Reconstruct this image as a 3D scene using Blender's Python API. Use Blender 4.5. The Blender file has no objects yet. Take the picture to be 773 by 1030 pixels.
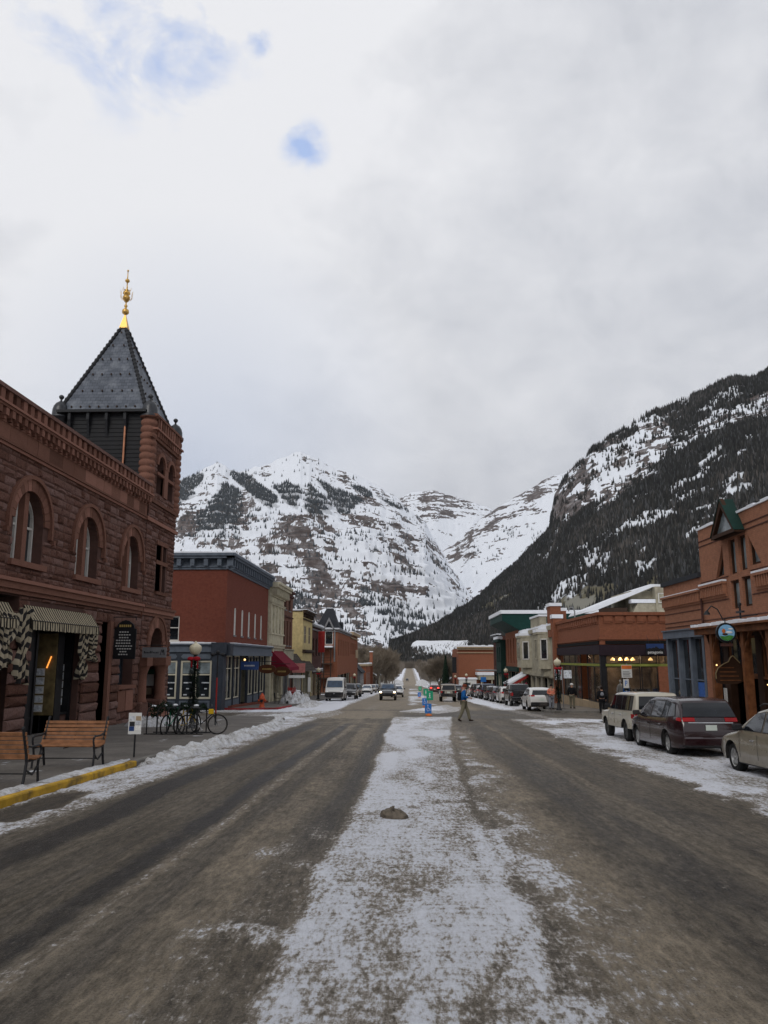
import bpy, bmesh, math, random
import numpy as np
from mathutils import Vector, Matrix
R = math.radians
C = bpy.context.scene.collection
random.seed(7)
# ---------------------------------------------------------------- survey of the street
F = 800.0; U0 = 386.5; V0 = 515.0; H = 1.95
TH = math.atan((663-515)/F)
def _vec(u, v):
    x = u-U0; y = -(v-V0)
    return x, F*math.cos(TH)-y*math.sin(TH), F*math.sin(TH)+y*math.cos(TH)
_a = _vec(412, 663); YW = math.atan2(_a[0], _a[1])
def ray(u, v):
    X, Y, Z = _vec(u, v)
    return X*math.cos(YW)-Y*math.sin(YW), X*math.sin(YW)+Y*math.cos(YW), Z
SL = -0.0285
def G(u, v):                       # a point of the sloping street
    r = ray(u, v); t = -H/(r[2]-SL*r[1]); return (r[0]*t, r[1]*t)
def proj(x, y, z):                 # numpy friendly: bearing / elevation of a point
    z = z-H
    X = x*math.cos(YW)+y*math.sin(YW); Y = -x*math.sin(YW)+y*math.cos(YW)
    d = Y*math.cos(TH)+z*math.sin(TH); up = -Y*math.sin(TH)+z*math.cos(TH)
    return U0+F*X/d, V0-F*up/d
YB = 430.0
def gz(y):                         # street level: falls away, then the valley floor
    if y < YB-60: return SL*y
    if y > YB+60: return SL*YB + 0.0015*(y-YB)
    t = (y-YB+60)/120.0
    return SL*(YB-60)+SL*120*(t-t*t/2)+0.0015*120*t*t/2
def gzv(y): return np.vectorize(gz)(y)
# ---------------------------------------------------------------- noise
def _h(ix, iy, iz, s):
    n = (ix*374761393 + iy*668265263 + iz*2147483647 + s*1274126177) & 0xffffffff
    n = ((n ^ (n >> 13))*1274126177) & 0xffffffff
    n = ((n ^ (n >> 15))*2246822519) & 0xffffffff
    return ((n ^ (n >> 16)) & 0xffffff)/float(0xffffff)
def vn(x, y, z=0.0, s=0):
    x = np.asarray(x, float); y = np.asarray(y, float); z = np.zeros_like(x)+z
    ix = np.floor(x).astype(np.int64); iy = np.floor(y).astype(np.int64); iz = np.floor(z).astype(np.int64)
    fx = x-ix; fy = y-iy; fz = z-iz
    fx = fx*fx*(3-2*fx); fy = fy*fy*(3-2*fy); fz = fz*fz*(3-2*fz)
    def L(a, b, t): return a+(b-a)*t
    r = L(L(L(_h(ix,iy,iz,s), _h(ix+1,iy,iz,s), fx), L(_h(ix,iy+1,iz,s), _h(ix+1,iy+1,iz,s), fx), fy),
          L(L(_h(ix,iy,iz+1,s), _h(ix+1,iy,iz+1,s), fx), L(_h(ix,iy+1,iz+1,s), _h(ix+1,iy+1,iz+1,s), fx), fy), fz)
    return r
def fbm(x, y, z=0.0, o=5, s=0, g=0.5):
    a = 1.0; t = 0.0; n = 0.0; k = 1.0
    for i in range(o):
        t = t+a*vn(np.asarray(x)*k+i*17.3, np.asarray(y)*k+i*9.1, np.asarray(z)*k, s+i); n += a; a *= g; k *= 2.03
    return t/n
def ridged(x, y, z=0.0, o=5, s=0):
    a = 1.0; t = 0.0; n = 0.0; k = 1.0
    for i in range(o):
        t = t+a*(1-np.abs(2*vn(np.asarray(x)*k+i*7.7, np.asarray(y)*k+i*3.1, np.asarray(z)*k, s+i)-1)); n += a; a *= 0.5; k *= 2.1
    return t/n
def sstep(a, b, x): t = np.clip((x-a)/(b-a), 0, 1); return t*t*(3-2*t)
def inpoly(px, py, poly):
    px = np.asarray(px); ins = np.zeros(px.shape, bool); n = len(poly)
    for i in range(n):
        x1, y1 = poly[i]; x2, y2 = poly[(i+1) % n]
        c = ((y1 > py) != (y2 > py)) & (px < (x2-x1)*(py-y1)/((y2-y1) if y2 != y1 else 1e-9)+x1)
        ins ^= c
    return ins
# ---------------------------------------------------------------- materials
MATS = {}
class NT:
    def __init__(s, name):
        m = bpy.data.materials.new(name); m.use_nodes = True; s.m = m; s.t = m.node_tree; s.n = s.t.nodes
        s.b = s.n['Principled BSDF']; MATS[name] = m
    def N(s, typ, **k):
        n = s.n.new(typ)
        for a, v in k.items():
            if a.startswith('i_'): n.inputs[a[2:].replace('_', ' ')].default_value = v
            else: setattr(n, a, v)
        return n
    def L(s, a, b): s.t.links.new(a, b)
    def ramp(s, src, stops, interp='LINEAR'):
        r = s.N('ShaderNodeValToRGB'); e = r.color_ramp.elements; r.color_ramp.interpolation = interp
        while len(e) > 1: e.remove(e[-1])
        e[0].position = stops[0][0]; e[0].color = c4(stops[0][1])
        for p, c in stops[1:]:
            x = e.new(p); x.color = c4(c)
        s.L(src, r.inputs[0]); return r.outputs[0]
    def mix(s, fac, a, b, mode='MIX'):
        m = s.N('ShaderNodeMix', data_type='RGBA', blend_type=mode)
        for k, v in ((0, fac), (6, a), (7, b)):
            if hasattr(v, 'is_linked'): s.L(v, m.inputs[k])
            else: m.inputs[k].default_value = v if k == 0 else c4(v)
        return m.outputs[2]
    def math(s, op, a, b=None, clamp=False, c=None):
        m = s.N('ShaderNodeMath', operation=op, use_clamp=clamp)
        for k, v in ((0, a), (1, b), (2, c)):
            if v is None: continue
            if hasattr(v, 'is_linked'): s.L(v, m.inputs[k])
            else: m.inputs[k].default_value = v
        return m.outputs[0]
    def noise(s, vec, scale, detail=4, rough=.55, dist=0.0):
        n = s.N('ShaderNodeTexNoise'); n.inputs['Scale'].default_value = scale; n.inputs['Detail'].default_value = detail
        n.inputs['Roughness'].default_value = rough; n.inputs['Distortion'].default_value = dist
        if vec is not None: s.L(vec, n.inputs['Vector'])
        return n.outputs['Fac']
    def scaled(s, src, sc):
        m = s.N('ShaderNodeMapping'); m.inputs['Scale'].default_value = sc; s.L(src, m.inputs['Vector']); return m.outputs[0]
    def obj(s): return s.N('ShaderNodeTexCoord').outputs['Object']
    def uv(s): return s.N('ShaderNodeTexCoord').outputs['UV']
    def bump(s, h, strength=.3, dist=.02):
        b = s.N('ShaderNodeBump'); b.inputs['Strength'].default_value = strength; b.inputs['Distance'].default_value = dist
        s.L(h, b.inputs['Height']); s.L(b.outputs[0], s.b.inputs['Normal'])
    def col(s, c):
        if hasattr(c, 'is_linked'): s.L(c, s.b.inputs['Base Color'])
        else: s.b.inputs['Base Color'].default_value = c4(c)
def c4(c):
    if isinstance(c, (int, float)): return (c, c, c, 1)
    return tuple(c) if len(c) == 4 else (*c, 1)
def pm(name, col, var=.18, scale=3., rough=.75, metal=0., bump=.15, bscale=40., dirt=None, spec=None, dist=.01):
    t = NT(name); o = t.obj(); n = t.noise(o, scale, 5)
    a = tuple(max(0, x*(1-var)) for x in col[:3]); b = tuple(x*(1+var) for x in col[:3])
    c = t.ramp(n, [(.3, a), (.7, b)])
    if dirt:
        n2 = t.noise(o, scale*.35, 6, .65)
        c = t.mix(t.ramp(n2, [(dirt[1], 0.), (dirt[1]+.15, dirt[2])]), c, dirt[0])
    t.col(c)
    rn = t.math('MULTIPLY_ADD', n, .25, c=rough-.12)
    t.L(rn, t.b.inputs['Roughness']); t.b.inputs['Metallic'].default_value = metal
    t.b.inputs['Specular IOR Level'].default_value = spec if spec is not None else (.5 if metal > .3 else (.12 if rough > .52 else .22))
    if bump: t.bump(t.noise(o, bscale, 4), bump, dist)
    return t.m
def brick(name, c1, c2, mortar, bw=.22, bh=.075, ms=.010, bump=.5, stain=.35, rough=.9, noise_c=.42):
    t = NT(name); uv = t.uv()
    b = t.N('ShaderNodeTexBrick'); t.L(uv, b.inputs['Vector'])
    b.inputs['Scale'].default_value = 1; b.inputs['Brick Width'].default_value = bw; b.inputs['Row Height'].default_value = bh
    b.inputs['Mortar Size'].default_value = ms; b.inputs['Mortar Smooth'].default_value = .3; b.inputs['Bias'].default_value = -.1
    b.inputs['Color1'].default_value = c4(c1); b.inputs['Color2'].default_value = c4(c2); b.inputs['Mortar'].default_value = c4(mortar)
    n = t.noise(uv, .9, 6, .65); n2 = t.noise(uv, 5, 6, .7)
    c = t.mix(t.ramp(n, [(.35, 0.), (.72, stain)]), b.outputs['Color'], tuple(x*.45 for x in c1))
    c = t.mix(noise_c, c, t.ramp(n2, [(.3, tuple(x*.5 for x in c1)), (.75, tuple(min(1, x*1.7) for x in c2))]))
    t.col(c); t.b.inputs['Roughness'].default_value = rough; t.b.inputs['Specular IOR Level'].default_value = .12
    h = t.math('SUBTRACT', t.math('MULTIPLY', n2, .6), b.outputs['Fac']); t.bump(h, bump, .015)
    return t.m
def glassm(name, col=(.015, .018, .022), rough=.06, spec=.6):
    t = NT(name); o = t.obj(); n = t.noise(o, 1.2, 3)
    t.col(t.ramp(n, [(.35, tuple(x*.5 for x in col)), (.7, tuple(x*1.8 for x in col))]))
    t.b.inputs['Roughness'].default_value = rough; t.b.inputs['Specular IOR Level'].default_value = spec
    t.bump(t.noise(o, .7, 2), .05, .05)
    return t.m
def emis(name, col, st):
    t = NT(name); t.col(col); t.b.inputs['Emission Color'].default_value = c4(col); t.b.inputs['Emission Strength'].default_value = st; return t.m
# ---------------------------------------------------------------- mesh builder
class MB:
    def __init__(s, mat=None): s.v = []; s.f = []; s.mi = []; s.sm = []; s.mats = []; s.cur = 0; s.M = None; s.smooth = False; (s.m(mat) if mat else None)
    def m(s, name):
        if name not in s.mats: s.mats.append(name)
        s.cur = s.mats.index(name); return s
    def add(s, vs, fs, smooth=None):
        b = len(s.v)
        if s.M is not None: vs = [tuple(s.M @ Vector(p)) for p in vs]
        s.v += [tuple(p) for p in vs]
        for f in fs: s.f.append(tuple(b+i for i in f)); s.mi.append(s.cur); s.sm.append(s.smooth if smooth is None else smooth)
        return s
    def box(s, x0, y0, z0, x1, y1, z1):
        if x0 > x1: x0, x1 = x1, x0
        if y0 > y1: y0, y1 = y1, y0
        if z0 > z1: z0, z1 = z1, z0
        return s.add([(x0,y0,z0),(x1,y0,z0),(x1,y1,z0),(x0,y1,z0),(x0,y0,z1),(x1,y0,z1),(x1,y1,z1),(x0,y1,z1)],
              [(0,3,2,1),(4,5,6,7),(0,1,5,4),(1,2,6,5),(2,3,7,6),(3,0,4,7)])
    def bbox(s, c, h, bev=.02):            # box with chamfered edges
        cx, cy, cz = c; hx, hy, hz = h; b = min(bev, hx*.9, hy*.9, hz*.9)
        bm = bmesh.new(); bmesh.ops.create_cube(bm, size=2)
        for v in bm.verts: v.co = Vector((v.co.x*hx, v.co.y*hy, v.co.z*hz))
        bmesh.ops.bevel(bm, geom=bm.edges[:], offset=b, segments=1, affect='EDGES')
        bm.verts.index_update()
        s.add([(v.co.x+cx, v.co.y+cy, v.co.z+cz) for v in bm.verts], [[v.index for v in f.verts] for f in bm.faces]); bm.free(); return s
    def prism(s, pts, a, b, axis):         # polygon in the plane across `axis`, extruded a..b
        n = len(pts)
        def P(p, q):
            return (q, p[0], p[1]) if axis == 'x' else ((p[0], q, p[1]) if axis == 'y' else (p[0], p[1], q))
        ar = sum(pts[i][0]*pts[(i+1) % n][1]-pts[(i+1) % n][0]*pts[i][1] for i in range(n))
        fl = (ar < 0) != (axis == 'y')
        vs = [P(p, min(a, b)) for p in pts]+[P(p, max(a, b)) for p in pts]
        fs = [tuple(reversed(range(n))), tuple(range(n, 2*n))]+[(i, (i+1) % n, n+(i+1) % n, n+i) for i in range(n)]
        if fl: fs = [tuple(reversed(f)) for f in fs]
        return s.add(vs, fs)
    def tube(s, p0, p1, r0, r1=None, n=10, caps=True, smooth=True):
        r1 = r0 if r1 is None else r1; p0 = Vector(p0); p1 = Vector(p1); d = (p1-p0)
        if d.length < 1e-6: return s
        d.normalize(); u = d.orthogonal().normalized(); w = d.cross(u)
        vs = []
        for p, r in ((p0, r0), (p1, r1)):
            for i in range(n):
                a = 2*math.pi*i/n; vs.append(p+(u*math.cos(a)+w*math.sin(a))*r)
        s.add(vs, [(i, (i+1) % n, n+(i+1) % n, n+i) for i in range(n)], smooth)
        if caps: s.add(vs, [tuple(reversed(range(n))), tuple(range(n, 2*n))], False)
        return s
    def path(s, pts, r, n=8):
        for a, b in zip(pts[:-1], pts[1:]): s.tube(a, b, r, r, n, True)
        return s
    def lathe(s, c, prof, n=20, smooth=True, a0=0, a1=360, sq=False):
        full = abs(a1-a0) >= 360; k = n if full else n+1; vs = []
        for (r, z) in prof:
            for i in range(k):
                a = R(a0)+R(a1-a0)*i/n
                if sq: a += math.pi/4
                vs.append((c[0]+r*math.cos(a), c[1]+r*math.sin(a), c[2]+z))
        fs = []
        for j in range(len(prof)-1):
            for i in range(n):
                i2 = (i+1) % k if full else i+1
                fs.append((j*k+i, j*k+i2, (j+1)*k+i2, (j+1)*k+i))
        s.add(vs, fs, smooth and not sq)
        if full:
            s.add(vs, [tuple(reversed(range(k)))] if prof[0][0] > 1e-4 else [], False)
            s.add(vs, [tuple(range((len(prof)-1)*k, len(prof)*k))] if prof[-1][0] > 1e-4 else [], False)
        return s
    def ball(s, c, r, n=12, sx=1, sy=1, sz=1, jit=0, seed=0):
        rg = random.Random(seed); vs = []; fs = []; m = max(4, n//2)
        for j in range(m+1):
            ph = math.pi*j/m
            for i in range(n):
                a = 2*math.pi*i/n; q = 1+(rg.random()-.5)*jit
                vs.append((c[0]+r*sx*q*math.sin(ph)*math.cos(a), c[1]+r*sy*q*math.sin(ph)*math.sin(a), c[2]-r*sz*q*math.cos(ph)))
        for j in range(m):
            for i in range(n): fs.append((j*n+i, j*n+(i+1) % n, (j+1)*n+(i+1) % n, (j+1)*n+i))
        return s.add(vs, fs, True)
    def build(s, name, parent=None, **k):
        me = bpy.data.meshes.new(name)
        off = Vector((0, 0, 0))
        if parent is not None and k.get('world', True):
            p = parent
            while p is not None: off += p.location; p = p.parent
        if k.get('loc') is not None and parent is None: off = Vector(k['loc'])
        V = np.array(s.v, float).reshape(-1, 3)-np.array(off)
        me.from_pydata(V.tolist(), [], s.f)
        for mm in s.mats: me.materials.append(MATS[mm])
        me.polygons.foreach_set('material_index', s.mi); me.polygons.foreach_set('use_smooth', s.sm)
        me.update()
        if k.get('weld'):
            bm = bmesh.new(); bm.from_mesh(me); bmesh.ops.remove_doubles(bm, verts=bm.verts, dist=1e-4); bm.to_mesh(me); bm.free()
        uvbox(me, np.array(off))
        o = bpy.data.objects.new(name, me); C.objects.link(o)
        if parent is not None: o.parent = parent
        elif k.get('loc') is not None: o.location = k['loc']
        return o
def uvbox(me, off=np.zeros(3)):
    nl = len(me.loops)
    if nl == 0: return
    uvl = me.uv_layers.new(name='UVMap')
    co = np.empty(len(me.vertices)*3); me.vertices.foreach_get('co', co); co = co.reshape(-1, 3)+off
    li = np.empty(nl, int); me.loops.foreach_get('vertex_index', li)
    nm = np.empty(len(me.polygons)*3); me.polygons.foreach_get('normal', nm); nm = np.abs(nm.reshape(-1, 3))
    lt = np.empty(len(me.polygons), int); me.polygons.foreach_get('loop_total', lt)
    pn = np.repeat(nm, lt, axis=0); p = co[li]
    ax = np.argmax(pn, axis=1)
    u = np.where(ax == 0, p[:, 1], p[:, 0]); v = np.where(ax == 2, p[:, 1], p[:, 2])
    uvl.data.foreach_set('uv', np.stack([u, v], 1).ravel())
def tag(o, label=None, cat=None, group=None, kind=None):
    if label: o['label'] = label
    if cat: o['category'] = cat
    if group: o['group'] = group
    if kind: o['kind'] = kind
    return o
def thing(name, loc, label, cat, group=None, rz=0.):
    o = bpy.data.objects.new(name, None); C.objects.link(o); o.empty_display_size = .3
    o.location = loc; o.rotation_euler = (0, 0, rz); return tag(o, label, cat, group)
def kids(o): return [c for c in C.objects if c.parent == o]
def dup(o, loc=None, rz=None, label=None, parent=None, scale=None):
    c = o.copy(); C.objects.link(c)
    if parent is not None: c.parent = parent
    if loc is not None: c.location = loc
    if rz is not None: c.rotation_euler = (0, 0, rz)
    if scale is not None: c.scale = scale
    if label: c['label'] = label
    for ch in kids(o): dup(ch, parent=c)
    return c
def text(body, size, loc, rot, mat, name, parent, depth=.004, align='CENTER', sx=1.0):
    cu = bpy.data.curves.new(name, 'FONT'); cu.body = body; cu.size = size; cu.align_x = align; cu.align_y = 'CENTER'; cu.extrude = depth
    o = bpy.data.objects.new(name, cu); C.objects.link(o); bpy.context.view_layer.update()
    me = bpy.data.meshes.new_from_object(o.evaluated_get(bpy.context.evaluated_depsgraph_get())); C.objects.unlink(o); bpy.data.objects.remove(o)
    me.materials.clear(); me.materials.append(MATS[mat])
    o = bpy.data.objects.new(name, me); C.objects.link(o); o.parent = parent
    off = Vector((0, 0, 0)); p = parent
    while p is not None: off += p.location; p = p.parent
    o.location = Vector(loc)-off; o.rotation_euler = rot; o.scale = (sx, 1, 1)
    return o
def gridmesh(name, X, Y, Z, mat, attrs=None, smooth=True, loc=None):
    nr, nc = X.shape; V = np.stack([X, Y, Z], -1).reshape(-1, 3)
    a = (np.arange(nr-1)[:, None]*nc+np.arange(nc-1)[None, :]).ravel()
    Fc = np.stack([a, a+1, a+nc+1, a+nc], 1)
    me = bpy.data.meshes.new(name); me.vertices.add(len(V)); me.vertices.foreach_set('co', V.ravel())
    me.loops.add(Fc.size); me.loops.foreach_set('vertex_index', Fc.ravel().astype(np.int32))
    me.polygons.add(len(Fc)); me.polygons.foreach_set('loop_start', np.arange(0, Fc.size, 4, dtype=np.int32))
    me.polygons.foreach_set('use_smooth', np.full(len(Fc), smooth)); me.update(); me.validate()
    if attrs is not None:
        ca = me.color_attributes.new('cover', 'FLOAT_COLOR', 'POINT'); A = np.ones((len(V), 4))
        for i, q in enumerate(attrs): A[:, i] = q.ravel()
        ca.data.foreach_set('color', A.ravel())
    me.materials.append(MATS[mat])
    o = bpy.data.objects.new(name, me); C.objects.link(o); return o
# ---------------------------------------------------------------- camera, world, sun
sc = bpy.context.scene
cam = bpy.data.cameras.new('camera'); co = bpy.data.objects.new('camera', cam); C.objects.link(co); sc.camera = co
cam.sensor_fit = 'HORIZONTAL'; cam.sensor_width = 36; cam.lens = F/773*36; cam.clip_end = 30000; cam.clip_start = .1
co.location = (0, 0, H); co.rotation_euler = (R(90)+TH, 0, YW)
sc.view_settings.view_transform = 'Standard'; sc.view_settings.look = 'None'; sc.view_settings.gamma = 1; sc.view_settings.exposure = 0.22
SUN_EL, SUN_AZ = R(38), R(200)          # high behind the camera, behind the cloud
w = bpy.data.worlds.new('World'); sc.world = w; w.use_nodes = True; nt = w.node_tree; nn = nt.nodes; bg = nn['Background']
sky = nn.new('ShaderNodeTexSky'); sky.sky_type = 'NISHITA'; sky.sun_disc = False; sky.sun_elevation = SUN_EL; sky.sun_rotation = SUN_AZ
tc = nn.new('ShaderNodeTexCoord')
def wn(t, **k):
    n = nn.new(t)
    for a, v in k.items(): setattr(n, a, v)
    return n
def wmath(op, a, b=None, c=None, clamp=False):
    n = wn('ShaderNodeMath', operation=op, use_clamp=clamp)
    for i, q in enumerate((a, b, c)):
        if q is None: continue
        if hasattr(q, 'is_linked'): nt.links.new(q, n.inputs[i])
        else: n.inputs[i].default_value = q
    return n.outputs[0]
def wnoise(scale, det, rough, sc3=(1, 1, 1), loc=(0, 0, 0)):
    mp = wn('ShaderNodeMapping'); mp.inputs['Scale'].default_value = sc3; mp.inputs['Location'].default_value = loc
    nt.links.new(tc.outputs['Generated'], mp.inputs['Vector'])
    n = wn('ShaderNodeTexNoise'); n.inputs['Scale'].default_value = scale; n.inputs['Detail'].default_value = det; n.inputs['Roughness'].default_value = rough
    n.inputs['Distortion'].default_value = .3
    nt.links.new(mp.outputs[0], n.inputs['Vector']); return n.outputs['Fac']
def gap(u, v, rad, ell=1.0):            # a hole in the cloud towards a bearing
    r = Vector(ray(u, v)).normalized()
    d = wn('ShaderNodeVectorMath', operation='DISTANCE'); nt.links.new(tc.outputs['Generated'], d.inputs[0]); d.inputs[1].default_value = r
    return wmath('SUBTRACT', 1.0, wmath('DIVIDE', d.outputs['Value'], rad), clamp=True)
n1 = wnoise(2.2, 6, .55); n2 = wnoise(8, 8, .62, (1, 1, 1.5), (3, 1, 2)); n3 = wnoise(1.1, 3, .5, (1, 1, 1.5), (5, 4, 0))
holes = None
for g_ in ((135, -25, .16), (168, 25, .10), (306, 146, .036), (258, 40, .024)):
    q = gap(*g_); holes = q if holes is None else wmath('MAXIMUM', holes, q)
hm = wmath('MULTIPLY', wmath('ADD', wmath('MULTIPLY', holes, 1.0), wmath('MULTIPLY_ADD', n2, 4.2, -2.45)), 1.15, clamp=True)
hm = wmath('MULTIPLY', hm, wmath('MULTIPLY', holes, 2.2, clamp=True))
hm = wmath('MULTIPLY', hm, .72)
cr = wn('ShaderNodeValToRGB'); e = cr.color_ramp.elements
e[0].position = .28; e[0].color = (.39, .412, .465, 1); e[1].position = .70; e[1].color = (.74, .745, .77, 1)
cn = wmath('ADD', wmath('MULTIPLY_ADD', n1, .75, -.16), wmath('ADD', wmath('MULTIPLY_ADD', n2, .42, -.07), wmath('MULTIPLY', n3, .28)))
brt = gap(130, 60, .75)                 # thinner, brighter cloud towards the upper left
cn = wmath('ADD', cn, wmath('MULTIPLY_ADD', brt, .34, -.04)); nt.links.new(cn, cr.inputs[0])
lowb = gap(200, 470, .30)               # bluer, clearer air low over the left ridge
mxb = wn('ShaderNodeMix', data_type='RGBA'); nt.links.new(wmath('MULTIPLY', lowb, .7, clamp=True), mxb.inputs[0]); nt.links.new(cr.outputs[0], mxb.inputs[6]); mxb.inputs[7].default_value = (.42, .48, .61, 1)
skm = wn('ShaderNodeMix', data_type='RGBA', blend_type='MULTIPLY'); skm.inputs[0].default_value = 1; nt.links.new(sky.outputs[0], skm.inputs[6]); skm.inputs[7].default_value = (.14, .14, .14, 1)
addb = wn('ShaderNodeMix', data_type='RGBA', blend_type='ADD'); addb.inputs[0].default_value = 1; nt.links.new(skm.outputs[2], addb.inputs[6]); addb.inputs[7].default_value = (.08, .15, .34, 1)
mx = wn('ShaderNodeMix', data_type='RGBA'); nt.links.new(hm, mx.inputs[0]); nt.links.new(mxb.outputs[2], mx.inputs[6]); nt.links.new(addb.outputs[2], mx.inputs[7])
sc10 = wn('ShaderNodeMix', data_type='RGBA', blend_type='MULTIPLY'); sc10.inputs[0].default_value = 1; nt.links.new(mx.outputs[2], sc10.inputs[6]); sc10.inputs[7].default_value = (10, 10, 10, 1)
nt.links.new(sc10.outputs[2], bg.inputs[0]); bg.inputs[1].default_value = .1
sl = bpy.data.lights.new('sun', 'SUN'); so = bpy.data.objects.new('sun', sl); C.objects.link(so); sl.energy = .8; sl.angle = R(25); sl.color = (1, .95, .88)
so.rotation_euler = (R(90)-SUN_EL, 0, math.pi-SUN_AZ)
# ================================================================ mountains
t = NT('mountain_ground')
at = t.N('ShaderNodeAttribute', attribute_name='cover'); sp = t.N('ShaderNodeSeparateColor'); t.L(at.outputs['Color'], sp.inputs[0])
o = t.obj(); na = t.noise(t.scaled(o, (.03, .03, .05)), 1, 6, .7); nb = t.noise(t.scaled(o, (.008, .008, .09)), 1, 5, .65)
rock = t.ramp(nb, [(.34, (.035, .030, .031)), (.44, (.105, .072, .060)), (.52, (.165, .118, .100)), (.6, (.08, .072, .072)), (.7, (.24, .21, .2))])
rock = t.mix(.5, rock, t.ramp(na, [(.36, (.02, .022, .026)), (.5, (.10, .095, .095)), (.64, (.42, .42, .43))]))
sm = t.math('ADD', sp.outputs[0], t.math('MULTIPLY_ADD', na, .9, c=-.45))
snowm = t.ramp(sm, [(.40, 0.), (.56, 1.)])
c = t.mix(snowm, rock, (.80, .83, .88))
c = t.mix(sp.outputs[1], c, (.028, .030, .028))
c = t.mix(sp.outputs[2], c, (.135, .122, .075))
t.col(c); t.b.inputs['Roughness'].default_value = .9; t.b.inputs['Specular IOR Level'].default_value = .15
def tree_mat(name, c1, c2):
    t = NT(name); a = t.N('ShaderNodeAttribute', attribute_name='cover'); s = t.N('ShaderNodeSeparateColor'); t.L(a.outputs['Color'], s.inputs[0])
    c = t.ramp(s.outputs[0], [(0, c1), (.7, c2), (.9, (.075, .066, .058)), (1, (.14, .125, .11))]); c = t.mix(s.outputs[1], c, (.7, .73, .78))
    t.col(c); t.b.inputs['Roughness'].default_value = .95; t.b.inputs['Specular IOR Level'].default_value = .1
tree_mat('far_conifer', (.011, .012, .012), (.030, .029, .026))
tree_mat('hazed_conifer', (.030, .038, .046), (.07, .08, .088))  # distance haze put into the blue-grey colour of these trees
def ridge_ae(pts):
    a = []; e = []
    for u, v in pts: r = ray(u, v); a.append(r[0]/r[1]); e.append(r[2]/r[1])
    return np.array(a), np.array(e)
def mountain(name, pts, yr, yb, zb, nu, nt_, prof, noise, cover, seed, skirt=.12):
    a, e = ridge_ae(pts); A = np.linspace(a[0], a[-1], nu); E_ = np.interp(A, a, e)
    E_ = E_+(fbm(A*140, A*0, seed, 4, seed)-.5)*.004*(1 if name != 'snow_field' else 0)
    T = np.concatenate([np.linspace(0, 1, nt_), 1+np.linspace(.02, skirt*2, 12)])
    AA, TT = np.meshgrid(A, T); EE = np.meshgrid(E_, T)[0]
    YR = yr(AA) if callable(yr) else yr; YBb = yb(AA) if callable(yb) else yb; ZB = zb(AA) if callable(zb) else zb
    Y = YBb+(YR-YBb)*TT; X = AA*Y; ZR = EE*YR+H
    Tc = np.clip(TT, 0, 1); Z = ZB+(ZR-ZB)*prof(Tc, AA)
    Z = np.where(TT > 1, ZR-(TT-1)*(ZR-ZB)*1.8, Z)
    win = np.sin(np.pi*np.clip(TT, 0, 1))**.6*(TT <= 1)
    Z = Z+noise(X, Y, Z, Tc, win)
    U, V = proj(X, Y, Z)
    cov = cover(U, V, X, Y, Z, Tc)
    o = gridmesh(name, X, Y, Z, 'mountain_ground', cov, True)
    tag(o, kind='structure')
    return dict(X=X, Y=Y, Z=Z, U=U, V=V, cov=cov, nt=nt_)
def forest(name, md, n, dens, hgt, mat, seed, label):
    rg = np.random.RandomState(seed); nt_ = md['nt']; X = md['X'][:nt_]; nc = X.shape[1]
    Yg = md['Y'][:nt_]; Zg = md['Z'][:nt_]
    # candidate cells weighted by what they show
    r = rg.randint(0, nt_-1, n*6); c = rg.randint(0, nc-1, n*6)
    d = dens(md['U'][:nt_][r, c], md['V'][:nt_][r, c], X[r, c], Yg[r, c], Zg[r, c])
    k = rg.rand(n*6) < d; r = r[k][:n]; c = c[k][:n]; m = len(r)
    fu = rg.rand(m); fv = rg.rand(m)
    def lerp(Q): return (Q[r, c]*(1-fu)+Q[r, c+1]*fu)*(1-fv)+(Q[r+1, c]*(1-fu)+Q[r+1, c+1]*fu)*fv
    x = lerp(X); y = lerp(Yg); z = lerp(Zg); h = hgt*(.55+.8*rg.rand(m)**1.3); w_ = h*(.13+.08*rg.rand(m))
    ns = 5; ang = rg.rand(m)*6.28
    V = np.zeros((m, ns+1, 3)); V[:, ns, 0] = x+(rg.rand(m)-.5)*h*.06; V[:, ns, 1] = y; V[:, ns, 2] = z+h
    for i in range(ns):
        q = ang+i*2*math.pi/ns; jr = w_*(.75+.5*rg.rand(m)); V[:, i, 0] = x+np.cos(q)*jr; V[:, i, 1] = y+np.sin(q)*jr; V[:, i, 2] = z-h*.02+h*.1*rg.rand(m)
    b = np.arange(m)[:, None]*(ns+1); Fs = []
    for i in range(ns): Fs.append(np.concatenate([b+i, b+(i+1) % ns, b+ns], 1))
    Fs = np.stack(Fs, 1).reshape(-1, 3)
    me = bpy.data.meshes.new(name); me.vertices.add(m*(ns+1)); me.vertices.foreach_set('co', V.ravel())
    me.loops.add(Fs.size); me.loops.foreach_set('vertex_index', Fs.ravel().astype(np.int32)); me.polygons.add(len(Fs))
    me.polygons.foreach_set('loop_start', np.arange(0, Fs.size, 3, dtype=np.int32)); me.update()
    ca = me.color_attributes.new('cover', 'FLOAT_COLOR', 'POINT'); A = np.zeros((m, ns+1, 4)); A[..., 3] = 1
    pat = fbm(x/120, y/120, z/90, 3, seed+3)
    A[..., 0] = (np.clip(rg.rand(m)*.7+(pat-.35)*.8, 0, 1))[:, None]; A[..., 1] = (.10*(rg.rand(m) < .25)*rg.rand(m))[:, None]
    ca.data.foreach_set('color', A.ravel()); me.materials.append(MATS[mat])
    o = bpy.data.objects.new(name, me); C.objects.link(o); tag(o, label, 'forest', kind='stuff'); return o
def zs(q): return (q-q.mean())/q.std()
def zp(o_, s, pts): return [(o_[0]+a/s, o_[1]+b/s) for a, b in pts]
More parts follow.
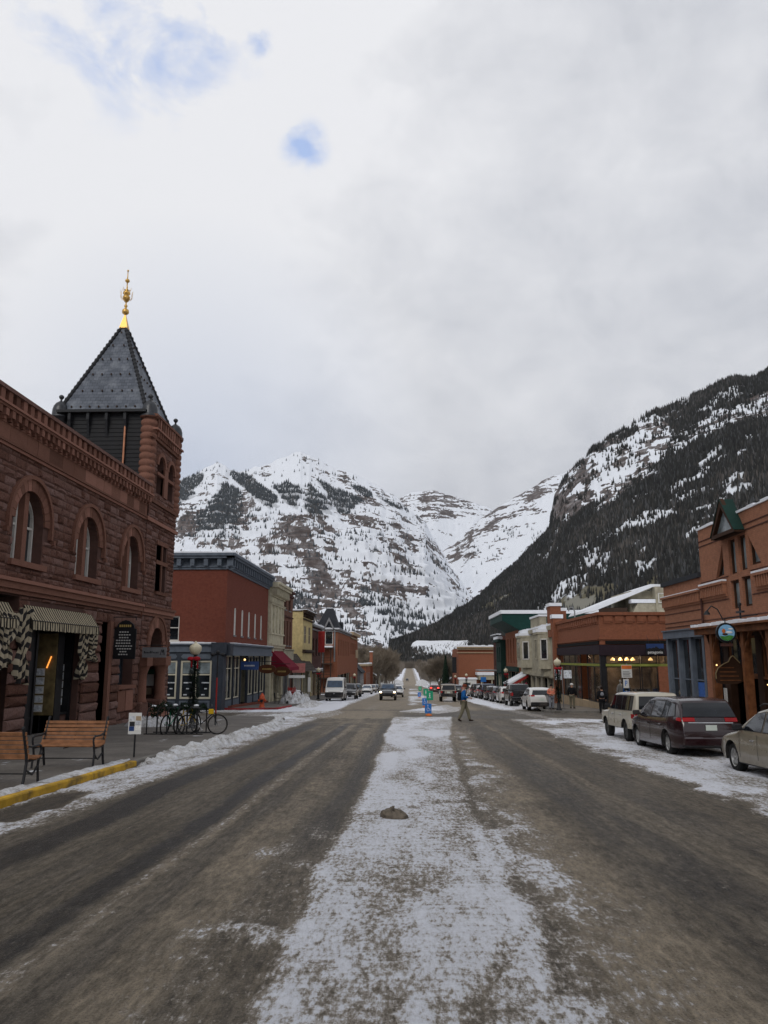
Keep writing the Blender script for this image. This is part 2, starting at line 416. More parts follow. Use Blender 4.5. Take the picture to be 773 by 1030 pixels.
# ---- left mountain -------------------------------------------------------
LM = [(-60,560),(60,520),(120,500),(160,492),(180,484),(190,479),(200,475),(210,469),(219,465),(226,468),(232,473),(244,474.5),(256,470),(268,467),(285,460),(296,456),(303,454),(312,458),(321,463),(338,472),(350,475),(362,479),(382,490),(402,502),(411,512),(419,518),(427,523),(434,536),(445,555),(455,572),(465,586),(478,604),(492,620),(506,636),(520,655)]
zl = lambda p: zp((160,440), 2.973, p)
LF = [zl([(40,150),(60,130),(125,108),(128,125),(85,185),(40,215)]), zl([(195,135),(240,160),(238,240),(160,278),(105,282),(120,240),(160,185)]),
      zl([(225,105),(262,112),(352,180),(335,215),(290,185),(215,120)]), zl([(340,150),(380,135),(427,158),(415,218),(385,200)]),
      zl([(450,138),(470,160),(515,200),(490,238),(455,243),(433,212)]), zl([(478,128),(520,150),(605,185),(560,232),(535,225),(505,175)]),
      zl([(570,143),(605,150),(642,170),(620,182)]), zl([(655,178),(742,216),(700,210)])]
LF2 = [(zl([(160,280),(240,240),(240,270),(170,310)]), .5), (zl([(300,430),(420,450),(450,560),(300,560)]), .35), (zl([(590,420),(640,450),(773,545),(760,600),(620,560),(590,470)]), .55),
       (zl([(705,390),(773,400),(773,430),(715,420)]), .6), (zl([(60,200),(330,215),(430,260),(760,300),(760,420),(500,440),(60,300)]), .10), (zp((380,470),3.865,[(190,340),(260,370),(290,420),(240,400)]), .8),
       (zp((380,470),3.865,[(0,490),(90,540),(240,590),(230,620),(60,640),(0,600)]), .6), (zp((380,470),3.865,[(320,515),(380,510),(370,540),(325,545)]), .7)]
def lm_prof(t, a): return t**1.05*.82+.18*t+.0*a
def lm_noise(X, Y, Z, T, win):
    r = ridged(X/480+Z/900, Y/700, 0, 6, 3)-.5; f = fbm(X/120, Y/120, 0, 5, 5)-.5
    band = np.clip((T-.10)/.1, 0, 1)*np.clip((.80-T)/.12, 0, 1)
    zz = Z+r*80+f*60+X*.10; st = 30.0; fr = zz/st-np.floor(zz/st); ter = (sstep(.0, .35, fr)-fr)*st*.8*band*(.4+fbm(X/90, Y/90, Z/60, 3, 6))
    return (r*150+f*55)*win*(.25+.75*band)+ter*win
def lm_cover(U, V, X, Y, Z, T):
    d = Z+X*.10
    strat = zs(fbm(X/75+Z/160, Y/500, d/9, 5, 21, .62)); blot = zs(fbm(X/150, Y/200, d/60, 5, 31, .6)); fine = zs(fbm(X/11, Y/22, Z/7, 4, 41, .7))
    gu = zs(ridged((X+Z*.5)/70, Y/400, Z/500, 4, 61))
    q = .46*strat+.70*blot+.50*fine-.70*gu
    th = np.interp(V, [440, 470, 492, 505, 520, 545, 565, 590, 603, 612, 650], [2.7, 2.4, 1.3, .45, .05, -.15, -.35, -.15, .05, .2, .4])
    th = th+np.clip((U-408)/28, 0, 1)*(1.25+.6*np.clip((V-535)/30, 0, 1))-np.exp(-((V-592)/7.)**2)*1.9*((U > 385) & (U < 462))
    rk = sstep(-.05, .35, q-th); snow = 1-rk
    fo = np.zeros_like(U); jit = (fbm(X/40, Y/40, Z/40, 4, 71)-.5)*22
    for p in LF: fo = np.maximum(fo, inpoly(U+jit, V+jit*.6, p)*.35)
    return [snow, fo, np.zeros_like(U)]
LMd = mountain('left_mountain', LM, 3300, 1850, -10, 860, 520, lm_prof, lm_noise, lm_cover, 3)
def lm_d(U, V, X, Y, Z):
    d = np.zeros_like(U)+.014+.06*sstep(590, 615, V); j = (fbm(X/50, Y/50, Z/50, 4, 72)-.5)*16; cl = fbm(X/30, Y/30, Z/25, 4, 73)
    for p, q in LF2: d = np.maximum(d, inpoly(U+j, V+j*.6, p)*q*sstep(.42, .58, cl))
    d = d*(1-.75*sstep(425, 445, U)); 
    for p in LF: d = np.maximum(d, inpoly(U+j, V+j*.6, p)*.95)
    return d
forest('left_mountain_forest', LMd, 20000, lm_d, 13.5, 'hazed_conifer', 5, 'conifer stands tinted blue-grey for haze, scattered across the snowy left mountain')
# ---- back basin and middle mountain -------------------------------------
BM = [(330,540),(380,512),(403,501),(408,497),(414,495),(427,494),(436,493.5),(445,496),(458,499.7),(470,504),(483,507.5),(494,512),(520,530),(560,560)]
def snowcov(thr, sx, V0_=None):
    def f(U, V, X, Y, Z, T):
        q = zs(.8*zs(ridged(X/(sx*3), Y/(sx*3), Z/60, 5, 91))+.7*zs(fbm(X/sx, Y/sx, Z/16, 5, 92, .6))+.5*zs(fbm(X/14, Y/20, Z/9, 4, 93, .6)))
        th = thr if V0_ is None else thr+V0_(U, V)
        return [1-sstep(-.1, .4, q-th), np.zeros_like(U), np.zeros_like(U)]
    return f
mountain('back_mountain', BM, 5600, 4200, 250, 420, 260, lambda t, a: t**1.1, lambda X, Y, Z, T, w_: (ridged(X/500, Y/500, 0, 6, 8)-.5)*150*w_, snowcov(.15, 90, lambda U, V: sstep(508, 535, V)*1.3+.3*(U>455)-.25), 8)
MM = [(380,620),(440,560),(456,548),(466,540),(476,529),(484,521),(494,515),(501,510),(509,506),(517,501),(525,497),(535,492),(545,484),(553,480),(561,478),(580,471),(620,462),(700,450)]
def mm_thr(U, V):   # grey scree along the crest, open snow below
    crest = np.interp(U, [440,476,509,545,600], [560,529,506,484,470]); dd = V-crest
    return sstep(14, 48, dd)*1.3-.75*(dd < 20)+1.2*sstep(540, 556, U)
def mm_noise(X, Y, Z, T, w_): return ((ridged(X/420, Y/420, 0, 6, 12)-.5)*110+(fbm(X/60, Y/60, 0, 4, 13)-.5)*22)*w_
MMd = mountain('middle_mountain', MM, 4300, 2500, -10, 560, 420, lambda t, a: t**1.15, mm_noise, snowcov(.45, 60, mm_thr), 12)
MFp = [(zp((380,470),3.865,[(500,240),(550,235),(550,300),(520,320),(490,280)]), .5), (zp((380,470),3.865,[(580,240),(660,235),(640,270),(590,290)]), .7), (zp((380,470),3.865,[(370,300),(400,310),(390,360),(370,350)]), .5),
       (zp((380,470),3.865,[(430,260),(480,250),(470,360),(430,370)]), .25), (zp((380,470),3.865,[(380,330),(560,380),(560,480),(380,560)]), .06)]
def mm_d(U, V, X, Y, Z):
    d = np.zeros_like(U)+.004; j = (fbm(X/50, Y/50, Z/50, 4, 82)-.5)*14; cl = fbm(X/40, Y/60, Z/40, 4, 83)
    for p, q in MFp: d = np.maximum(d, inpoly(U+j, V+j, p)*q*sstep(.4, .6, cl))
    return d
forest('middle_mountain_forest', MMd, 2600, mm_d, 14, 'hazed_conifer', 6, 'sparse conifers on the snow slope of the middle mountain')
# ---- right mountain ------------------------------------------------------
RM = [(392,656),(405,652),(418,646),(432,636),(445,627),(458,618),(470,611),(483,603),(496,587),(508,577),(520,568),(535,551),(545,541),(553,532),(555,516),(558,497),(566,483),(572,475),(583,464),(596,452),(609,443),(622,435),(634,429),(650,417),(671,410),(684,404),(697,399),(708,394),(719,388),(728,384),(737,381.5),(748,381),(759,382),(773,374),(790,366),(830,350),(900,330),(1000,320)]
zr = lambda p: zp((530,360), 3.181, p)
RS = zr([(70,545),(82,430),(120,365),(200,305),(280,262),(375,200),(400,172),(430,190),(475,235),(465,275),(420,335),(395,390),(330,418),(230,468),(120,530)])
RS2 = zr([(420,320),(470,275),(500,262),(560,190),(620,158),(660,170),(720,120),(800,90),(800,190),(700,205),(610,245),(560,262),(520,300)])
RS3 = [zr(p) for p in ([(290,562),(320,515),(380,495),(465,488),(475,510),(380,548)],[(115,637),(160,605),(205,592),(200,622)],[(485,495),(560,478),(600,468),(665,395),(640,450),(600,492),(520,500)],[(535,400),(560,345),(600,310),(645,308),(590,350),(560,400)],[(510,580),(535,545),(570,535),(545,575)],[(40,605),(120,588),(100,605)],[(60,780),(120,720),(130,740),(90,790)],[(200,480),(250,440),(245,470)],[(310,620),(345,590),(400,570),(350,610)],[(0,640),(25,625),(20,640)])]
RO = [zr(p) for p in ([(60,815),(120,770),(250,718),(300,730),(240,790),(150,815)],[(330,790),(380,720),(430,700),(420,760)],[(-160,812),(-120,770),(-60,745),(-30,770),(-100,815)])]
def rm_yr(a): return np.interp(a, [-.06, .08, .18, .30, .5, .9], [1750, 2150, 2200, 2000, 1700, 1500])
def rm_yb(a): return np.interp(a, [-.05, .06, .12, .3, .5, .9], [1300, 1350, 1200, 950, 800, 750])
def rm_noise(X, Y, Z, T, w_):
    return ((ridged(X/330, Y/330, 0, 5, 15)-.5)*90+(fbm(X/70, Y/70, 0, 4, 16)-.5)*26)*w_*np.clip(T*3, .15, 1)*.8
def rm_cover(U, V, X, Y, Z, T):
    j = (fbm(X/35, Y/35, Z/35, 5, 101, .6)-.5)*26
    s1 = inpoly(U+j, V+j*.7, RS); s2 = inpoly(U+j*.8, V+j*.5, RS2); s3 = np.zeros_like(s1)
    for p in RS3: s3 |= inpoly(U+j*.7, V+j*.4, p)
    strat = zs(fbm(X/70, Y/300, Z/9, 5, 111, .6)); streak = zs(fbm((X-Z*.3)/12, Y/90, Z/50, 4, 113, .6)); blot = zs(fbm(X/60, Y/60, Z/40, 4, 112))
    # the cliff band low in the face, streaked snow above
    cl = np.interp(U, [553,560,585,610,640], [478,488,488,483,478]); cliff = sstep(-7, 7, V-cl+blot*7)
    edge = sstep(16, 0, U-555)
    q = .45*strat+.6*streak+.5*blot; rk = sstep(-.1, .3, q-(.35-1.35*cliff-.7*edge-.5*sstep(600, 560, U)))
    q2 = .7*strat+.4*streak+.4*blot; rk2 = sstep(-.1, .3, q2+.05)
    snow = np.where(s1, 1-rk, np.where(s2, 1-rk2, np.where(s3, .92, .30+.06*blot)))
    hole = fbm(X/45, Y/45, Z/45, 4, 124); open_ = sstep(.44, .36, hole)*(~(s1 | s2 | s3)); snow = snow+.5*open_
    fo = np.where(s1 | s2 | s3, 0., .78)*(1-.9*open_); ol = np.zeros_like(U)
    for p in RO: ol = np.maximum(ol, inpoly(U+j*.7, V+j*.5, p)*.85)
    fo = np.where(ol > 0, .1, fo); return [snow, fo, ol]
RMd = mountain('right_mountain', RM, rm_yr, rm_yb, -12, 760, 560, lambda t, a: t**1.08, rm_noise, rm_cover, 15)
def rm_d(U, V, X, Y, Z):
    d = np.ones_like(U); j = (fbm(X/35, Y/35, Z/35, 5, 101, .6)-.5)*26; st = fbm((X+Z*.35)/16, Y/90, Z/60, 4, 123, .6)
    s1 = inpoly(U+j, V+j*.7, RS); s2 = inpoly(U+j*.8, V+j*.5, RS2); d = np.where(s1, .10*sstep(.45, .6, st)+.01, d); d = np.where(s2, .07, d)
    for p in RS3: d = np.where(inpoly(U+j*.7, V+j*.4, p), .16, d)
    for p in RO: d = np.where(inpoly(U+j*.7, V+j*.5, p), .12, d)
    hole = fbm(X/45, Y/45, Z/45, 4, 124); d = d*(.16+.84*sstep(.36, .46, hole))
    area = np.clip((Y/2000.)**2, .3, 1.4)      # the far slope shows as many crowns per metre
    return np.clip(d*area*(U > 385)*(U < 800), 0, 1)
forest('right_mountain_forest', RMd, 85000, rm_d, 12, 'far_conifer', 7, 'dense dark conifer forest covering the steep right-hand mountain')
# ---- snow field on the valley floor --------------------------------------
t = NT('clean_snow'); o = t.obj(); t.col(t.ramp(t.noise(o, .4, 5), [(.3, (.70, .73, .78)), (.7, (.82, .84, .87))])); t.b.inputs['Roughness'].default_value = .8
t.bump(t.math('ADD', t.noise(o, 3, 5), t.noise(o, 30, 3)), .6, .05)
xs = np.linspace(-22, 900, 130); ys = np.concatenate([np.linspace(1350, 1500, 20), np.linspace(1510, 1700, 6)])
XX, YY = np.meshgrid(xs, ys); T = np.clip((YY-1350)/150, 0, 1)
Zs = -12+T*(42+7*fbm(XX/90+3, XX*0, 0, 3, 9)+fbm(XX/60, YY/60, 0, 3, 5)*5)*sstep(-20, 12, XX)
tag(gridmesh('snow_field', XX, YY, Zs, 'clean_snow'), kind='structure')
# ---- valley ground -------------------------------------------------------
t = NT('valley_ground'); o = t.obj(); n = t.noise(t.scaled(o, (.01, .01, .01)), 1, 6, .65)
t.col(t.ramp(n, [(.38, (.10, .085, .065)), (.5, (.30, .29, .27)), (.6, (.70, .72, .76))])); t.b.inputs['Roughness'].default_value = .9
ys = np.concatenate([[-400, -50, 0], np.linspace(30, 330, 7), np.linspace(360, 500, 20), [600, 900, 1500, 3000, 9000]])
XX, YY = np.meshgrid(np.array([-6000, -600, -120, -30, 0, 30, 120, 600, 6000.]), ys)
tag(gridmesh('ground', XX, YY, gzv(YY)-.12, 'valley_ground'), kind='structure')

# ---- brown thicket across the valley floor
t = NT('thicket_twigs'); o = t.obj(); t.col(t.ramp(t.noise(t.scaled(o, (.02, .02, .05)), 1, 5), [(.35, (.10, .085, .07)), (.65, (.22, .185, .15))])); t.b.inputs['Roughness'].default_value = 1.0
rg = np.random.RandomState(77); nT = 4200; VV = []; FF = []
yy_ = 480+870*rg.rand(nT)**.7; xx_ = np.where(rg.rand(nT) < .5, -45+rg.rand(nT)*160, -260+rg.rand(nT)*640); ok_ = (np.abs(xx_) > 9) | (yy_ > 1150)
for x_, y_ in zip(xx_[ok_], yy_[ok_]):
    h_ = rg.uniform(7, 14); r_ = h_*rg.uniform(.22, .38); zb_ = gz(y_)-.3
    for k in range(26):
        a = rg.rand()*6.28; q = rg.rand()**.6; ox, oy = math.cos(a)*r_*q*.5, math.sin(a)*r_*q*.5; w_ = (.10+.16*rg.rand())*max(.6, y_/900); tz = h_*(1-.5*q*q)*rg.uniform(.6, 1.05); b = len(VV)
        VV += [(x_+ox-w_, y_+oy, zb_), (x_+ox+w_, y_+oy, zb_), (x_+ox*2.1, y_+oy*2, zb_+tz)]; FF.append((b, b+1, b+2))
me = bpy.data.meshes.new('bare_thicket'); me.from_pydata(VV, [], FF); me.materials.append(MATS['thicket_twigs']); o = bpy.data.objects.new('bare_thicket', me); C.objects.link(o); tag(o, 'brown leafless thicket covering the valley floor beyond the town', 'thicket', kind='stuff')
# ================================================================ street surface
t = NT('street_surface')
at = t.N('ShaderNodeAttribute', attribute_name='cover'); sp = t.N('ShaderNodeSeparateColor'); t.L(at.outputs['Color'], sp.inputs[0])
o = t.obj()
f1 = t.noise(t.scaled(o, (9, 2.8, 9)), 1, 7, .72); f2 = t.noise(t.scaled(o, (26, 9, 26)), 1, 5, .7); lum = t.noise(t.scaled(o, (1.1, .25, 1)), 1, 6, .6)
strk = t.noise(t.scaled(o, (5.5, .16, 1)), 1, 6, .68); grit = t.noise(o, 55, 4, .85); mid = t.noise(t.scaled(o, (15, 4, 9)), 1, 6, .75); rip = t.noise(t.scaled(o, (2.2, 13, 1)), 1, 5, .65)
base = t.ramp(lum, [(.32, (.105, .088, .066)), (.68, (.200, .170, .130))])
base = t.mix(t.ramp(strk, [(.44, 0.), (.60, .62)]), base, (.050, .046, .042))
base = t.mix(t.ramp(strk, [(.54, 0.), (.68, .5)]), base, (.27, .23, .18))
dk = t.math('ADD', sp.outputs[2], t.math('MULTIPLY_ADD', f1, .9, c=-.45)); base = t.mix(t.ramp(dk, [(.2, 0.), (.75, .92)]), base, (.036, .034, .033))
tn = t.math('ADD', sp.outputs[1], t.math('MULTIPLY_ADD', f1, .9, c=-.45)); base = t.mix(t.ramp(tn, [(.22, 0.), (.8, .95)]), base, (.28, .232, .170))
base = t.mix(1.0, base, t.ramp(mid, [(.32, .5), (.5, 1.0), (.68, 1.55)]), 'MULTIPLY')
base = t.mix(t.ramp(grit, [(.34, .8), (.47, 0.)]), base, (.03, .028, .026)); base = t.mix(t.ramp(grit, [(.56, 0.), (.68, .5)]), base, (.36, .33, .29))
sa = t.math('ADD', sp.outputs[0], t.math('MULTIPLY_ADD', rip, .55, c=-.275)); sa = t.math('ADD', sa, t.math('MULTIPLY_ADD', f1, .95, c=-.475)); sa = t.math('ADD', sa, t.math('ADD', t.math('MULTIPLY_ADD', f2, 1.5, c=-.75), t.math('MULTIPLY_ADD', grit, .5, c=-.25)))
sm = t.ramp(sa, [(.18, 0.), (.40, .75), (.52, 1.)])
snc = t.ramp(sa, [(.22, (.19, .165, .135)), (.38, (.31, .278, .238)), (.50, (.43, .40, .37)), (.62, (.66, .67, .71)), (.9, (.78, .80, .86))])
c = t.mix(sm, base, snc); t.col(c)
ro = t.math('ADD', t.math('MULTIPLY', sm, .25), .62); ro = t.math('SUBTRACT', ro, t.math('MULTIPLY', sp.outputs[2], .22)); t.L(ro, t.b.inputs['Roughness'])
t.b.inputs['Specular IOR Level'].default_value = .12
t.bump(t.math('ADD', t.math('MULTIPLY', f2, .6), t.math('ADD', t.math('MULTIPLY', grit, .25), t.math('ADD', t.math('MULTIPLY', sa, .9), t.math('MULTIPLY', mid, .8)))), 1.0, .03)
def W(p): return [G(u, v) for u, v in p]
PATCH = [W(p) for p in (
  [(158,756),(200,745),(240,735),(262,728),(300,722),(335,722),(345,716),(326,712),(300,712),(262,712),(228,722),(222,735),(196,745)],   # ploughed snow at the corner
  [(290,716),(300,709),(330,703),(352,706),(345,713),(320,718)],
  [(160,716),(225,714.5),(300,714.5),(298,716.5),(225,717),(160,718.5)],
  [(402,716),(450,709),(464,712),(462,716),(440,718.5)],[(444,706),(452,700),(458,703),(456,707)],
  [(565,742),(590,735),(640,742),(700,760),(773,785),(773,827),(700,790),(640,768),(600,752)],
  [(470,706),(480,703),(520,715),(560,722),(620,724),(600,728),(540,722)],[(540,727),(560,725),(580,727),(560,729)],
  [(604,734),(625,733),(640,738),(610,739)])]
def road_cover(x, y):
    wob = (fbm(x*.6, y*.25, 0, 4, 201)-.5); wf = (fbm(x*2.2, y*1.1, 0, 5, 202, .6)-.5); xx = x+wob*.35
    def band(a, b, s=.18): return sstep(a-s, a+s, xx)*sstep(b+s, b-s, xx)
    near = sstep(44, 36, y); snow = np.zeros_like(x); tan = np.zeros_like(x); dark = np.zeros_like(x)
    xr = np.interp(y, [3, 12, 20, 30, 40, 48], [1.02, .98, 1.15, 1.5, 2.1, 2.5]); xl = np.interp(y, [3, 10, 20, 40, 48], [-.9, -.86, -.85, -1.0, -.9])
    med = sstep(-.14, .12, xx-xl)*sstep(.14, -.12, xx-xr)*sstep(48.5, 46.5, y+wf*3)
    far_med = sstep(56.5, 59, y)*band(-.2, 2.6, .5)*(.25+.8*sstep(.44, .6, fbm(x*.3, y*.08, 0, 4, 205)))*sstep(380, 250, y)
    dirt = sstep(.46, .60, fbm(x*1.5, y*.55, 0, 5, 203, .6))
    mlow = fbm(x*1.1+9, y*.28, 0, 5, 230, .55); snow += med*(.61+.26*(sstep(.36, .64, mlow)-.5)-.05*dirt+.25*wf+.10*sstep(18, 30, y)); tan += med*.35
    arc = np.abs((x-1.1)-(y-7.2)*.55-.10*(y-7.2)**2); snow -= med*.22*sstep(.18, .0, arc)*(y < 12)*(y > 5)
    arc2 = np.abs(y-(13.2+.5*np.sin(x*2.3)+.35*x)); snow -= med*.22*sstep(.35, .0, arc2)
    snow += .62*far_med
    # fringe of broken ice left of the median, near the camera, and right of it
    frl = band(-1.75, -.85, .2)*sstep(14, 8, y); snow += frl*(.16+.42*sstep(.50, .68, fbm(x*1.8, y*.9, 0, 4, 206))); tan += frl*.3
    frr = sstep(0, .15, xx-xr)*sstep(.45, -.45, xx-xr-.95+wf)*near; snow += frr*(.27+.30*sstep(.52, .74, fbm(x*2, y*.9, 0, 5, 207, .6))+.25*wf); tan += frr*(.2+.3*wf)
    # bright wind-polished patches on the median
    for px, py, rx, ry in ((.98, 10.2, .17, 1.6), (1.02, 5.15, .13, .5), (.35, 17.5, .22, 1.2), (.03, 5.15, .10, .35), (1.0, 7.3, .14, .8), (.2, 23, .3, 1.6), (-.2, 27, .4, 2.5), (.9, 31, .3, 2), (-.5, 21, .18, 2.4)):
        q = ((x-px)/rx)**2+((y-py)/ry)**2+wf*1.6; snow += .26*sstep(1.6, .2, q)*near
    # left lane streaks
    nl = near
    tan += band(-2.12, -1.5, .12)*(.50+1.1*wf)*nl; dark += band(-1.35, -.98, .1)*.5*sstep(8, 11, y)*nl
    dark += band(-2.42, -2.18, .1)*.30*nl; tan += band(-2.72, -2.50, .07)*(.60+.7*wf)*nl; snow += band(-2.74, -2.54, .05)*(.27+.3*wf)*nl
    dark += band(-3.15, -2.80, .10)*(.85+1.0*wf)*nl; tan += band(-3.32, -3.2, .05)*.25*nl; dark += band(-3.55, -3.42, .07)*.25*nl
    dark += band(-4.85, -4.25, .14)*(.85+.9*wf)*nl; tan += band(-4.2, -3.6, .2)*.12*nl
    kerbs = np.where(y < 44, -6.35, -9.4)
    ks = sstep(.18, -.15, xx+5.05+.4*np.clip((13-y)/3, 0, 1)+wf*.5)*(y < 46); snow += ks*(.60+.8*wf-.25*sstep(-5.7, -5.2, x)*sstep(.45, .6, fbm(x*1.5, y*.4, 0, 4, 240))); pud = sstep(1.2, .5, ((x+5.95)/.42)**2+((y-13.1)/1.9)**2+wf*2); snow -= pud*.9*ks; dark += pud*.6
    # right lane
    tan += band(1.3, 2.3, .35)*(.50+1.2*wf)*nl; tan += sstep(2.5, 3, x)*sstep(5.4, 4.6, x)*sstep(14, 30, y)*(.2+.8*wf); dark += band(2.4, 3.35, .2)*(.38+.9*wf)*nl; tan += band(3.45, 3.66, .06)*.40*nl; dark += band(3.8, 4.6, .2)*(.30+.5*wf)*nl; tan += band(4.75, 5.2, .2)*.22*nl
    rs = sstep(-.25, .3, xx-5.35+wf*.9)*sstep(46.5, 43, y)
    snow += rs*(.40+.5*wf+.22*sstep(.45, .6, fbm(x*.9, y*.35, 0, 4, 209))); tan += rs*.12
    # crossing and beyond
    cross = sstep(44, 47, y)*sstep(60, 56, y); tan += cross*band(-6.5, -.7, 1.2)*(.75+wf)+sstep(26, 42, y)*sstep(60, 50, y)*band(-4.5, -1.4, 1.)*(.35+1.2*wf); dark += cross*(sstep(-1.0, -.2, x)*.45+sstep(-5, -7, x)*.3)*sstep(.4, .55, fbm(x*.4, y*.5, 0, 4, 210)+.12)
    dark += sstep(.35, 0, np.abs(y-45.3+.15*x+wf))*.4*(x < -.5)
    beyond = sstep(57, 62, y); tan += beyond*sstep(7, 5, np.abs(x+.3))*(.7+.6*wf); dark += beyond*band(-3.3, -2.6, .2)*.5*sstep(90, 60, y)
    side = beyond*(sstep(5.2, 6.2, np.abs(x-.4)+wf*.8)); snow += side*(.62+.2*wf)
    up = sstep(400, 440, y); snow += up*(sstep(3.0, 4.5, np.abs(x))*.5); tan += up*.35
    for k, P in enumerate(PATCH): snow += (.40, .5, .5, .5, .5, .16, .35, .4, .4)[k]*inpoly(x+wf*1.2, y+wf*3.5, P)
    return np.clip(snow, 0, 1), np.clip(tan, 0, 1), np.clip(dark, 0, 1)
def road_grid(name, xs, ys, dz=0.0, disp=True):
    X, Y = np.meshgrid(xs, ys); s, tn, dk = road_cover(X, Y); Z = gzv(ys)[:, None]+np.zeros_like(X)+dz
    if disp:
        Z = Z+s*.045*(.4+1.1*fbm(X*3, Y*3, 0, 5, 220))+(fbm(X*1.3, Y*.5, 0, 4, 221)-.5)*.02+s*(fbm(X*9, Y*9, 0, 3, 222)-.5)*.02
    o = gridmesh(name, X, Y, Z, 'street_surface', [s, tn, dk]); return tag(o, kind='structure')
ysn = np.concatenate([[-15, -6, 0, 2], np.exp(np.linspace(math.log(3), math.log(62), 620)), np.exp(np.linspace(math.log(62.6), math.log(420), 160))])
road_grid('road', np.linspace(-9.6, 9.6, 300), ysn)
road_grid('far_road', np.linspace(-11, 11, 60), np.concatenate([np.linspace(420.5, 620, 30), np.linspace(640, 1330, 30)]), .05)
road_grid('side_street', np.linspace(-60, -9.6, 120), np.linspace(45.2, 58.5, 50), 0)
road_grid('side_street', np.linspace(9.6, 60, 120), np.linspace(42.5, 57.2, 50), 0)
for sx in (-1, 1): road_grid('side_street', np.linspace(9.6*sx, 60*sx, 60)[::sx], np.linspace(124, 138, 16), 0)
# ---- pavements and kerbs -------------------------------------------------
t = NT('pavement'); o = t.obj(); n = t.noise(o, .8, 6, .6); j = t.N('ShaderNodeTexBrick', offset=0.0); t.L(t.uv(), j.inputs['Vector'])
j.inputs['Scale'].default_value = 1; j.inputs['Brick Width'].default_value = 1.5; j.inputs['Row Height'].default_value = 1.5; j.inputs['Mortar Size'].default_value = .012
c = t.ramp(n, [(.35, (.075, .066, .056)), (.55, (.115, .102, .088)), (.7, (.165, .148, .128))]); c = t.mix(1.0, c, t.ramp(t.noise(o, 18, 5, .7), [(.35, .7), (.65, 1.3)]), 'MULTIPLY'); c = t.mix(t.math('MULTIPLY', j.outputs['Fac'], .55), c, (.04, .038, .036))
sn = t.noise(t.scaled(o, (1.2, .5, 1)), 1.2, 7, .65); c = t.mix(t.ramp(sn, [(.63, 0.), (.70, .8)]), c, (.62, .64, .68)); t.col(c); t.b.inputs['Roughness'].default_value = .8; t.bump(t.noise(o, 60, 3), .3, .01)
pm('kerb_stone', (.17, .16, .145), dirt=((.06, .055, .05), .5, .6)); pm('kerb_yellow', (.50, .30, .035), var=.2, scale=4, dirt=((.10, .075, .04), .46, .8), bump=.4)
pm('kerb_red', (.30, .035, .04), var=.2, dirt=((.12, .08, .07), .5, .6))
def slab(name, poly, z0off, h, mat, step=3.0):          # a slab that follows the fall of the street
    y0 = min(p[1] for p in poly); y1 = max(p[1] for p in poly)
    m = MB(mat); n = len(poly)
    bm = bmesh.new(); vs = [bm.verts.new((p[0], p[1], 0)) for p in poly]; bm.faces.new(vs)
    yy = math.floor(y0/step)*step+step
    while yy < y1:
        bmesh.ops.bisect_plane(bm, geom=bm.verts[:]+bm.edges[:]+bm.faces[:], plane_co=(0, yy, 0), plane_no=(0, 1, 0)); yy += step
    r = bmesh.ops.extrude_face_region(bm, geom=bm.faces[:])
    top = {v for v in r['geom'] if isinstance(v, bmesh.types.BMVert)}
    for v in bm.verts: v.co.z = gz(v.co.y)+z0off+(h if v in top else 0)
    bmesh.ops.recalc_face_normals(bm, faces=bm.faces[:]); bm.verts.index_update()
    m.add([tuple(v.co) for v in bm.verts], [[v.index for v in f.verts] for f in bm.faces]); bm.free()
    o = m.build(name); return tag(o, kind='structure')
def arc(cx, cy, r, a0, a1, n=8): return [(cx+r*math.cos(R(a0+(a1-a0)*i/n)), cy+r*math.sin(R(a0+(a1-a0)*i/n))) for i in range(n+1)]
KW = .17
slab('pavement', [(-60, 44.6), (-60, 40.5), (-13.4, 40.5), (-13.4, -8), (-6.4-KW, -8)]+arc(-9.6-KW, 41.6, 3.2, 0, 90), -.05, .20, 'pavement')
def kerb(pts, mat, name='kerb'):
    m = MB(mat)
    for a, b in zip(pts[:-1], pts[1:]):
        n = max(1, int(math.dist(a, b)/2.6))
        for i in range(n):
            p = [a[k]+(b[k]-a[k])*i/n for k in (0, 1)]; q = [a[k]+(b[k]-a[k])*(i+1)/n for k in (0, 1)]
            d = Vector((q[0]-p[0], q[1]-p[1])); d.normalize(); nr = Vector((-d.y, d.x))*KW*.5; g_ = d*.006
            P = [(p[0]+g_.x-nr.x, p[1]+g_.y-nr.y), (q[0]-g_.x-nr.x, q[1]-g_.y-nr.y), (q[0]-g_.x+nr.x, q[1]-g_.y+nr.y), (p[0]+g_.x+nr.x, p[1]+g_.y+nr.y)]
            zz = [gz(w_[1]) for w_ in P]
            m.add([(x_, y_, z_-.1) for (x_, y_), z_ in zip(P, zz)]+[(x_, y_, z_+.135) for (x_, y_), z_ in zip(P, zz)]+[(x_*.8+(P[0][0]+P[2][0])*.1, y_*.98+(P[0][1]+P[2][1])*.01, z_+.158) for (x_, y_), z_ in zip(P, zz)],
                  [(0, 1, 5, 4), (1, 2, 6, 5), (2, 3, 7, 6), (3, 0, 4, 7), (4, 5, 9, 8), (5, 6, 10, 9), (6, 7, 11, 10), (7, 4, 8, 11), (8, 9, 10, 11)])
    return tag(m.build(name), kind='structure')
kx = -6.4-KW/2
kerb([(kx, -8), (kx, 19.2)], 'kerb_yellow', 'yellow_kerb'); kerb([(kx, 19.2), (kx, 41.6)]+arc(-9.6-KW, 41.6, 3.2+KW/2, 8, 90), 'kerb_stone')
slab('pavement', arc(-11.6, 60.4, 1.9, 180+90, 360, 6)+[(-9.7, 122), (-9.7, 122), (-60, 122), (-60, 63), (-60, 58.6)], -.05, .20, 'pavement')
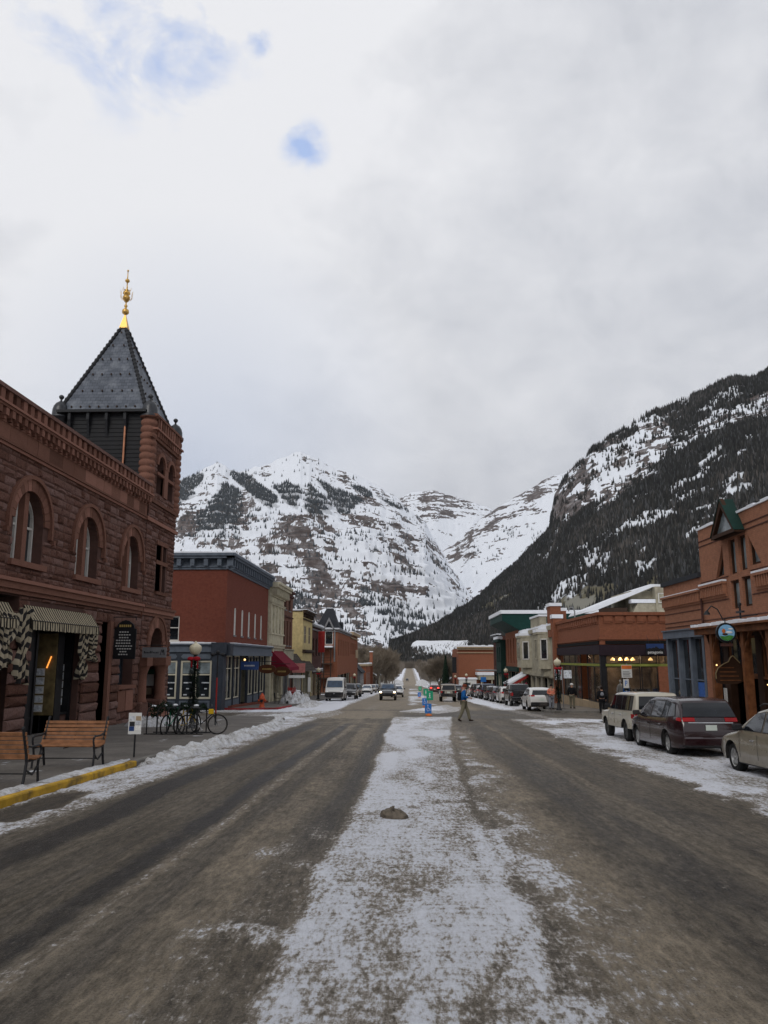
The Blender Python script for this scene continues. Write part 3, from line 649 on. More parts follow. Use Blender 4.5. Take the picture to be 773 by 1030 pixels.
kerb([(-22, 58.45), (-11.6, 58.42)]+arc(-11.6, 60.4, 1.98, 270, 360, 6)+[(-9.62, 66)], 'kerb_red', 'red_kerb'); kerb([(-9.62, 66), (-9.62, 122)], 'kerb_stone')
slab('pavement', [(-9.7, 140), (-9.7, 400), (-60, 400), (-60, 140)], -.05, .2, 'pavement', 12)
slab('pavement', [(9.7, -8), (60, -8), (60, 42), (12.5, 42)]+arc(12.2, 39.4, 2.5, 90, 180, 6), -.05, .2, 'pavement'); kerb([(9.62, -8), (9.62, 39.4)], 'kerb_stone')
slab('pavement', [(10.5, 59.5), (11.5, 57.6), (9.3, 57.1), (9.3, 55.2), (9.6, 54.2), (13.2, 54.2), (13.4, 56.8), (60, 56.8), (60, 122), (10.5, 122)], -.05, .2, 'pavement'); kerb([(13.2, 54.12), (9.6, 54.12), (9.22, 55.2), (9.22, 57.1)], 'kerb_stone'); kerb([(10.42, 59.5), (10.42, 122)], 'kerb_stone')
slab('pavement', [(9.7, 140), (60, 140), (60, 400), (9.7, 400)], -.05, .2, 'pavement', 12)
# ---- ploughed snow -------------------------------------------------------
t = NT('bank_snow'); o = t.obj(); n = t.noise(o, 3, 7, .7); n2 = t.noise(o, 25, 4, .7)
t.col(t.ramp(t.math('ADD', t.math('MULTIPLY', n, .7), t.math('MULTIPLY', n2, .3)), [(.37, (.15, .13, .11)), (.46, (.50, .49, .48)), (.58, (.74, .76, .80))])); t.b.inputs['Roughness'].default_value = .85; t.bump(t.math('ADD', n, n2), .9, .06)
def bank(name, pts, w_, h, seed, amp=1.0, z0=0.0):
    """ridge of lumpy snow along a line of ground points"""
    P = []; 
    for a, b in zip(pts[:-1], pts[1:]):
        n = max(2, int(math.dist(a, b)/.09)); P += [(a[0]+(b[0]-a[0])*i/n, a[1]+(b[1]-a[1])*i/n) for i in range(n)]
    P.append(pts[-1]); P = np.array(P); D = np.gradient(P, axis=0); D /= np.linalg.norm(D, axis=1)[:, None]; N_ = np.stack([-D[:, 1], D[:, 0]], 1)
    s = np.linspace(-1, 1, 26); L = np.linspace(0, 1, len(P)); wl = w_*(.7+.7*fbm(L*len(P)*.03, L*0, 0, 3, seed))*np.minimum(1, np.minimum(L, 1-L)*9+.15)
    X = P[:, 0][:, None]+N_[:, 0][:, None]*s*wl[:, None]; Y = P[:, 1][:, None]+N_[:, 1][:, None]*s*wl[:, None]
    q = (1-np.abs(s)**1.6)[None, :]*(h*(.35+1.1*fbm(L*len(P)*.05, L*0, 0, 4, seed+1))*np.minimum(1, np.minimum(L, 1-L)*8))[:, None]
    lump = ((ridged(X*2.0, Y*2.0, 0, 5, seed+2)-.45)*.7+(fbm(X*5.5, Y*5.5, 0, 4, seed+3)-.5)*.9)*h*amp
    Z = gzv(Y)+z0+q+lump*(1-s**4)[None, :]-.035*(np.abs(s) > .92)[None, :]
    o = gridmesh(name, X, Y, Z, 'bank_snow'); return tag(o, kind='stuff', label=None, cat='snow')
def lab(o, l): o['label'] = l; return o
b1 = [(-6.35, 19.0), (-6.15, 23), (-6.1, 28), (-6.1, 34), (-6.3, 39), (-6.9, 43), (-7.6, 46)]
lab(bank('snow_bank', b1, .36, .17, 301, 1.7), 'long lumpy ridge of ploughed snow along the left kerb past the yellow paint')
lab(bank('snow_bank', [(-6.75, 10.5), (-6.72, 13), (-6.7, 16.5), (-6.68, 19.5)], .16, .05, 305, 1.2, .15), 'thin crust of snow on the pavement edge behind the yellow kerb')
lab(bank('snow_bank', [(-8.0, 44.6), (-7.2, 49), (-6.4, 54), (-5.4, 55)], .9, .14, 311), 'low snow ridge lying across the side street mouth on the left')
lab(bank('snow_bank', [(-8.2, 63), (-8.6, 70), (-8.9, 76)], .8, .30, 321), 'snow bank at the kerb in front of the white van')
lab(bank('snow_bank', [(9.5, 60), (9.35, 75), (9.4, 95)], .35, .22, 331), 'narrow snow bank between the right kerb and the parked cars beyond the crossing')
lab(bank('snow_bank', [(9.45, 19), (9.4, 30), (9.5, 38)], .30, .2, 341), 'narrow snow bank behind the near parked cars on the right')
lab(bank('snow_bank', [(-7.55, 11.35), (-7.9, 11.9), (-8.1, 12.6)], .35, .30, 351, 1.1, .15), 'small snow heap on the pavement under the end of the nearest bench')
lab(bank('snow_bank', [(-10.6, 70.5), (-10.2, 73), (-10.0, 75)], 1.0, .85, 361, 1.6, .1), 'tall grey heap of ploughed snow on the pavement beside the white van')
lab(bank('snow_bank', [(-11.4, 33.4), (-10.4, 35.8), (-9.9, 37.6)], .8, .42, 371, 1.0, .15), 'snow heap under the bicycle rack hoops')
for sx, sd in ((-1, 381), (1, 391)): lab(bank('snow_bank', [(6.5*sx, 415), (7*sx, 450), (8*sx, 520)], 3.2, 1.3, sd, .6), ['', 'right-hand', 'left-hand'][sx]+' snow bank along the rising far end of the road')
m = MB('dirty_ice'); pm('dirty_ice', (.125, .105, .082), var=.45, scale=9, bump=1.0, bscale=18, dist=.03)
rg = np.random.RandomState(4)
for k in range(1):
    n_, mm = 36, 20; vs = []; fs = []
    for j in range(mm+1):
        for i in range(n_):
            th_, ph = 2*math.pi*i/n_, math.pi*.5*j/mm
            q = .8+.55*float(ridged(math.cos(th_)*1.3*math.sin(ph+.2)+3, math.sin(th_)*1.3+5, math.cos(ph)*2, 4, 9))-.25
            vs.append((.27*q*math.cos(th_)*math.cos(ph)+.02*math.cos(2*th_), .2*q*math.sin(th_)*math.cos(ph), .17*q*math.sin(ph)**.8-.02+.05*math.cos(th_-2.6)*math.sin(ph)))
    for j in range(mm):
        for i in range(n_): fs.append((j*n_+i, j*n_+(i+1) % n_, (j+1)*n_+(i+1) % n_, (j+1)*n_+i))
    m.add(vs, fs, True)
o = m.build('ice_lump'); o.scale = (.82, .82, .8); o.location = (-.24, 12.15, gz(12.15)+.035); tag(o, 'dirty brown lump of frozen slush lying alone on the snowy median', 'ice lump')
# ================================================================ facade kit
def ashlar(name, c1, c2, dark, bump=.7, sc=14):
    t = NT(name); o = t.obj(); isl = t.N('ShaderNodeNewGeometry').outputs['Random Per Island']
    n = t.noise(o, 2.2, 6, .65); n2 = t.noise(o, sc, 6, .7)
    c = t.mix(isl, c1, c2); c = t.mix(t.ramp(n2, [(.34, .75), (.55, 0.)]), c, dark); c = t.mix(t.ramp(n, [(.5, 0.), (.75, .45)]), c, tuple(x*.55 for x in c1))
    c = t.mix(1.0, c, t.ramp(isl, [(0, .5), (.35, .85), (.7, 1.1), (1, 1.6)]), 'MULTIPLY')
    t.col(c); t.b.inputs['Roughness'].default_value = .92; t.b.inputs['Specular IOR Level'].default_value = .12; t.bump(t.math('ADD', n2, t.math('MULTIPLY', n, .8)), bump, .05); return t.m
ashlar('red_sandstone', (.235, .112, .080), (.135, .085, .074), (.070, .036, .029))
ashlar('dressed_sandstone', (.255, .122, .084), (.20, .10, .074), (.12, .058, .043), .25, 30)
pm('mortar_stone', (.10, .055, .045), bump=.5); pm('black_paint', (.012, .012, .014), rough=.45, var=.3); pm('dark_metal', (.022, .023, .026), rough=.5)
pm('copper', (.45, .20, .11), rough=.4, metal=.6); pm('lead_dome', (.045, .047, .052), rough=.35, metal=.5, var=.35, scale=6)
t = NT('slate'); uv = t.uv(); b = t.N('ShaderNodeTexBrick'); t.L(uv, b.inputs['Vector']); b.inputs['Scale'].default_value = 1; b.inputs['Brick Width'].default_value = .26; b.inputs['Row Height'].default_value = .2; b.inputs['Mortar Size'].default_value = .006
b.inputs['Color1'].default_value = c4((.070, .082, .104)); b.inputs['Color2'].default_value = c4((.12, .135, .165)); b.inputs['Mortar'].default_value = c4((.02, .022, .026)); b.inputs['Bias'].default_value = 0
n = t.noise(uv, 1.1, 6, .65); c = t.mix(t.ramp(n, [(.5, 0.), (.68, .55)]), b.outputs['Color'], (.24, .26, .29)); t.col(c); t.b.inputs['Roughness'].default_value = .55; t.b.inputs['Specular IOR Level'].default_value = .25; t.bump(t.math('SUBTRACT', t.math('MULTIPLY', n, .3), b.outputs['Fac']), .6, .02)
pm('gold', (.62, .38, .11), rough=.38, metal=.9, var=.25, scale=9, bump=.1); pm('roof_snow', (.76, .78, .82), var=.05, rough=.8, bump=.5, bscale=9, dist=.03)
pm('white_frame', (.60, .58, .54), var=.08, dirt=((.3, .28, .25), .55, .5)); pm('cream_frame', (.60, .56, .44), var=.08, dirt=((.35, .31, .24), .55, .5)); pm('dark_wood', (.045, .028, .020), rough=.6)
pm('interior_dark', (.012, .011, .011), rough=.9); pm('interior_warm', (.09, .05, .025), rough=.9, var=.6, scale=2); glassm('window_glass'); glassm('glass_blue', (.03, .045, .06)); glassm('glass_pale', (.16, .19, .20), .2)
emis('lamp_warm', (1.0, .62, .25), 1.6); emis('neon_orange', (1.0, .35, .06), 1.1); pm('poster', (.55, .58, .62), var=.5, scale=9, bump=0); pm('poster_white', (.72, .72, .70), var=.15, scale=20, bump=0); pm('poster_blue', (.05, .12, .35), var=.3, scale=9, bump=0)
pm('green_notice', (.03, .16, .09), bump=0); pm('tan_stone2', (.34, .27, .19), bump=0); pm('painted_glow', (.16, .12, .055), var=.5, scale=3, bump=0)
class Fc:
    def __init__(s, axis, pos, sg): s.ax = axis; s.p = pos; s.s = sg
    def P(s, a, z, d=0.): return (s.p+s.s*d, a, z) if s.ax == 'x' else (a, s.p+s.s*d, z)
def fbox(m, f, a0, a1, z0, z1, d0, d1): p = f.P(a0, z0, d0); q = f.P(a1, z1, d1); return m.box(*p, *q)
def fpoly(m, f, pts, d0, d1): return m.prism(pts, f.p+f.s*d0, f.p+f.s*d1, f.ax)
from mathutils.geometry import tessellate_polygon
def fix(f, vs, tri, want_out=True):
    a, b, c = [Vector(vs[i]) for i in tri[:3]]; n = (b-a).cross(c-a); o = Vector(f.P(0, 0, 1))-Vector(f.P(0, 0, 0))
    return tri if (n.dot(o) > 0) == want_out else tuple(reversed(tri))
def wallholes(m, f, outer, holes, depth=.35, d=0.0, rev=None):
    loops = [outer]+holes; flat = [p for l in loops for p in l]
    tr = tessellate_polygon([[Vector((p[0], p[1], 0)) for p in l] for l in loops]); vs = [f.P(p[0], p[1], d) for p in flat]
    m.add(vs, [fix(f, vs, tuple(t_)) for t_ in tr])
    if rev: m.m(rev)
    for h in holes:
        n = len(h); v2 = [f.P(p[0], p[1], d) for p in h]+[f.P(p[0], p[1], d-depth) for p in h]; m.add(v2, [(i, (i+1) % n, n+(i+1) % n, n+i) for i in range(n)])
    return m
def fring(m, f, outer, inner, d0, d1):
    n = len(outer); vs = [f.P(p[0], p[1], d1) for p in outer]+[f.P(p[0], p[1], d1) for p in inner]+[f.P(p[0], p[1], d0) for p in outer]+[f.P(p[0], p[1], d0) for p in inner]
    fs = []
    for i in range(n-1):
        j = i+1; fs += [(i, j, n+j, n+i), (2*n+j, 2*n+i, 3*n+i, 3*n+j), (i, 2*n+i, 2*n+j, j), (n+j, 3*n+j, 3*n+i, n+i)]
    fs += [(0, n, 3*n, 2*n), (n-1, 3*n-1, 4*n-1, 2*n-1)]
    return m.add(vs, fs)
def archp(c, hw, z0, zs, n=14, rise=None):
    rise = hw if rise is None else rise
    return [(c-hw, z0)]+[(c-hw*math.cos(math.pi*i/n), zs+rise*math.sin(math.pi*i/n)) for i in range(n+1)]+[(c+hw, z0)]
def rectp(a0, a1, z0, z1): return [(a0, z0), (a0, z1), (a1, z1), (a1, z0)]
_brg = random.Random(11)
def rblock(m, f, a0, a1, z0, z1, d, pr):
    j = lambda k: (_brg.random()-.5)*k
    g = .012; a0 += g; a1 -= g; z0 += g; z1 -= g
    if a1-a0 < .03 or z1-z0 < .03: return
    ia = min(.05, (a1-a0)*.22); iz = min(.05, (z1-z0)*.25); am = (a0+a1)/2+j((a1-a0)*.3); zm = (z0+z1)/2+j((z1-z0)*.2)
    v = [f.P(a0, z0, d), f.P(a1, z0, d), f.P(a1, z1, d), f.P(a0, z1, d)]+[f.P(a0, z0, d+.012), f.P(a1, z0, d+.012), f.P(a1, z1, d+.012), f.P(a0, z1, d+.012)]
    v += [f.P(a+j(ia*.7), z+j(iz*.7), d+pr*(.45+.5*_brg.random())) for a, z in ((a0+ia, z0+iz), (a1-ia, z0+iz), (a1-ia, z1-iz), (a0+ia, z1-iz))]+[f.P(am, zm, d+pr*(.8+.4*_brg.random()))]
    fs = [(0, 1, 5, 4), (1, 2, 6, 5), (2, 3, 7, 6), (3, 0, 4, 7), (4, 5, 9, 8), (5, 6, 10, 9), (6, 7, 11, 10), (7, 4, 8, 11), (8, 9, 12), (9, 10, 12), (10, 11, 12), (11, 8, 12)]
    if (f.ax == 'x') != (f.s > 0): fs = [tuple(reversed(q)) for q in fs]
    m.add(v, fs)
def courses(m, f, a0, a1, z0, z1, d=0., pr=.06, hole=None, hs=(.16, .34), ws=(.3, .9)):
    z = z0
    while z < z1-.04:
        h = min(_brg.uniform(*hs), z1-z)
        if z1-(z+h) < .08: h = z1-z
        segs = [(a0, a1)]
        if hole:
            for fn in hole:
                q = fn(z+h/2)
                if q:
                    ns = []
                    for s0, s1 in segs:
                        if q[1] <= s0 or q[0] >= s1: ns.append((s0, s1))
                        else:
                            if q[0] > s0: ns.append((s0, q[0]))
                            if q[1] < s1: ns.append((q[1], s1))
                    segs = ns
        for s0, s1 in segs:
            a = s0
            while a < s1-.02:
                w_ = min(_brg.uniform(*ws), s1-a)
                if s1-(a+w_) < .16: w_ = s1-a
                rblock(m, f, a, a+w_, z, z+h, d, pr*_brg.uniform(.6, 1.3)); a += w_
        z += h
    return m
def window(par, f, shape, d=-.22, frame='white_frame', glass='window_glass', fw=.07, mull=(), trans=(), name='window', depth=.06, sill=None, label=None):
    g = MB(glass); fpoly(g, f, shape, d-.02, d); w_ = g.build(name, par)
    if label: w_['label'] = label
    xs = [p[0] for p in shape]; zs_ = [p[1] for p in shape]; a0, a1, z0, z1 = min(xs), max(xs), min(zs_), max(zs_); ca = (a0+a1)/2
    fr = MB(frame)
    if len(shape) == 4 and frame:
        fbox(fr, f, a0, a0+fw, z0, z1, d, d+depth); fbox(fr, f, a1-fw, a1, z0, z1, d, d+depth); fbox(fr, f, a0+fw, a1-fw, z0, z0+fw, d, d+depth); fbox(fr, f, a0+fw, a1-fw, z1-fw, z1, d, d+depth)
    else:
        cz = sum(zs_)/len(zs_); inn = [(p[0]+(fw if p[0] < ca else -fw), p[1]-(fw if p[1] > cz else -fw)) for p in shape]
        fring(fr, f, shape+[shape[0]], inn+[inn[0]], d, d+depth)
    for a in mull: fbox(fr, f, a-fw*.35, a+fw*.35, z0+fw, z1-fw*.8, d+.001, d+depth*.8)
    for z in trans: fbox(fr, f, a0+fw*.9, a1-fw*.9, z-fw*.35, z+fw*.35, d+.002, d+depth*.9)
    fr.build('frame', w_)
    if sill: s_ = MB(sill); fbox(s_, f, a0-.1, a1+.1, z0-.12, z0-.005, d, .09); s_.build('sill', w_)
    return w_
def part(par, name, mat, fn, label=None):
    m = MB(mat); fn(m); o = m.build(name, par)
    if label: o['label'] = label
    return o
# ================================================================ the red sandstone corner building
SX = -13.0; f = Fc('x', SX, 1); zg = lambda y: gz(y)+.15
bd = thing('stone_building', (-16, 30, gz(30)), 'large rough red sandstone building with arched upper windows, striped awnings and a slate-roofed corner tower', 'building')
AW = [16.4, 21.4, 26.45, 31.5, 36.55]; HW = 1.08; Z0, ZS = 5.18, 6.55; RO_ = 1.62
ahole = lambda c, hw, z0, zs_, r: (lambda z: (c-hw, c+hw) if z0 < z < zs_ else ((c-math.sqrt(max(0, r*r-(z-zs_)**2)), c+math.sqrt(max(0, r*r-(z-zs_)**2))) if zs_ <= z < zs_+r-.02 else None))
doors = [(21.9, 26.2, 4.0), (26.95, 31.5, 3.75), (33.35, 34.2, 3.55), (35.6, 37.6, 3.5)]
m = MB('mortar_stone'); Y0 = 12.0; Y1 = 38.4
holes = [archp(c, HW, Z0, ZS) for c in AW]+[rectp(15.5, 20.6, -.4, 3.8)]+[rectp(a, b, (-1.5 if k < 3 else .75), z) for k, (a, b, z) in enumerate(doors)]
wallholes(m, f, [(Y0, -2), (Y1, -2), (Y1, 8.8), (Y0, 8.8)], holes, .75, 0.)
m.m('mortar_stone'); m.box(-26, Y0, -2, SX-.8, Y0+.3, 10); m.m('interior_dark'); m.box(-15.8, Y0, -2, -15.7, 38.35, 9.8); m.box(-15.8, Y0, 4.2, -13.8, 38.35, 4.3); m.box(-15.8, 38.2, -2, -13.8, 38.3, 9); m.m('mortar_stone'); m.box(-26, Y0, 9.9, SX-.3, 44, 10.1); m.box(-26.2, Y0, -3, -26, 44, 10.1)
m.m('red_sandstone')
hz = [ahole(c, HW+.02, Z0-.1, ZS, RO_-.04) for c in AW]
hz2 = [ahole(c, RO_-.02, ZS-.45, ZS, RO_-.04) for c in AW]
courses(m, f, Y0, Y1, 4.55, 8.72, 0, .07, hz+hz2)
gh = [lambda z: (15.5, 20.6) if z < 3.8 else None]+[(lambda z, a=a, b=b, q=q, k=k: (a, b) if (z < q and (k < 3 or z > .75)) else None) for k, (a, b, q) in enumerate(doors)]
courses(m, f, Y0, Y1, -1.4, 4.05, 0, .10, gh, (.3, .42), (.4, .9))
m.build('wall', bd)
def piers(m):
    pass
for a0, a1 in ((25.6, 26.95), (31.5, 33.15), (34.5, 35.5)): part(bd, 'pier', 'red_sandstone', lambda m: courses(m, f, a0, a1, zg(a1)-.1, 3.5 if a0 < 34 else 3.6, .10, .13, None, (.34, .42), (1.6, 1.7)))
part(bd, 'door_jamb', 'dressed_sandstone', lambda m: fbox(m, f, 34.2, 34.5, zg(34)-.1, 3.55, -.5, .16))
def belt(m):
    for z0, z1, d in ((4.06, 4.2, .12), (4.2, 4.42, .22), (4.42, 4.54, .30), (8.70, 8.80, .12), (8.8, 8.88, .18)): fbox(m, f, Y0, Y1, z0, z1, 0, d)
part(bd, 'string_course', 'dressed_sandstone', belt)
def frieze(m):
    a = Y0
    while a < Y1: b_ = min(a+_brg.uniform(.7, 1.2), Y1); fbox(m, f, a+.006, b_-.006, 8.885, 9.45, 0, .035+_brg.random()*.012); a = b_
part(bd, 'frieze', 'dressed_sandstone', frieze)
def parapet(m):
    fbox(m, f, Y0, Y1, 9.45, 10.42, -.25, .06)
    fbox(m, f, Y0, Y1, 9.84, 9.92, .06, .28); fbox(m, f, Y0, Y1, 9.92, 10.0, .06, .34); a = Y0+.1
    while a < Y1-.2:
        fbox(m, f, a, a+.2, 9.60, 9.838, .06, .25); fbox(m, f, a+.03, a+.17, 9.48, 9.62, .06, .18); a += .42
    a = Y0+.05
    while a < Y1-.3: fbox(m, f, a, a+.26, 10.0, 10.42, .06, .20); a += .50
    m.m('red_sandstone'); fbox(m, f, Y0, Y1, 10.42, 10.55, -.3, .26); m.m('roof_snow'); fbox(m, f, Y0, Y1, 10.55, 10.59, -.28, .1)
part(bd, 'parapet', 'dressed_sandstone', parapet)
for c in AW:
    w_ = MB('window_glass'); fpoly(w_, f, archp(c, HW-.02, Z0, ZS), -.46, -.44); w_ = w_.build('window', bd)
    fr = MB('white_frame')
    for s_ in (-1, 1):
        e0 = c+s_*.16; e1 = c+s_*(HW-.02); a0, a1 = min(e0, e1), max(e0, e1)
        n = 12; out = [(a0, Z0)]; 
        top = lambda a: ZS+math.sqrt(max(0, (HW-.02)**2-(a-c)**2))
        out += [(a0+(a1-a0)*i/n, top(a0+(a1-a0)*i/n)) for i in range(n+1)]+[(a1, Z0)]
        ins = [(min(max(p[0], a0+.1), a1-.1), max(Z0+.1, p[1]-.1)) for p in out]
        fring(fr, f, out+[out[0]], ins+[ins[0]], -.44, -.34); fbox(fr, f, a0+.09, a1-.09, 6.42, 6.5, -.44, -.35)
    fr.build('frame', w_)
    mu = MB('dressed_sandstone'); fbox(mu, f, c-.15, c+.15, Z0, ZS+HW-.03, -.44, -.12); mu.build('mullion', w_)
    sl_ = MB('dressed_sandstone'); fbox(sl_, f, c-HW-.2, c+HW+.2, Z0-.2, Z0-.003, -.4, .16); sl_.build('sill', w_)
    ar = MB('dressed_sandstone'); N_ = 15
    for i in range(N_):
        q = [(c-r*math.cos(math.pi*(i+e_)/N_), ZS+r*math.sin(math.pi*(i+e_)/N_)) for r, e_ in ((HW, .03), (RO_-.12, .03), (RO_-.12, .97), (HW, .97))]; fpoly(ar, f, q, -.02, .06+.02*_brg.random())
    o1 = [(c-RO_*1.0*math.cos(math.pi*i/20), ZS+RO_*math.sin(math.pi*i/20)) for i in range(21)]; o2 = [(c-(RO_-.14)*math.cos(math.pi*i/20), ZS+(RO_-.14)*math.sin(math.pi*i/20)) for i in range(21)]
    o1 = [(c-RO_, ZS-.4)]+o1+[(c+RO_, ZS-.4)]; o2 = [(c-RO_+.14, ZS-.4)]+o2+[(c+RO_-.14, ZS-.4)]
    fring(ar, f, o1, o2, 0, .15)
    for s_ in (-1, 1): fbox(ar, f, c+s_*RO_-(.16 if s_ < 0 else -.02)-.0, c+s_*RO_+(.02 if s_ < 0 else .16)-(.0), ZS-.56, ZS-.4, 0, .18)
    ar.build('arch_ring', bd)
# shop front between the piers
def sfront(par, y0, y1, zt, nm='shop_front'):
    s_ = MB('black_paint'); z = zg(y1)
    w = y1-y0; dy0, dy1 = y0+w*.32, y0+w*.66
    for a in (y0, dy0-.12, dy1, y1-.14): fbox(s_, f, a, a+.14, z-.2, zt, -.7, -.25)
    fbox(s_, f, y0, y1, zt-.7, zt, -.6, -.3); fbox(s_, f, dy0, dy1, z-.2, zt, -2.0, -1.9); fbox(s_, f, dy1, dy1+.55, z-.2, zt, -.75, -.2); fbox(s_, f, dy0-.55, dy0-.1, z-.2, zt, -.85, -.3)
    s_.m('mortar_stone'); fbox(s_, f, y0, dy0-.1, z-.2, z+.62, -.62, -.35); fbox(s_, f, dy1+.1, y1, z-.2, z+.62, -.62, -.35)
    s_.m('black_paint'); fbox(s_, f, y0, dy0-.1, z+.62, z+.7, -.64, -.28); fbox(s_, f, dy1+.1, y1, z+.62, z+.7, -.64, -.28)
    so_ = s_.build(nm, par)
    dr = MB('dark_wood'); fbox(dr, f, dy0+.1, dy1-.1, z-.1, z+2.3, -1.88, -1.8); dr.m('window_glass'); fbox(dr, f, dy0+.3, dy1-.3, z+.7, z+2.1, -1.81, -1.78); dr = dr.build('door', par)
    hd = MB('gold'); fbox(hd, f, dy0+.16, dy0+.2, z+.9, z+1.2, -1.8, -1.72); hd.build('handle', dr)
    for a0, a1, nx in ((y0+.14, dy0-.12, 0), (dy1+.55, y1-.14, 1)):
        g = MB('window_glass'); fbox(g, f, a0, a1, z+.7, zt-.7, -.56, -.54); g = g.build('display_window', par)
        p = MB('poster_white'); zz = z+.95
        for k in range(5):
            for q in range(2 if nx else 1):
                aa = a0+.12+q*.34+nx*.1; p.m('white_frame'); fbox(p, f, aa, aa+.30, zz+.32*k, zz+.32*k+.27, -.539, -.53); p.m('poster'); fbox(p, f, aa+.03, aa+.27, zz+.32*k+.03, zz+.32*k+.24, -.53, -.527)
        p.build('picture_card', g)
sfront(bd, 26.95, 31.5, 3.75); sfront(bd, 21.9, 25.6, 3.75)
lp = part(bd, 'side_display', 'painted_glow', lambda m: m.box(-14.0, 29.90, -.1, -13.22, 29.93, 2.9))  # yellow shop light is put into this panel's colour; it emits none
for k in range(5): part(lp, 'picture_card', 'white_frame', lambda m: (m.box(-13.98, 29.885, .02+.33*k, -13.62, 29.899, .29+.33*k), m.m('poster'), m.box(-13.95, 29.88, .05+.33*k, -13.65, 29.884, .26+.33*k)))
part(bd, 'neon_tube', 'neon_orange', lambda m: m.tube((-13.55, 29.86, 1.62), (-13.40, 29.86, 2.05), .025))
part(bd, 'entrance_door', 'black_paint', lambda m: fbox(m, f, 33.3, 34.25, zg(34)-.1, 3.5, -.9, -.8))
window(bd, f, rectp(35.62, 37.58, .78, 3.45), -.5, 'dark_metal', 'glass_blue', .1, (36.6,), (2.3,))
part(bd, 'window_panel', 'dressed_sandstone', lambda m: (fbox(m, f, 35.5, 37.7, .62, .78, -.4, .2), fbox(m, f, 35.6, 36.5, -.35, .55, 0, .14), fbox(m, f, 36.6, 37.55, -.35, .55, 0, .14)))
# awnings and gathered cloth
def stripe(name, c1, c2, per, vec='uv', k=0):
    t = NT(name); s_ = t.N('ShaderNodeSeparateXYZ'); t.L(t.uv() if vec == 'uv' else t.obj(), s_.inputs[0]); w_ = t.math('FRACT', t.math('DIVIDE', s_.outputs[k], per))
    n = t.noise(t.obj(), 3, 4); c = t.mix(t.math('GREATER_THAN', w_, .55), c1, c2); c = t.mix(t.ramp(n, [(.5, 0.), (.75, .4)]), c, (.08, .07, .05)); t.col(c); t.b.inputs['Roughness'].default_value = .9; t.b.inputs['Specular IOR Level'].default_value = .1; return t.m
stripe('awning_stripe', (.42, .36, .25), (.016, .014, .014), .19, 'obj', 1)
t = NT('cloth_stripe'); at = t.N('ShaderNodeAttribute', attribute_name='cover'); s_ = t.N('ShaderNodeSeparateColor'); t.L(at.outputs['Color'], s_.inputs[0]); w_ = t.math('FRACT', t.math('MULTIPLY', s_.outputs[0], 7.0)); t.col(t.mix(t.math('GREATER_THAN', w_, .52), (.40, .34, .24), (.016, .014, .014))); t.b.inputs['Roughness'].default_value = .9
def awning(y0, y1):
    m = MB('awning_stripe'); n = 40; d0, d1 = .10, .45; zt, zb, zv = 3.74, 3.22, 2.90
    vs = []
    for i in range(n+1):
        y = y0+(y1-y0)*i/n; sg = .02*math.sin(i*2.1); vs += [f.P(y, zt, d0), f.P(y, (zt+zb)/2-.03+sg*.3, (d0+d1)/2), f.P(y, zb, d1), f.P(y, zv+.03*(i % 2), d1+.02+sg)]
    m.add(vs, [(4*i+k, 4*i+k+1, 4*i+5+k, 4*i+4+k) for i in range(n) for k in range(3)])
    for yy in (y0, y1): m.add([f.P(yy, zt, d0), f.P(yy, zb, d1), f.P(yy, zv, d1+.02), f.P(yy, zb, d0)], [(0, 1, 2, 3)])
    a = m.build('awning', bd); part(a, 'piping', 'black_paint', lambda q: q.tube(f.P(y0, zb, d1+.01), f.P(y1, zb, d1+.01), .014)); return a
def cloth(y0, y1, z0, z1, d, sk, seed):
    a = np.linspace(0, 1, 40); b = np.linspace(0, 1, 40); A, B = np.meshgrid(a, b); nar = 1-.55*np.exp(-((B-.62)/.12)**2)*1.0
    cy = y0+(y1-y0)*.5+sk*B; Yv = cy+(A-.5)*(y1-y0)*nar; Zv = z1+(z0-z1)*B+.12*np.sin(A*9+seed)*(B > .1)-.35*A*B*sk; Xv = SX+d+.10*np.sin(A*26+B*4+seed)*(.4+B)*nar-.15*(B-.5)
    o = gridmesh('cloth_drape', Xv, Yv, Zv, 'cloth_stripe', [(B*.9+.035*np.sin(A*9+seed)+.45*A*np.sign(sk+.01)+1.0), A*0, A*0])
    o.parent = bd; o.location = -bd.location; return o
awning(26.35, 32.1); awning(19.9, 25.3)
cloth(24.3, 25.5, 1.7, 3.4, .35, -.10, 1); cloth(25.5, 26.5, 1.3, 3.6, .30, .25, 2); cloth(30.7, 31.5, 1.3, 3.0, .25, .1, 4); cloth(31.4, 32.1, 2.0, 3.0, .35, .2, 3)
# ---- corner tower
TX0, TX1, TY0, TY1 = -18.15, -12.95, 38.4, 43.1; ft = Fc('x', TX1, 1); fs = Fc('y', TY0, -1); tw = bd
m = MB('mortar_stone'); tc_ = 40.75
lw = [(40.15, 40.85), (41.05, 41.75)]
th = [[(TY0+.08, -1.5), (TY0+.08, 1.7)]+[(p[0], max(p[1], 1.7)) for p in archp(tc_, .98, 1.7, 2.55, 14)]+[(42.5, 1.7), (42.5, -1.5)], rectp(lw[0][0], lw[0][1], 5.35, 6.75), rectp(lw[1][0], lw[1][1], 5.35, 6.75), rectp(lw[0][0], lw[0][1], 6.95, 7.75), rectp(lw[1][0], lw[1][1], 6.95, 7.75), archp(40.05, .55, 10.35, 11.8, 10), archp(41.75, .55, 10.35, 11.8, 10)]
wallholes(m, ft, [(TY0, -2), (TY1, -2), (TY1, 14.2), (TY0, 14.2)], th, .5)
m.m('mortar_stone'); m.box(TX0, TY1-.05, 5, TX1, TY1, 14.0); m.box(TX0, TY0+.1, 4, TX1-.5, TY0+.14, 10.1)
m.m('red_sandstone'); RA = 1.5; AH = .98
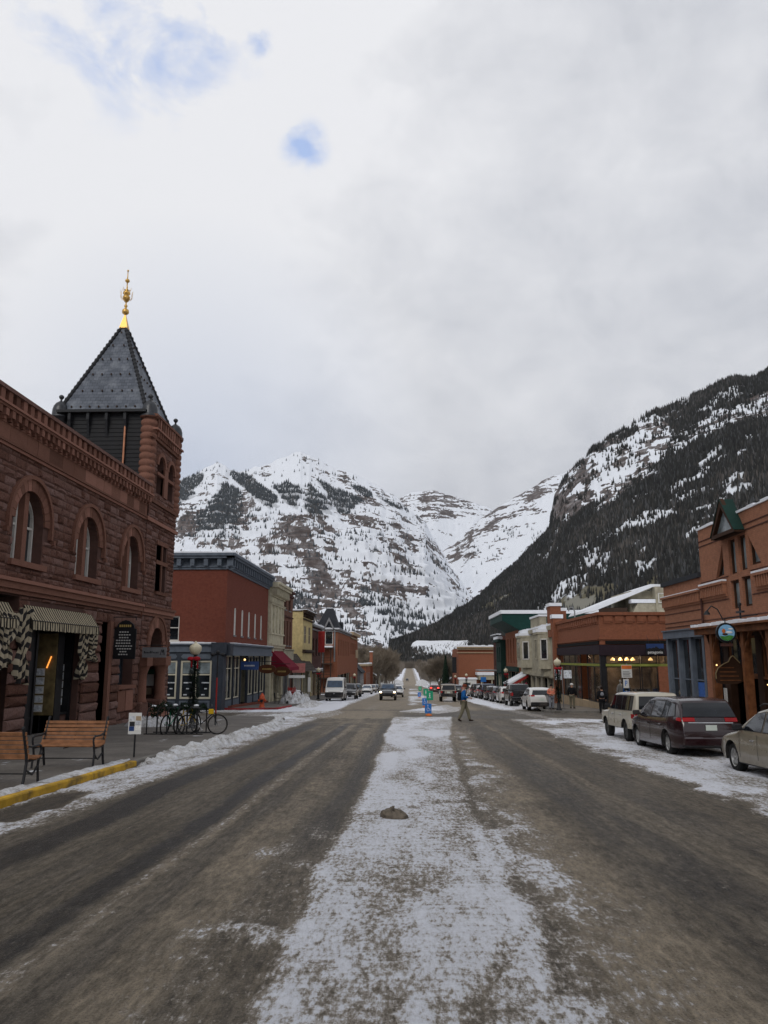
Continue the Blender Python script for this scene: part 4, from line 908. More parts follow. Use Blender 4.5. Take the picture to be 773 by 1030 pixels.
H_ = [ahole(tc_, AH, -2, 2.55, RA-.02), lambda z: (40.0, 41.9) if 5.3 < z < 7.85 else None]
courses(m, ft, TY0+.02, TY1-.02, 2.1, 4.05, 0, .08, H_[:1]); courses(m, ft, 42.5, TY1-.02, -1.3, 2.1, 0, .08); courses(m, ft, TY0, TY1, 4.55, 8.7, 0, .07, H_[1:])
courses(m, ft, TY0, TY1, 8.9, 9.7, .04, .06); courses(m, ft, TY0, TY1, 9.85, 12.9, 0, .06, [ahole(40.05, .56, 10.3, 11.8, .72), ahole(41.75, .56, 10.3, 11.8, .72)], (.18, .28), (.3, .6))
courses(m, fs, -13.2, TX1, 4.55, 8.7, .0, .06, None, (.2, .34), (.3, .5)); courses(m, fs, -13.2, TX1, 1.6, 4.05, .0, .06, None, (.2, .34), (.3, .5))
m.build('tower_wall', tw)
def tbands(m):
    for z0, z1, d in ((4.06, 4.2, .12), (4.2, 4.42, .2), (4.42, 4.54, .28), (8.70, 8.88, .15), (9.7, 9.85, .16), (12.95, 13.1, .14)):
        fbox(m, ft, TY0-.3, TY1+.1, z0, z1, 0, d)
        if z0 < 12: fbox(m, fs, -13.05, TX1-.001, z0+.002, z1-.002, 0, d)
    a = TY0+.4
    while a < TY1-.4: fbox(m, ft, a, a+.17, 13.1, 13.4, 0, .22); a += .34
    fbox(m, ft, TY0, TY1, 13.4, 13.5, 0, .3); a = TY0+.35
    while a < TY1-.4: fbox(m, ft, a, a+.22, 13.5, 14.1, 0, .2); a += .40
    fbox(m, ft, TY0, TY1, 14.1, 14.22, -.1, .26)
    fbox(m, ft, lw[0][1], lw[1][0], 5.2, 7.9, -.3, .06); fbox(m, ft, 40.0, 41.9, 5.18, 5.34, -.2, .16); fbox(m, ft, 40.0, 41.9, 6.75, 6.95, -.3, .07); fbox(m, ft, 40.0, 41.9, 7.75, 7.95, -.2, .08)
part(tw, 'tower_string_course', 'dressed_sandstone', tbands)
for a0, a1 in lw:
    window(tw, ft, rectp(a0, a1, 5.35, 6.75), -.3, 'white_frame', 'window_glass', .06); window(tw, ft, rectp(a0, a1, 6.95, 7.75), -.3, 'dark_metal', 'window_glass', .05)
for c in (40.05, 41.75):
    window(tw, ft, archp(c, .54, 10.35, 11.8, 10), -.4, 'dark_wood', 'window_glass', .07)
    part(tw, 'tower_arch', 'dressed_sandstone', lambda m: fring(m, ft, [(c-.74*math.cos(math.pi*i/14), 11.8+.74*math.sin(math.pi*i/14)) for i in range(15)], [(c-.55*math.cos(math.pi*i/14), 11.8+.55*math.sin(math.pi*i/14)) for i in range(15)], 0, .12))
part(tw, 'tower_louver', 'dressed_sandstone', lambda m: (fbox(m, ft, 39.5, 42.3, 11.3, 11.45, -.1, .08), fbox(m, ft, 40.6, 41.2, 10.3, 12.0, -.1, .09)))
part(tw, 'entrance_arch', 'dressed_sandstone', lambda m: ([fpoly(m, ft, [(tc_-r*math.cos(math.pi*(i+e_)/13), 2.55+r*math.sin(math.pi*(i+e_)/13)) for r, e_ in ((AH, .03), (RA-.02, .03), (RA-.02, .97), (AH, .97))], -.02, .06+.03*_brg.random()) for i in range(13)],
    fring(m, ft, [(tc_-(RA+.14)*math.cos(math.pi*i/18), 2.55+(RA+.14)*math.sin(math.pi*i/18)) for i in range(19)], [(tc_-RA*math.cos(math.pi*i/18), 2.55+RA*math.sin(math.pi*i/18)) for i in range(19)], 0, .13)))
def porch(y):
    def g(m):
        m.m('dressed_sandstone'); m.box(TX1-.6, y-.42, 1.62, TX1+.36, y+.42, 2.1); m.lathe((TX1-.02, y, 1.25), [(.27, 0), (.30, .12), (.40, .37)], 20)
    return g
for y in (38.9, 41.9):
    part(tw, 'column_capital', 'dressed_sandstone', porch(y)); part(tw, 'column_plinth', 'red_sandstone', lambda m: m.bbox((TX1-.35, y, -.62), (.58, .5, .55), .08))
for y in (38.9, 41.9): part(tw, 'column', 'dressed_sandstone', lambda m: m.lathe((TX1-.02, y, -.1), [(.31, 0), (.31, .1), (.26, .16), (.25, 1.3), (.27, 1.36)], 22))
def recess(m):
    m.box(-17.5, TY0+.2, -1, -17.4, TY1-.1, 4.0); m.box(-17.5, TY1-.2, -1, TX1-.55, TY1-.1, 4.); m.box(-17.5, TY0+.1, -1, TX1-.6, TY0+.2, 4.); m.box(-17.5, TY0, 3.85, TX1-.5, TY1, 3.95)
part(tw, 'porch_wall', 'mortar_stone', recess)
def steps(m):
    for i in range(4): m.bbox((TX1-.75+.24*(3-i), 40.45, gz(41)+.15+.15*i+.02), (1.0, 1.25-.02*i, .085), .02)
part(tw, 'entrance_steps', 'dressed_sandstone', steps)
part(tw, 'notice_board', 'poster_white', lambda m: (m.box(-14.15, 42.82, .55, -13.62, 42.88, 1.15), m.m('green_notice'), m.box(-14.15, 42.82, 1.18, -13.62, 42.88, 1.42), m.m('tan_stone2'), m.box(-14.1, 42.80, .1, -13.7, 42.88, .45)))
part(tw, 'stair_rail', 'black_paint', lambda m: ([m.tube((TX1-.7+.28*i, 39.75, gz(40)+.2), (TX1-.7+.28*i, 39.75, gz(40)+1.35-.12*i), .015) for i in range(7)], m.path([(TX1-.8, 39.75, gz(40)+1.4), (TX1+.75, 39.75, gz(40)+.62), (TX1+.75, 39.75, gz(40)+.1)], .022)))
# turrets
def turret(x, y, stone):
    if stone:
        m = MB('dressed_sandstone'); pr_ = [(.05, 9.3), (.28, 9.55), (.34, 9.75), (.44, 9.95), (.46, 10.1)]; z = 10.1; k = 0
        while z < 13.95: pr_ += [(.34, z+.01), (.405, z+.07), (.42, z+.17), (.405, z+.28), (.34, z+.345)]; z += .35
        pr_ += [(.44, 14.0), (.48, 14.1)]
        m.lathe((x, y, 0), pr_, 22); m.build('turret_column', tw)
    else: part(tw, 'turret_column', 'black_paint', lambda m: m.lathe((x, y, 0), [(.46, 10), (.46, 13.9), (.55, 14.1)], 20))
    c = MB('lead_dome'); c.lathe((x, y, 14.1), [(.48, 0), (.49, .07), (.42, .1), (.42, .16), (.41, .2), (.40, .42), (.35, .62), (.25, .78), (.13, .87), (.06, .92), (.045, 1.0), (.09, 1.04), (.13, 1.11), (.13, 1.16), (.08, 1.23), (0.001, 1.26)], 24)
    c = c.build('turret_cap', tw)
turret(-13.2, 38.7, True); turret(-13.15, 42.95, True); turret(-17.85, 38.7, False); turret(-17.85, 42.95, False)
def siding(m):
    m.box(TX0+.35, TY0+.15, 10.1, TX1-.35, TY0+.45, 14.3); z = 10.2
    while z < 14.2: m.box(TX0+.35, TY0+.118, z, TX1-.35, TY0+.15, z+.02); z += .22
    m.box(TX0+.35, TY0+.4, 10.1, TX0+.6, TY1-.3, 14.3); m.box(TX0+.3, TY1-.5, 10.1, TX1-.3, TY1-.3, 14.3)
part(tw, 'tower_siding', 'black_paint', siding)
def brackets(m):
    for k in range(4):
        x = TX0+.95+k*.95; m.box(x-.07, TY0-.12, 13.9, x+.07, TY0+.14, 14.28); m.prism([(TY0-.1, 13.9), (TY0+.14, 13.0), (TY0+.14, 13.9)], x-.06, x+.06, 'x')
    m.box(TX0+.3, TY0-.2, 14.28, TX1-.3, TY0+.4, 14.42)
part(tw, 'eave_bracket', 'dark_metal', brackets)
part(tw, 'downspout', 'copper', lambda m: m.tube((-14.35, TY0+.04, 10.2), (-14.35, TY0+.04, 14.2), .055))
AX, AY, AZ = -15.62, 40.85, 20.2; bz = 14.4; hb = 2.3
cn = [(AX-hb, AY-hb), (AX+hb, AY-hb), (AX+hb, AY+hb), (AX-hb, AY+hb)]
rm_ = bpy.data.meshes.new('tower_roof'); V_ = [(c[0], c[1], bz) for c in cn]+[(AX+(c[0]-AX)*.05, AY+(c[1]-AY)*.05, AZ-.28) for c in cn]
rm_.from_pydata([tuple(Vector(v)-bd.location) for v in V_], [], [(0, 1, 5, 4), (1, 2, 6, 5), (2, 3, 7, 6), (3, 0, 4, 7), (4, 5, 6, 7)]); rm_.materials.append(MATS['slate']); uvbox(rm_)
uvl = rm_.uv_layers[0]
for p in rm_.polygons:
    for li in p.loop_indices:
        v = rm_.vertices[rm_.loops[li].vertex_index].co; n_ = p.normal; uvl.data[li].uv = ((v.x if abs(n_.y) > abs(n_.x) else v.y), v.z*1.08)
ro_ = bpy.data.objects.new('tower_roof', rm_); C.objects.link(ro_); ro_.parent = bd
part(ro_, 'roof_hip', 'dark_metal', lambda m: ([m.tube(V_[i], V_[i+4], .10, .08, 8) for i in range(4)], [m.ball(tuple(Vector(V_[i]).lerp(Vector(V_[i+4]), k/22)), .13, 8) for i in range(4) for k in range(1, 22)], m.box(AX-hb-.06, AY-hb-.06, bz-.06, AX+hb+.06, AY-hb+.1, bz+.03), m.box(AX+hb-.1, AY-hb, bz-.06, AX+hb+.06, AY+hb, bz+.03)))
def guards():
    for ax_ in range(2):
        for row, (fz, n_) in enumerate(((.05, 8), (.22, 6), (.40, 5), (.57, 4), (.73, 2), (.88, 1))):
            for i in range(n_):
                z = bz+(AZ-bz)*fz; h_ = hb*(1-fz*.96); q = (-1+2*(i+.5)/n_)*h_*.86 if n_ > 1 else 0
                p = (AX+q, AY-h_-.03, z) if ax_ == 0 else (AX+h_+.03, AY+q, z); part(ro_, 'snow_guard', 'dark_wood', lambda m: m.bbox(p, (.035, .035, .05), .01))
guards()
fz = AZ-.35
fin = part(ro_, 'finial', 'gold', lambda m: (m.lathe((AX, AY, fz), [(.30, 0), (.30, .06), (.07, .78), (.06, .85)], 4, False, sq=True), m.lathe((AX, AY, fz+.8), [(.05, 0), (.06, .05), (.17, .14), (.19, .22), (.17, .34), (.08, .4), (.05, .48), (.09, .54), (.09, .6), (.04, .66), (.04, .78), (.12, .86), (.19, 1.0), (.20, 1.12), (.10, 1.18), (.10, 1.22), (.20, 1.30), (.19, 1.38), (.08, 1.46), (.12, 1.52), (.03, 1.6), (.03, 1.95), (.11, 2.02), (.13, 2.08), (.10, 2.15), (.03, 2.2), (.022, 2.62), (.05, 2.65), (.05, 2.71), (.001, 2.76)], 16),
    [m.path([(AX+math.cos(a)*r, AY+math.sin(a)*r, fz+.8+z) for r, z in ((.15, .92), (.26, .98), (.33, 1.12), (.30, 1.3), (.36, 1.42))], .013, 5) for a in [i*math.pi/4 for i in range(8)]],
    [m.path([(AX+math.cos(a)*r, AY+math.sin(a)*r, fz+.8+z) for r, z in ((.12, 1.45), (.22, 1.5), (.24, 1.62))], .012, 5) for a in [i*math.pi/3 for i in range(6)]]))
# ================================================================ the rest of the left side
brick('brick_red', (.21, .060, .038), (.155, .046, .032), (.12, .07, .055)); brick('brick_orange', (.285, .104, .055), (.215, .080, .045), (.20, .11, .08)); brick('brick_brown', (.20, .095, .065), (.14, .070, .052), (.12, .085, .07)); brick('brick_dark', (.10, .042, .032), (.07, .032, .028), (.05, .035, .03))
pm('blue_grey_paint', (.115, .135, .165), rough=.55); pm('slate_blue_dark', (.035, .042, .055), rough=.5); pm('pressed_cream', (.50, .46, .34), rough=.6, dirt=((.22, .19, .14), .5, .5)); pm('yellow_stucco', (.52, .42, .21), rough=.9, dirt=((.35, .27, .14), .5, .4)); pm('maroon_canvas', (.17, .012, .028), rough=.9)
pm('grey_stone', (.20, .20, .205), bump=.4); pm('dark_roof', (.03, .032, .038), rough=.7); pm('tan_stone', (.34, .26, .17)); pm('green_paint', (.010, .042, .036), rough=.6); pm('green_dark', (.012, .034, .028)); pm('beige_paint', (.36, .33, .25), dirt=((.2, .17, .13), .5, .5)); pm('grey_pole', (.20, .20, .20), rough=.5)
pm('red_paint', (.33, .025, .022), rough=.5); pm('pink_panel', (.62, .24, .22), rough=.8); pm('shade_white', (.60, .60, .58), var=.05); pm('sign_blue', (.02, .045, .14), rough=.5); pm('sign_brown', (.085, .030, .012), rough=.5); pm('text_white', (.75, .75, .74), var=.03); pm('gold_paint', (.45, .32, .10), rough=.5); pm('text_grey', (.5, .5, .48), var=.1); pm('olive_band', (.22, .24, .055)); pm('plum_canvas', (.028, .018, .024)); pm('timber', (.16, .062, .026), rough=.7, var=.4, scale=4); pm('timber_dark', (.045, .022, .013), rough=.7)
brick('shingle', (.12, .10, .085), (.05, .04, .035), (.02, .018, .016), bw=.3, bh=.32, ms=.03)
def shell(par, fx, sg, y0, y1, z0, z1, depth, mat, holes=(), side=None, sideholes=(), top='roof_snow', rev=.3):
    """street wall, end walls and flat snowy roof of one building"""
    F_ = Fc('x', fx, sg); S_ = Fc('y', y0, -1); m = MB(mat); wallholes(m, F_, [(y0, z0), (y1, z0), (y1, z1), (y0, z1)], list(holes), rev)
    xb = fx-sg*depth; xa, xc = min(fx, xb), max(fx, xb); m.m(side or mat); wallholes(m, S_, [(xa, z0), (xc, z0), (xc, z1), (xa, z1)], list(sideholes), rev)
    m.m(mat); N__ = Fc('y', y1, 1); m.add([N__.P(a, z) for a, z in ((xa, z0), (xc, z0), (xc, z1), (xa, z1))], [(3, 2, 1, 0)]); m.add([(xb, y0, z0), (xb, y1, z0), (xb, y1, z1), (xb, y0, z1)], [(0, 1, 2, 3)])
    m.m('interior_dark'); xi = fx-sg*1.6; m.add([(xi, y0+.05, z0), (xi, y1-.05, z0), (xi, y1-.05, z1-.1), (xi, y0+.05, z1-.1)], [(0, 1, 2, 3)]); yi = y0+1.6; m.add([(xb, yi, z0), (fx-sg*1.6, yi, z0), (fx-sg*1.6, yi, z1-.1), (xb, yi, z1-.1)], [(0, 1, 2, 3)])
    m.build('wall', par)
    r = MB(top); r.box(xa+.1, y0+.1, z1-.25, xc-.1, y1-.1, z1-.12); r.build('roof', par); return F_, S_
def cornice(par, F_, y0, y1, zs_, mat, br=None, name='cornice', snow=.1, bw=.14):
    def g(m):
        for z0, z1, d in zs_: fbox(m, F_, y0, y1, z0, z1, 0, d)
        if br:
            z0, z1, d, sp = br; a = y0+sp*.4
            while a < y1-sp*.3: fbox(m, F_, a-bw/2, a+bw/2, z0, z1, .001, d); a += sp
        if snow:
            m.m('roof_snow'); zt = zs_[-1][1]; D_ = zs_[-1][2]; n = max(4, int((y1-y0)/.8))
            for i in range(n):
                a0 = y0+(y1-y0)*i/n; fbox(m, F_, a0, a0+(y1-y0)/n, zt+.002, zt+snow*(.75+.5*_brg.random()), -.3, D_-.02-.06*_brg.random())
    return part(par, name, mat, g)
def shop(par, F_, y0, y1, zt, n, fmat='slate_blue_dark', pmat=None, bulk=.55, trans=None, d=.0, glass='window_glass', frame='cream_frame', door=None, zb=None, post=.16, label=None):
    z = (zg((y0+y1)/2) if F_.ax == 'x' else zg(F_.p)) if zb is None else zb; w = (y1-y0)/n
    for i in range(n+1): 
        a = y0+w*i; part(par, 'post', fmat, lambda m: fbox(m, F_, a-post/2, a+post/2, z-.6, zt, d-.12, d+.08))
    for i in range(n):
        a0 = y0+w*i+post/2; a1 = y0+w*(i+1)-post/2
        if door is not None and i in door:
            dm = MB(pmat or fmat); fbox(dm, F_, a0, a1, z-.2, z+2.15, d-.75, d-.68); dm.m(glass); fbox(dm, F_, a0+.18, a1-.18, z+.4, z+2.0, d-.68, d-.66); dm = dm.build('door', par)
            h_ = MB('gold'); fbox(h_, F_, a0+.08, a0+.12, z+.95, z+1.2, d-.66, d-.6); h_.build('handle', dm)
            part(par, 'door_recess', 'interior_dark', lambda m: fbox(m, F_, a0, a1, z+2.15, zt, d-.76, d-.7)); continue
        part(par, 'bulkhead', pmat or fmat, lambda m: (fbox(m, F_, a0, a1, z-.6, z+bulk, d-.1, d), m.m('blue_grey_paint' if (pmat or fmat) == 'slate_blue_dark' else (pmat or fmat)), fbox(m, F_, a0+.12, a1-.12, z+.1, z+bulk-.1, d, d+.02)))
        window(par, F_, rectp(a0, a1, z+bulk, zt), d-.12, frame, glass, .08, ((a0+a1)/2,) if w > 1.9 else (), (trans,) if trans else (), name='shop_window')
# ---- red brick corner building
b1_ = thing('brick_building', (-18, 66, gz(66)), 'dark red brick corner building with a grey bracketed cornice and slate-blue shop front', 'building')
FX = -13.35; yy = [61.0, 63.7, 66.4, 69.1, 71.9]; hs_ = [archp(y, .27, 3.75, 5.6, 8, .2) for y in yy]
F1, S1 = shell(b1_, FX, 1, 58, 75.3, 3.0, 8.5, 14, 'brick_red', hs_, None, [rectp(-17.9, -16.75, 3.25, 5.05)])
for h_ in hs_: window(b1_, F1, h_, -.05, 'white_frame', 'shade_white', .06, (), ((h_[0][1]+h_[4][1])/2,), sill='grey_stone')
window(b1_, S1, rectp(-17.9, -16.75, 3.25, 5.05), -.15, 'white_frame', 'window_glass', .09, (), (4.2,), sill='white_frame')
zz = [(8.45, 8.62, .12), (8.62, 8.7, .2), (9.25, 9.42, .5), (9.42, 9.62, .62)]
part(b1_, 'parapet', 'blue_grey_paint', lambda m: (m.box(-27.3, 58.02, 8.4, FX-.02, 75.2, 9.3), m.m('dark_roof'), m.box(-27.2, 58.3, 9.3, FX-.3, 75.0, 9.4)))
cornice(b1_, F1, 57.5, 75.3, zz, 'blue_grey_paint', (8.7, 9.25, .42, .82), bw=.22); cornice(b1_, S1, -27.3, FX+.5, [(a-.004, b-.004, c) for a, b, c in zz], 'blue_grey_paint', (8.7, 9.25, .40, 1.0), bw=.3)
cornice(b1_, F1, 58.6, 75.5, [(2.2, 2.5, .5), (2.5, 2.95, .42), (2.95, 3.08, .62)], 'blue_grey_paint', None, 'shop_cornice', .05)
cornice(b1_, S1, -27.3, -14.0, [(2.45, 2.6, .32), (2.6, 2.95, .26), (2.95, 3.05, .42)], 'blue_grey_paint', None, 'shop_cornice', .12)
part(b1_, 'corner_post', 'slate_blue_dark', lambda m: (m.box(-14.1, 57.45, -2, -13.3, 58.3, 3.0), m.box(-14.2, 57.35, 2.3, -13.1, 58.5, 3.12), m.box(-13.3, 57.6, 2.2, -12.85, 58.6, 3.0)))
S1b = Fc('y', 57.75, -1); b_ = -1.5
part(b1_, 'shop_wall', 'slate_blue_dark', lambda m: wallholes(m, S1b, [(-27.3, -2), (-14.1, -2), (-14.1, 2.5), (-27.3, 2.5)], [rectp(x, x+2.25, -.85, 1.85) for x in (-16.45, -18.95, -21.45, -23.95)], .2))
for x in (-16.45, -18.95, -21.45, -23.95):
    w_ = window(b1_, S1b, rectp(x, x+2.25, -.85, 1.85), -.12, 'cream_frame', 'window_glass', .13, (x+1.12,), (.85,), name='shop_window')
    part(w_, 'blind', 'glass_pale', lambda m: (fbox(m, S1b, x+.15, x+1.05, .93, 1.7, -.118, -.11), fbox(m, S1b, x+1.2, x+2.1, .93, 1.7, -.118, -.11)))
    [part(w_, 'display', 'poster', lambda m: fbox(m, S1b, x+.25+q+.2*(k%2), x+.5+q+.15*k, -.6+k*.42, -.52+k*.42, -.118, -.11)) for k in range(3) for q in (0, 1.3)]
    for q in (0, 1.15): part(b1_, 'panel', 'blue_grey_paint', lambda m: (fpoly(m, S1b, [(x+q+a, 2.13+c) for a, c in ((0, 0), (.15, -.16), (.95, -.16), (1.08, 0), (.95, .16), (.15, .16))], .0, .02)), None)
    part(b1_, 'panel', 'blue_grey_paint', lambda m: fring(m, S1b, rectp(x, x+2.2, -1.5, -.98)+[(x, -1.5)], rectp(x+.16, x+2.04, -1.38, -1.1)+[(x+.16, -1.38)], 0, .02))
F1b = Fc('x', FX+.05, 1); shop(b1_, F1b, 58.9, 75.1, 2.2, 6, 'slate_blue_dark', 'slate_blue_dark', .75, 1.25, -.2, door=(2,), zb=-1.75)
part(b1_, 'doorway_lamp', 'lamp_warm', lambda m: m.ball((-13.1, 64, 1.9), .09, 8))
part(b1_, 'brick_step', 'brick_red', lambda m: [m.box(-13.2, 59+i*3, gz(59+i*3)-.2, -12.9, 62+i*3, gz(59+i*3)+.26) for i in range(5)])
# ---- cream pressed-metal front
b2_ = thing('cream_building', (-18, 79, gz(79)), 'narrow two-storey cream metal-fronted building with a deep bracketed cornice', 'building')
w4 = [rectp(76.0+i*1.9, 77.0+i*1.9, 4.6, 6.9) for i in range(4)]
F2, S2 = shell(b2_, -13.2, 1, 75.4, 83.9, -3, 9.2, 14, 'pressed_cream', w4+[rectp(77.6, 83.2, -2.3, 2.4)], None, ())
for h_ in w4: window(b2_, F2, h_, -.08, 'cream_frame', 'shade_white', .08, (), (5.8,))
cornice(b2_, F2, 75.4, 84.0, [(3.0, 3.25, .18), (3.25, 3.4, .3), (4.3, 4.45, .12), (7.1, 7.25, .18), (7.25, 7.3, .25), (7.9, 8.0, .15), (8.7, 8.95, .8), (8.95, 9.2, .95)], 'pressed_cream', (8.0, 8.7, .65, .7), bw=.2, snow=.03)
part(b2_, 'pilaster', 'pressed_cream', lambda m: [fbox(m, F2, 75.5+i*1.9, 75.85+i*1.9, 4.45, 7.1, 0, .12) for i in range(5)]+[fbox(m, F2, 75.5+i*1.9, 77.3+i*1.9, 7.4, 7.8, 0, .06) for i in range(4)]+[fbox(m, F2, 75.4, 76.0, -2, 3, 0, .15), fbox(m, F2, 77, 77.5, -2, 3, 0, .15)])
shop(b2_, F2, 77.7, 83.1, 2.3, 3, 'pressed_cream', None, .6, None, -.15, door=(1,))
aw = part(b2_, 'awning', 'maroon_canvas', lambda m: (m.add([F2.P(76.6, 2.75, .02), F2.P(83.6, 2.75, .02), F2.P(83.6, 1.15, 1.75), F2.P(76.6, 1.15, 1.75), F2.P(76.6, .85, 1.77), F2.P(83.6, .85, 1.77), F2.P(76.6, 1.2, .02), F2.P(83.6, 1.2, .02)], [(0, 1, 2, 3), (3, 2, 5, 4), (0, 3, 4, 6), (1, 7, 5, 2)])))
# ---- brown brick
b3_ = thing('brown_brick_building', (-18, 87, gz(87)), 'tall narrow brown brick building between the cream front and the yellow one', 'building')
w5 = [rectp(84.7+i*2.1, 85.7+i*2.1, 3.4, 6.0) for i in range(3)]+[rectp(85.0+i*3, 86.4+i*3, 7.2, 8.4) for i in range(2)]
F3, S3 = shell(b3_, -13.3, 1, 84.0, 91.1, -3, 9.3, 14, 'brick_brown', w5+[rectp(84.5, 90.6, -2.6, 1.8)])
for h_ in w5: window(b3_, F3, h_, -.2, 'dark_metal', 'window_glass', .07, (), ((h_[0][1]+h_[1][1])/2,), sill='grey_stone')
cornice(b3_, F3, 84.0, 91.1, [(6.4, 6.55, .1), (8.7, 8.9, .15), (9.15, 9.4, .3)], 'brick_dark', None, snow=.04); cornice(b3_, F3, 84.0, 91.1, [(1.85, 2.9, .2), (2.9, 3.0, .3)], 'beige_paint', None, 'shop_cornice', 0)
shop(b3_, F3, 84.7, 90.4, 1.8, 3, 'grey_stone', None, .5, None, -.15, door=(1,))
# ---- low shingled shop
b4_ = thing('shingled_shop', (-16, 95, gz(95)), 'low shop with a steep brown shingled roof beside the yellow building', 'shop')
F4 = Fc('x', -13.2, 1)
part(b4_, 'wall', 'dark_wood', lambda m: (m.box(-20, 91.3, -3.2, -13.6, 99.2, 1.0), m.box(-13.7, 91.3, -3.2, -13.2, 91.7, 1), m.box(-13.7, 98.6, -3.2, -13.2, 99.2, 1)))
part(b4_, 'roof', 'shingle', lambda m: m.add([(-12.3, 91.2, .5), (-12.3, 107, .5), (-13.9, 107, 2.6), (-13.9, 91.2, 2.6), (-18, 91.2, 2.5), (-18, 99.2, 2.5)], [(0, 1, 2, 3), (3, 2, 5, 4), (0, 3, 4)]))
shop(b4_, F4, 91.7, 98.6, .9, 4, 'white_frame', 'beige_paint', .5, None, -.1, door=(1,))
# ---- yellow building
b5_ = thing('yellow_building', (-18, 104, gz(104)), 'two-storey pale yellow building with a blank side wall and a snow-capped dark cornice', 'building')
w6 = [rectp(100.6+i*4.4, 102.6+i*4.4, 3.9, 6.1) for i in range(2)]
F5, S5 = shell(b5_, -13.2, 1, 99.4, 109.0, -4, 7.9, 14, 'yellow_stucco', w6+[rectp(99.9, 108.6, -3.2, .6)])
for h_ in w6: window(b5_, F5, h_, -.08, 'tan_stone', 'glass_pale', .1, ((h_[0][0]+h_[2][0])/2,), (5.0,))
cornice(b5_, F5, 99.3, 109.2, [(2.7, 2.85, .2), (2.85, 3.1, .4), (6.8, 6.95, .2), (7.6, 7.8, .35), (7.8, 8.0, .55)], 'dark_wood', (7.1, 7.6, .3, 1.2), snow=.1); cornice(b5_, S5, -27, -13.3, [(7.8, 7.92, .1)], 'dark_wood', None, snow=.2)
shop(b5_, F5, 100, 108.5, .5, 4, 'beige_paint', None, .5, None, -.15, door=(2,))
# ---- dark red and grey building
b6_ = thing('dark_red_building', (-18, 115, gz(115)), 'dark red and grey two-storey building with a red banner, beyond the yellow one', 'building')
w7 = [rectp(110.5+i*3.6, 112.2+i*3.6, 2.4, 4.8) for i in range(3)]
F6, S6 = shell(b6_, -13.3, 1, 109.1, 121.8, -4.5, 6.5, 14, 'brick_dark', w7+[rectp(109.6, 121.2, -4, .0)])
for h_ in w7: window(b6_, F6, h_, -.2, 'dark_metal', 'window_glass', .1)
cornice(b6_, F6, 109, 122, [(5.9, 6.1, .15), (6.35, 6.6, .4)], 'grey_stone', None, snow=.25); cornice(b6_, F6, 109.1, 121.8, [(.2, .5, .3)], 'grey_stone', None, 'shop_cornice', .1)
shop(b6_, F6, 110, 121, 0., 4, 'tan_stone', None, .5, None, -.15, door=(1,)); part(b6_, 'banner', 'red_paint', lambda m: fbox(m, F6, 115.7, 116.0, 2.9, 5.9, .2, 1.1))
# ---- steep gabled brick building beyond the second crossing
b7_ = thing('gabled_brick_building', (-18, 160, gz(160)), 'red brick building with a steep dark tower roof and pointed gable window on the left', 'building')
F7, S7 = shell(b7_, -13.3, 1, 149, 181, -6, 7.4, 12, 'brick_orange', [rectp(151+i*5, 152.6+i*5, 2.6, 5.6) for i in range(6)]+[rectp(150, 180, -4.6, -1)], 'brick_orange', [archp(-14.9, .75, 4.6, 6.6, 10, .9)])
for i in range(6): window(b7_, F7, rectp(151+i*5, 152.6+i*5, 2.6, 5.6), -.2, 'grey_stone', 'window_glass', .12)
window(b7_, S7, archp(-14.9, .75, 4.6, 6.6, 10, .9), -.2, 'white_frame', 'window_glass', .12); shop(b7_, F7, 150, 180, -1, 7, 'dark_wood', None, .6, None, -.15, door=(2, 4))
cornice(b7_, F7, 148.8, 181, [(6.9, 7.1, .2), (7.2, 7.5, .4)], 'grey_stone', None, snow=.12); cornice(b7_, S7, -25, -13.0, [(6.95, 7.1, .2), (7.25, 7.5, .35)], 'grey_stone', None, snow=.15)
part(b7_, 'gable', 'grey_stone', lambda m: (fpoly(m, S7, [(-16.2, 6.9), (-14.9, 9.6), (-13.6, 6.9), (-13.9, 6.9), (-14.9, 9.0), (-15.9, 6.9)], 0, .35), fbox(m, S7, -16.1, -15.85, -.5, 7, 0, .2), fbox(m, S7, -13.95, -13.7, 1.5, 7, 0, .2)))
part(b7_, 'tower_roof', 'dark_roof', lambda m: m.add([(-17.8, 149.05, 7.5), (-12.9, 149.05, 7.5), (-12.9, 155, 7.5), (-17.8, 155, 7.5), (-15.6, 151, 11.4), (-14.4, 151, 11.4), (-14.4, 153, 11.4), (-15.6, 153, 11.4), (-16.6, 149.6, 9.2), (-13.7, 149.6, 9.2), (-13.7, 154.4, 9.2), (-16.6, 154.4, 9.2)], [(0, 1, 9, 8), (8, 9, 5, 4), (1, 2, 10, 9), (9, 10, 6, 5), (2, 3, 11, 10), (10, 11, 7, 6), (3, 0, 8, 11), (11, 8, 4, 7), (4, 5, 6, 7)]))
part(b7_, 'roof_dormer', 'dark_roof', lambda m: m.box(-13.6, 155.2, 7.5, -12.95, 158, 9.0))
part(b7_, 'balcony', 'dark_wood', lambda m: ([m.box(-18.2+i*1.25, 147.2, -4, -18.0+i*1.25, 147.4, 3.8) for i in range(4)], m.box(-18.3, 147, 1.0, -14.2, 148.98, 1.2), m.box(-18.3, 147, 3.8, -14.2, 148.98, 4.05), m.box(-18.3, 147, -1.6, -14.2, 148.98, -1.4), [m.box(-18.3, 147.1, z, -14.2, 147.2, z+.1) for z in (1.7, 2.1, -.9, -.4)], m.m('roof_snow'), m.box(-18.4, 146.9, 4.06, -14.1, 148.9, 4.35)))
b8_ = thing('buff_brick_building', (-18, 194, gz(190)), 'red brick building with a pale stone cornice and stone band behind the gabled one', 'building')
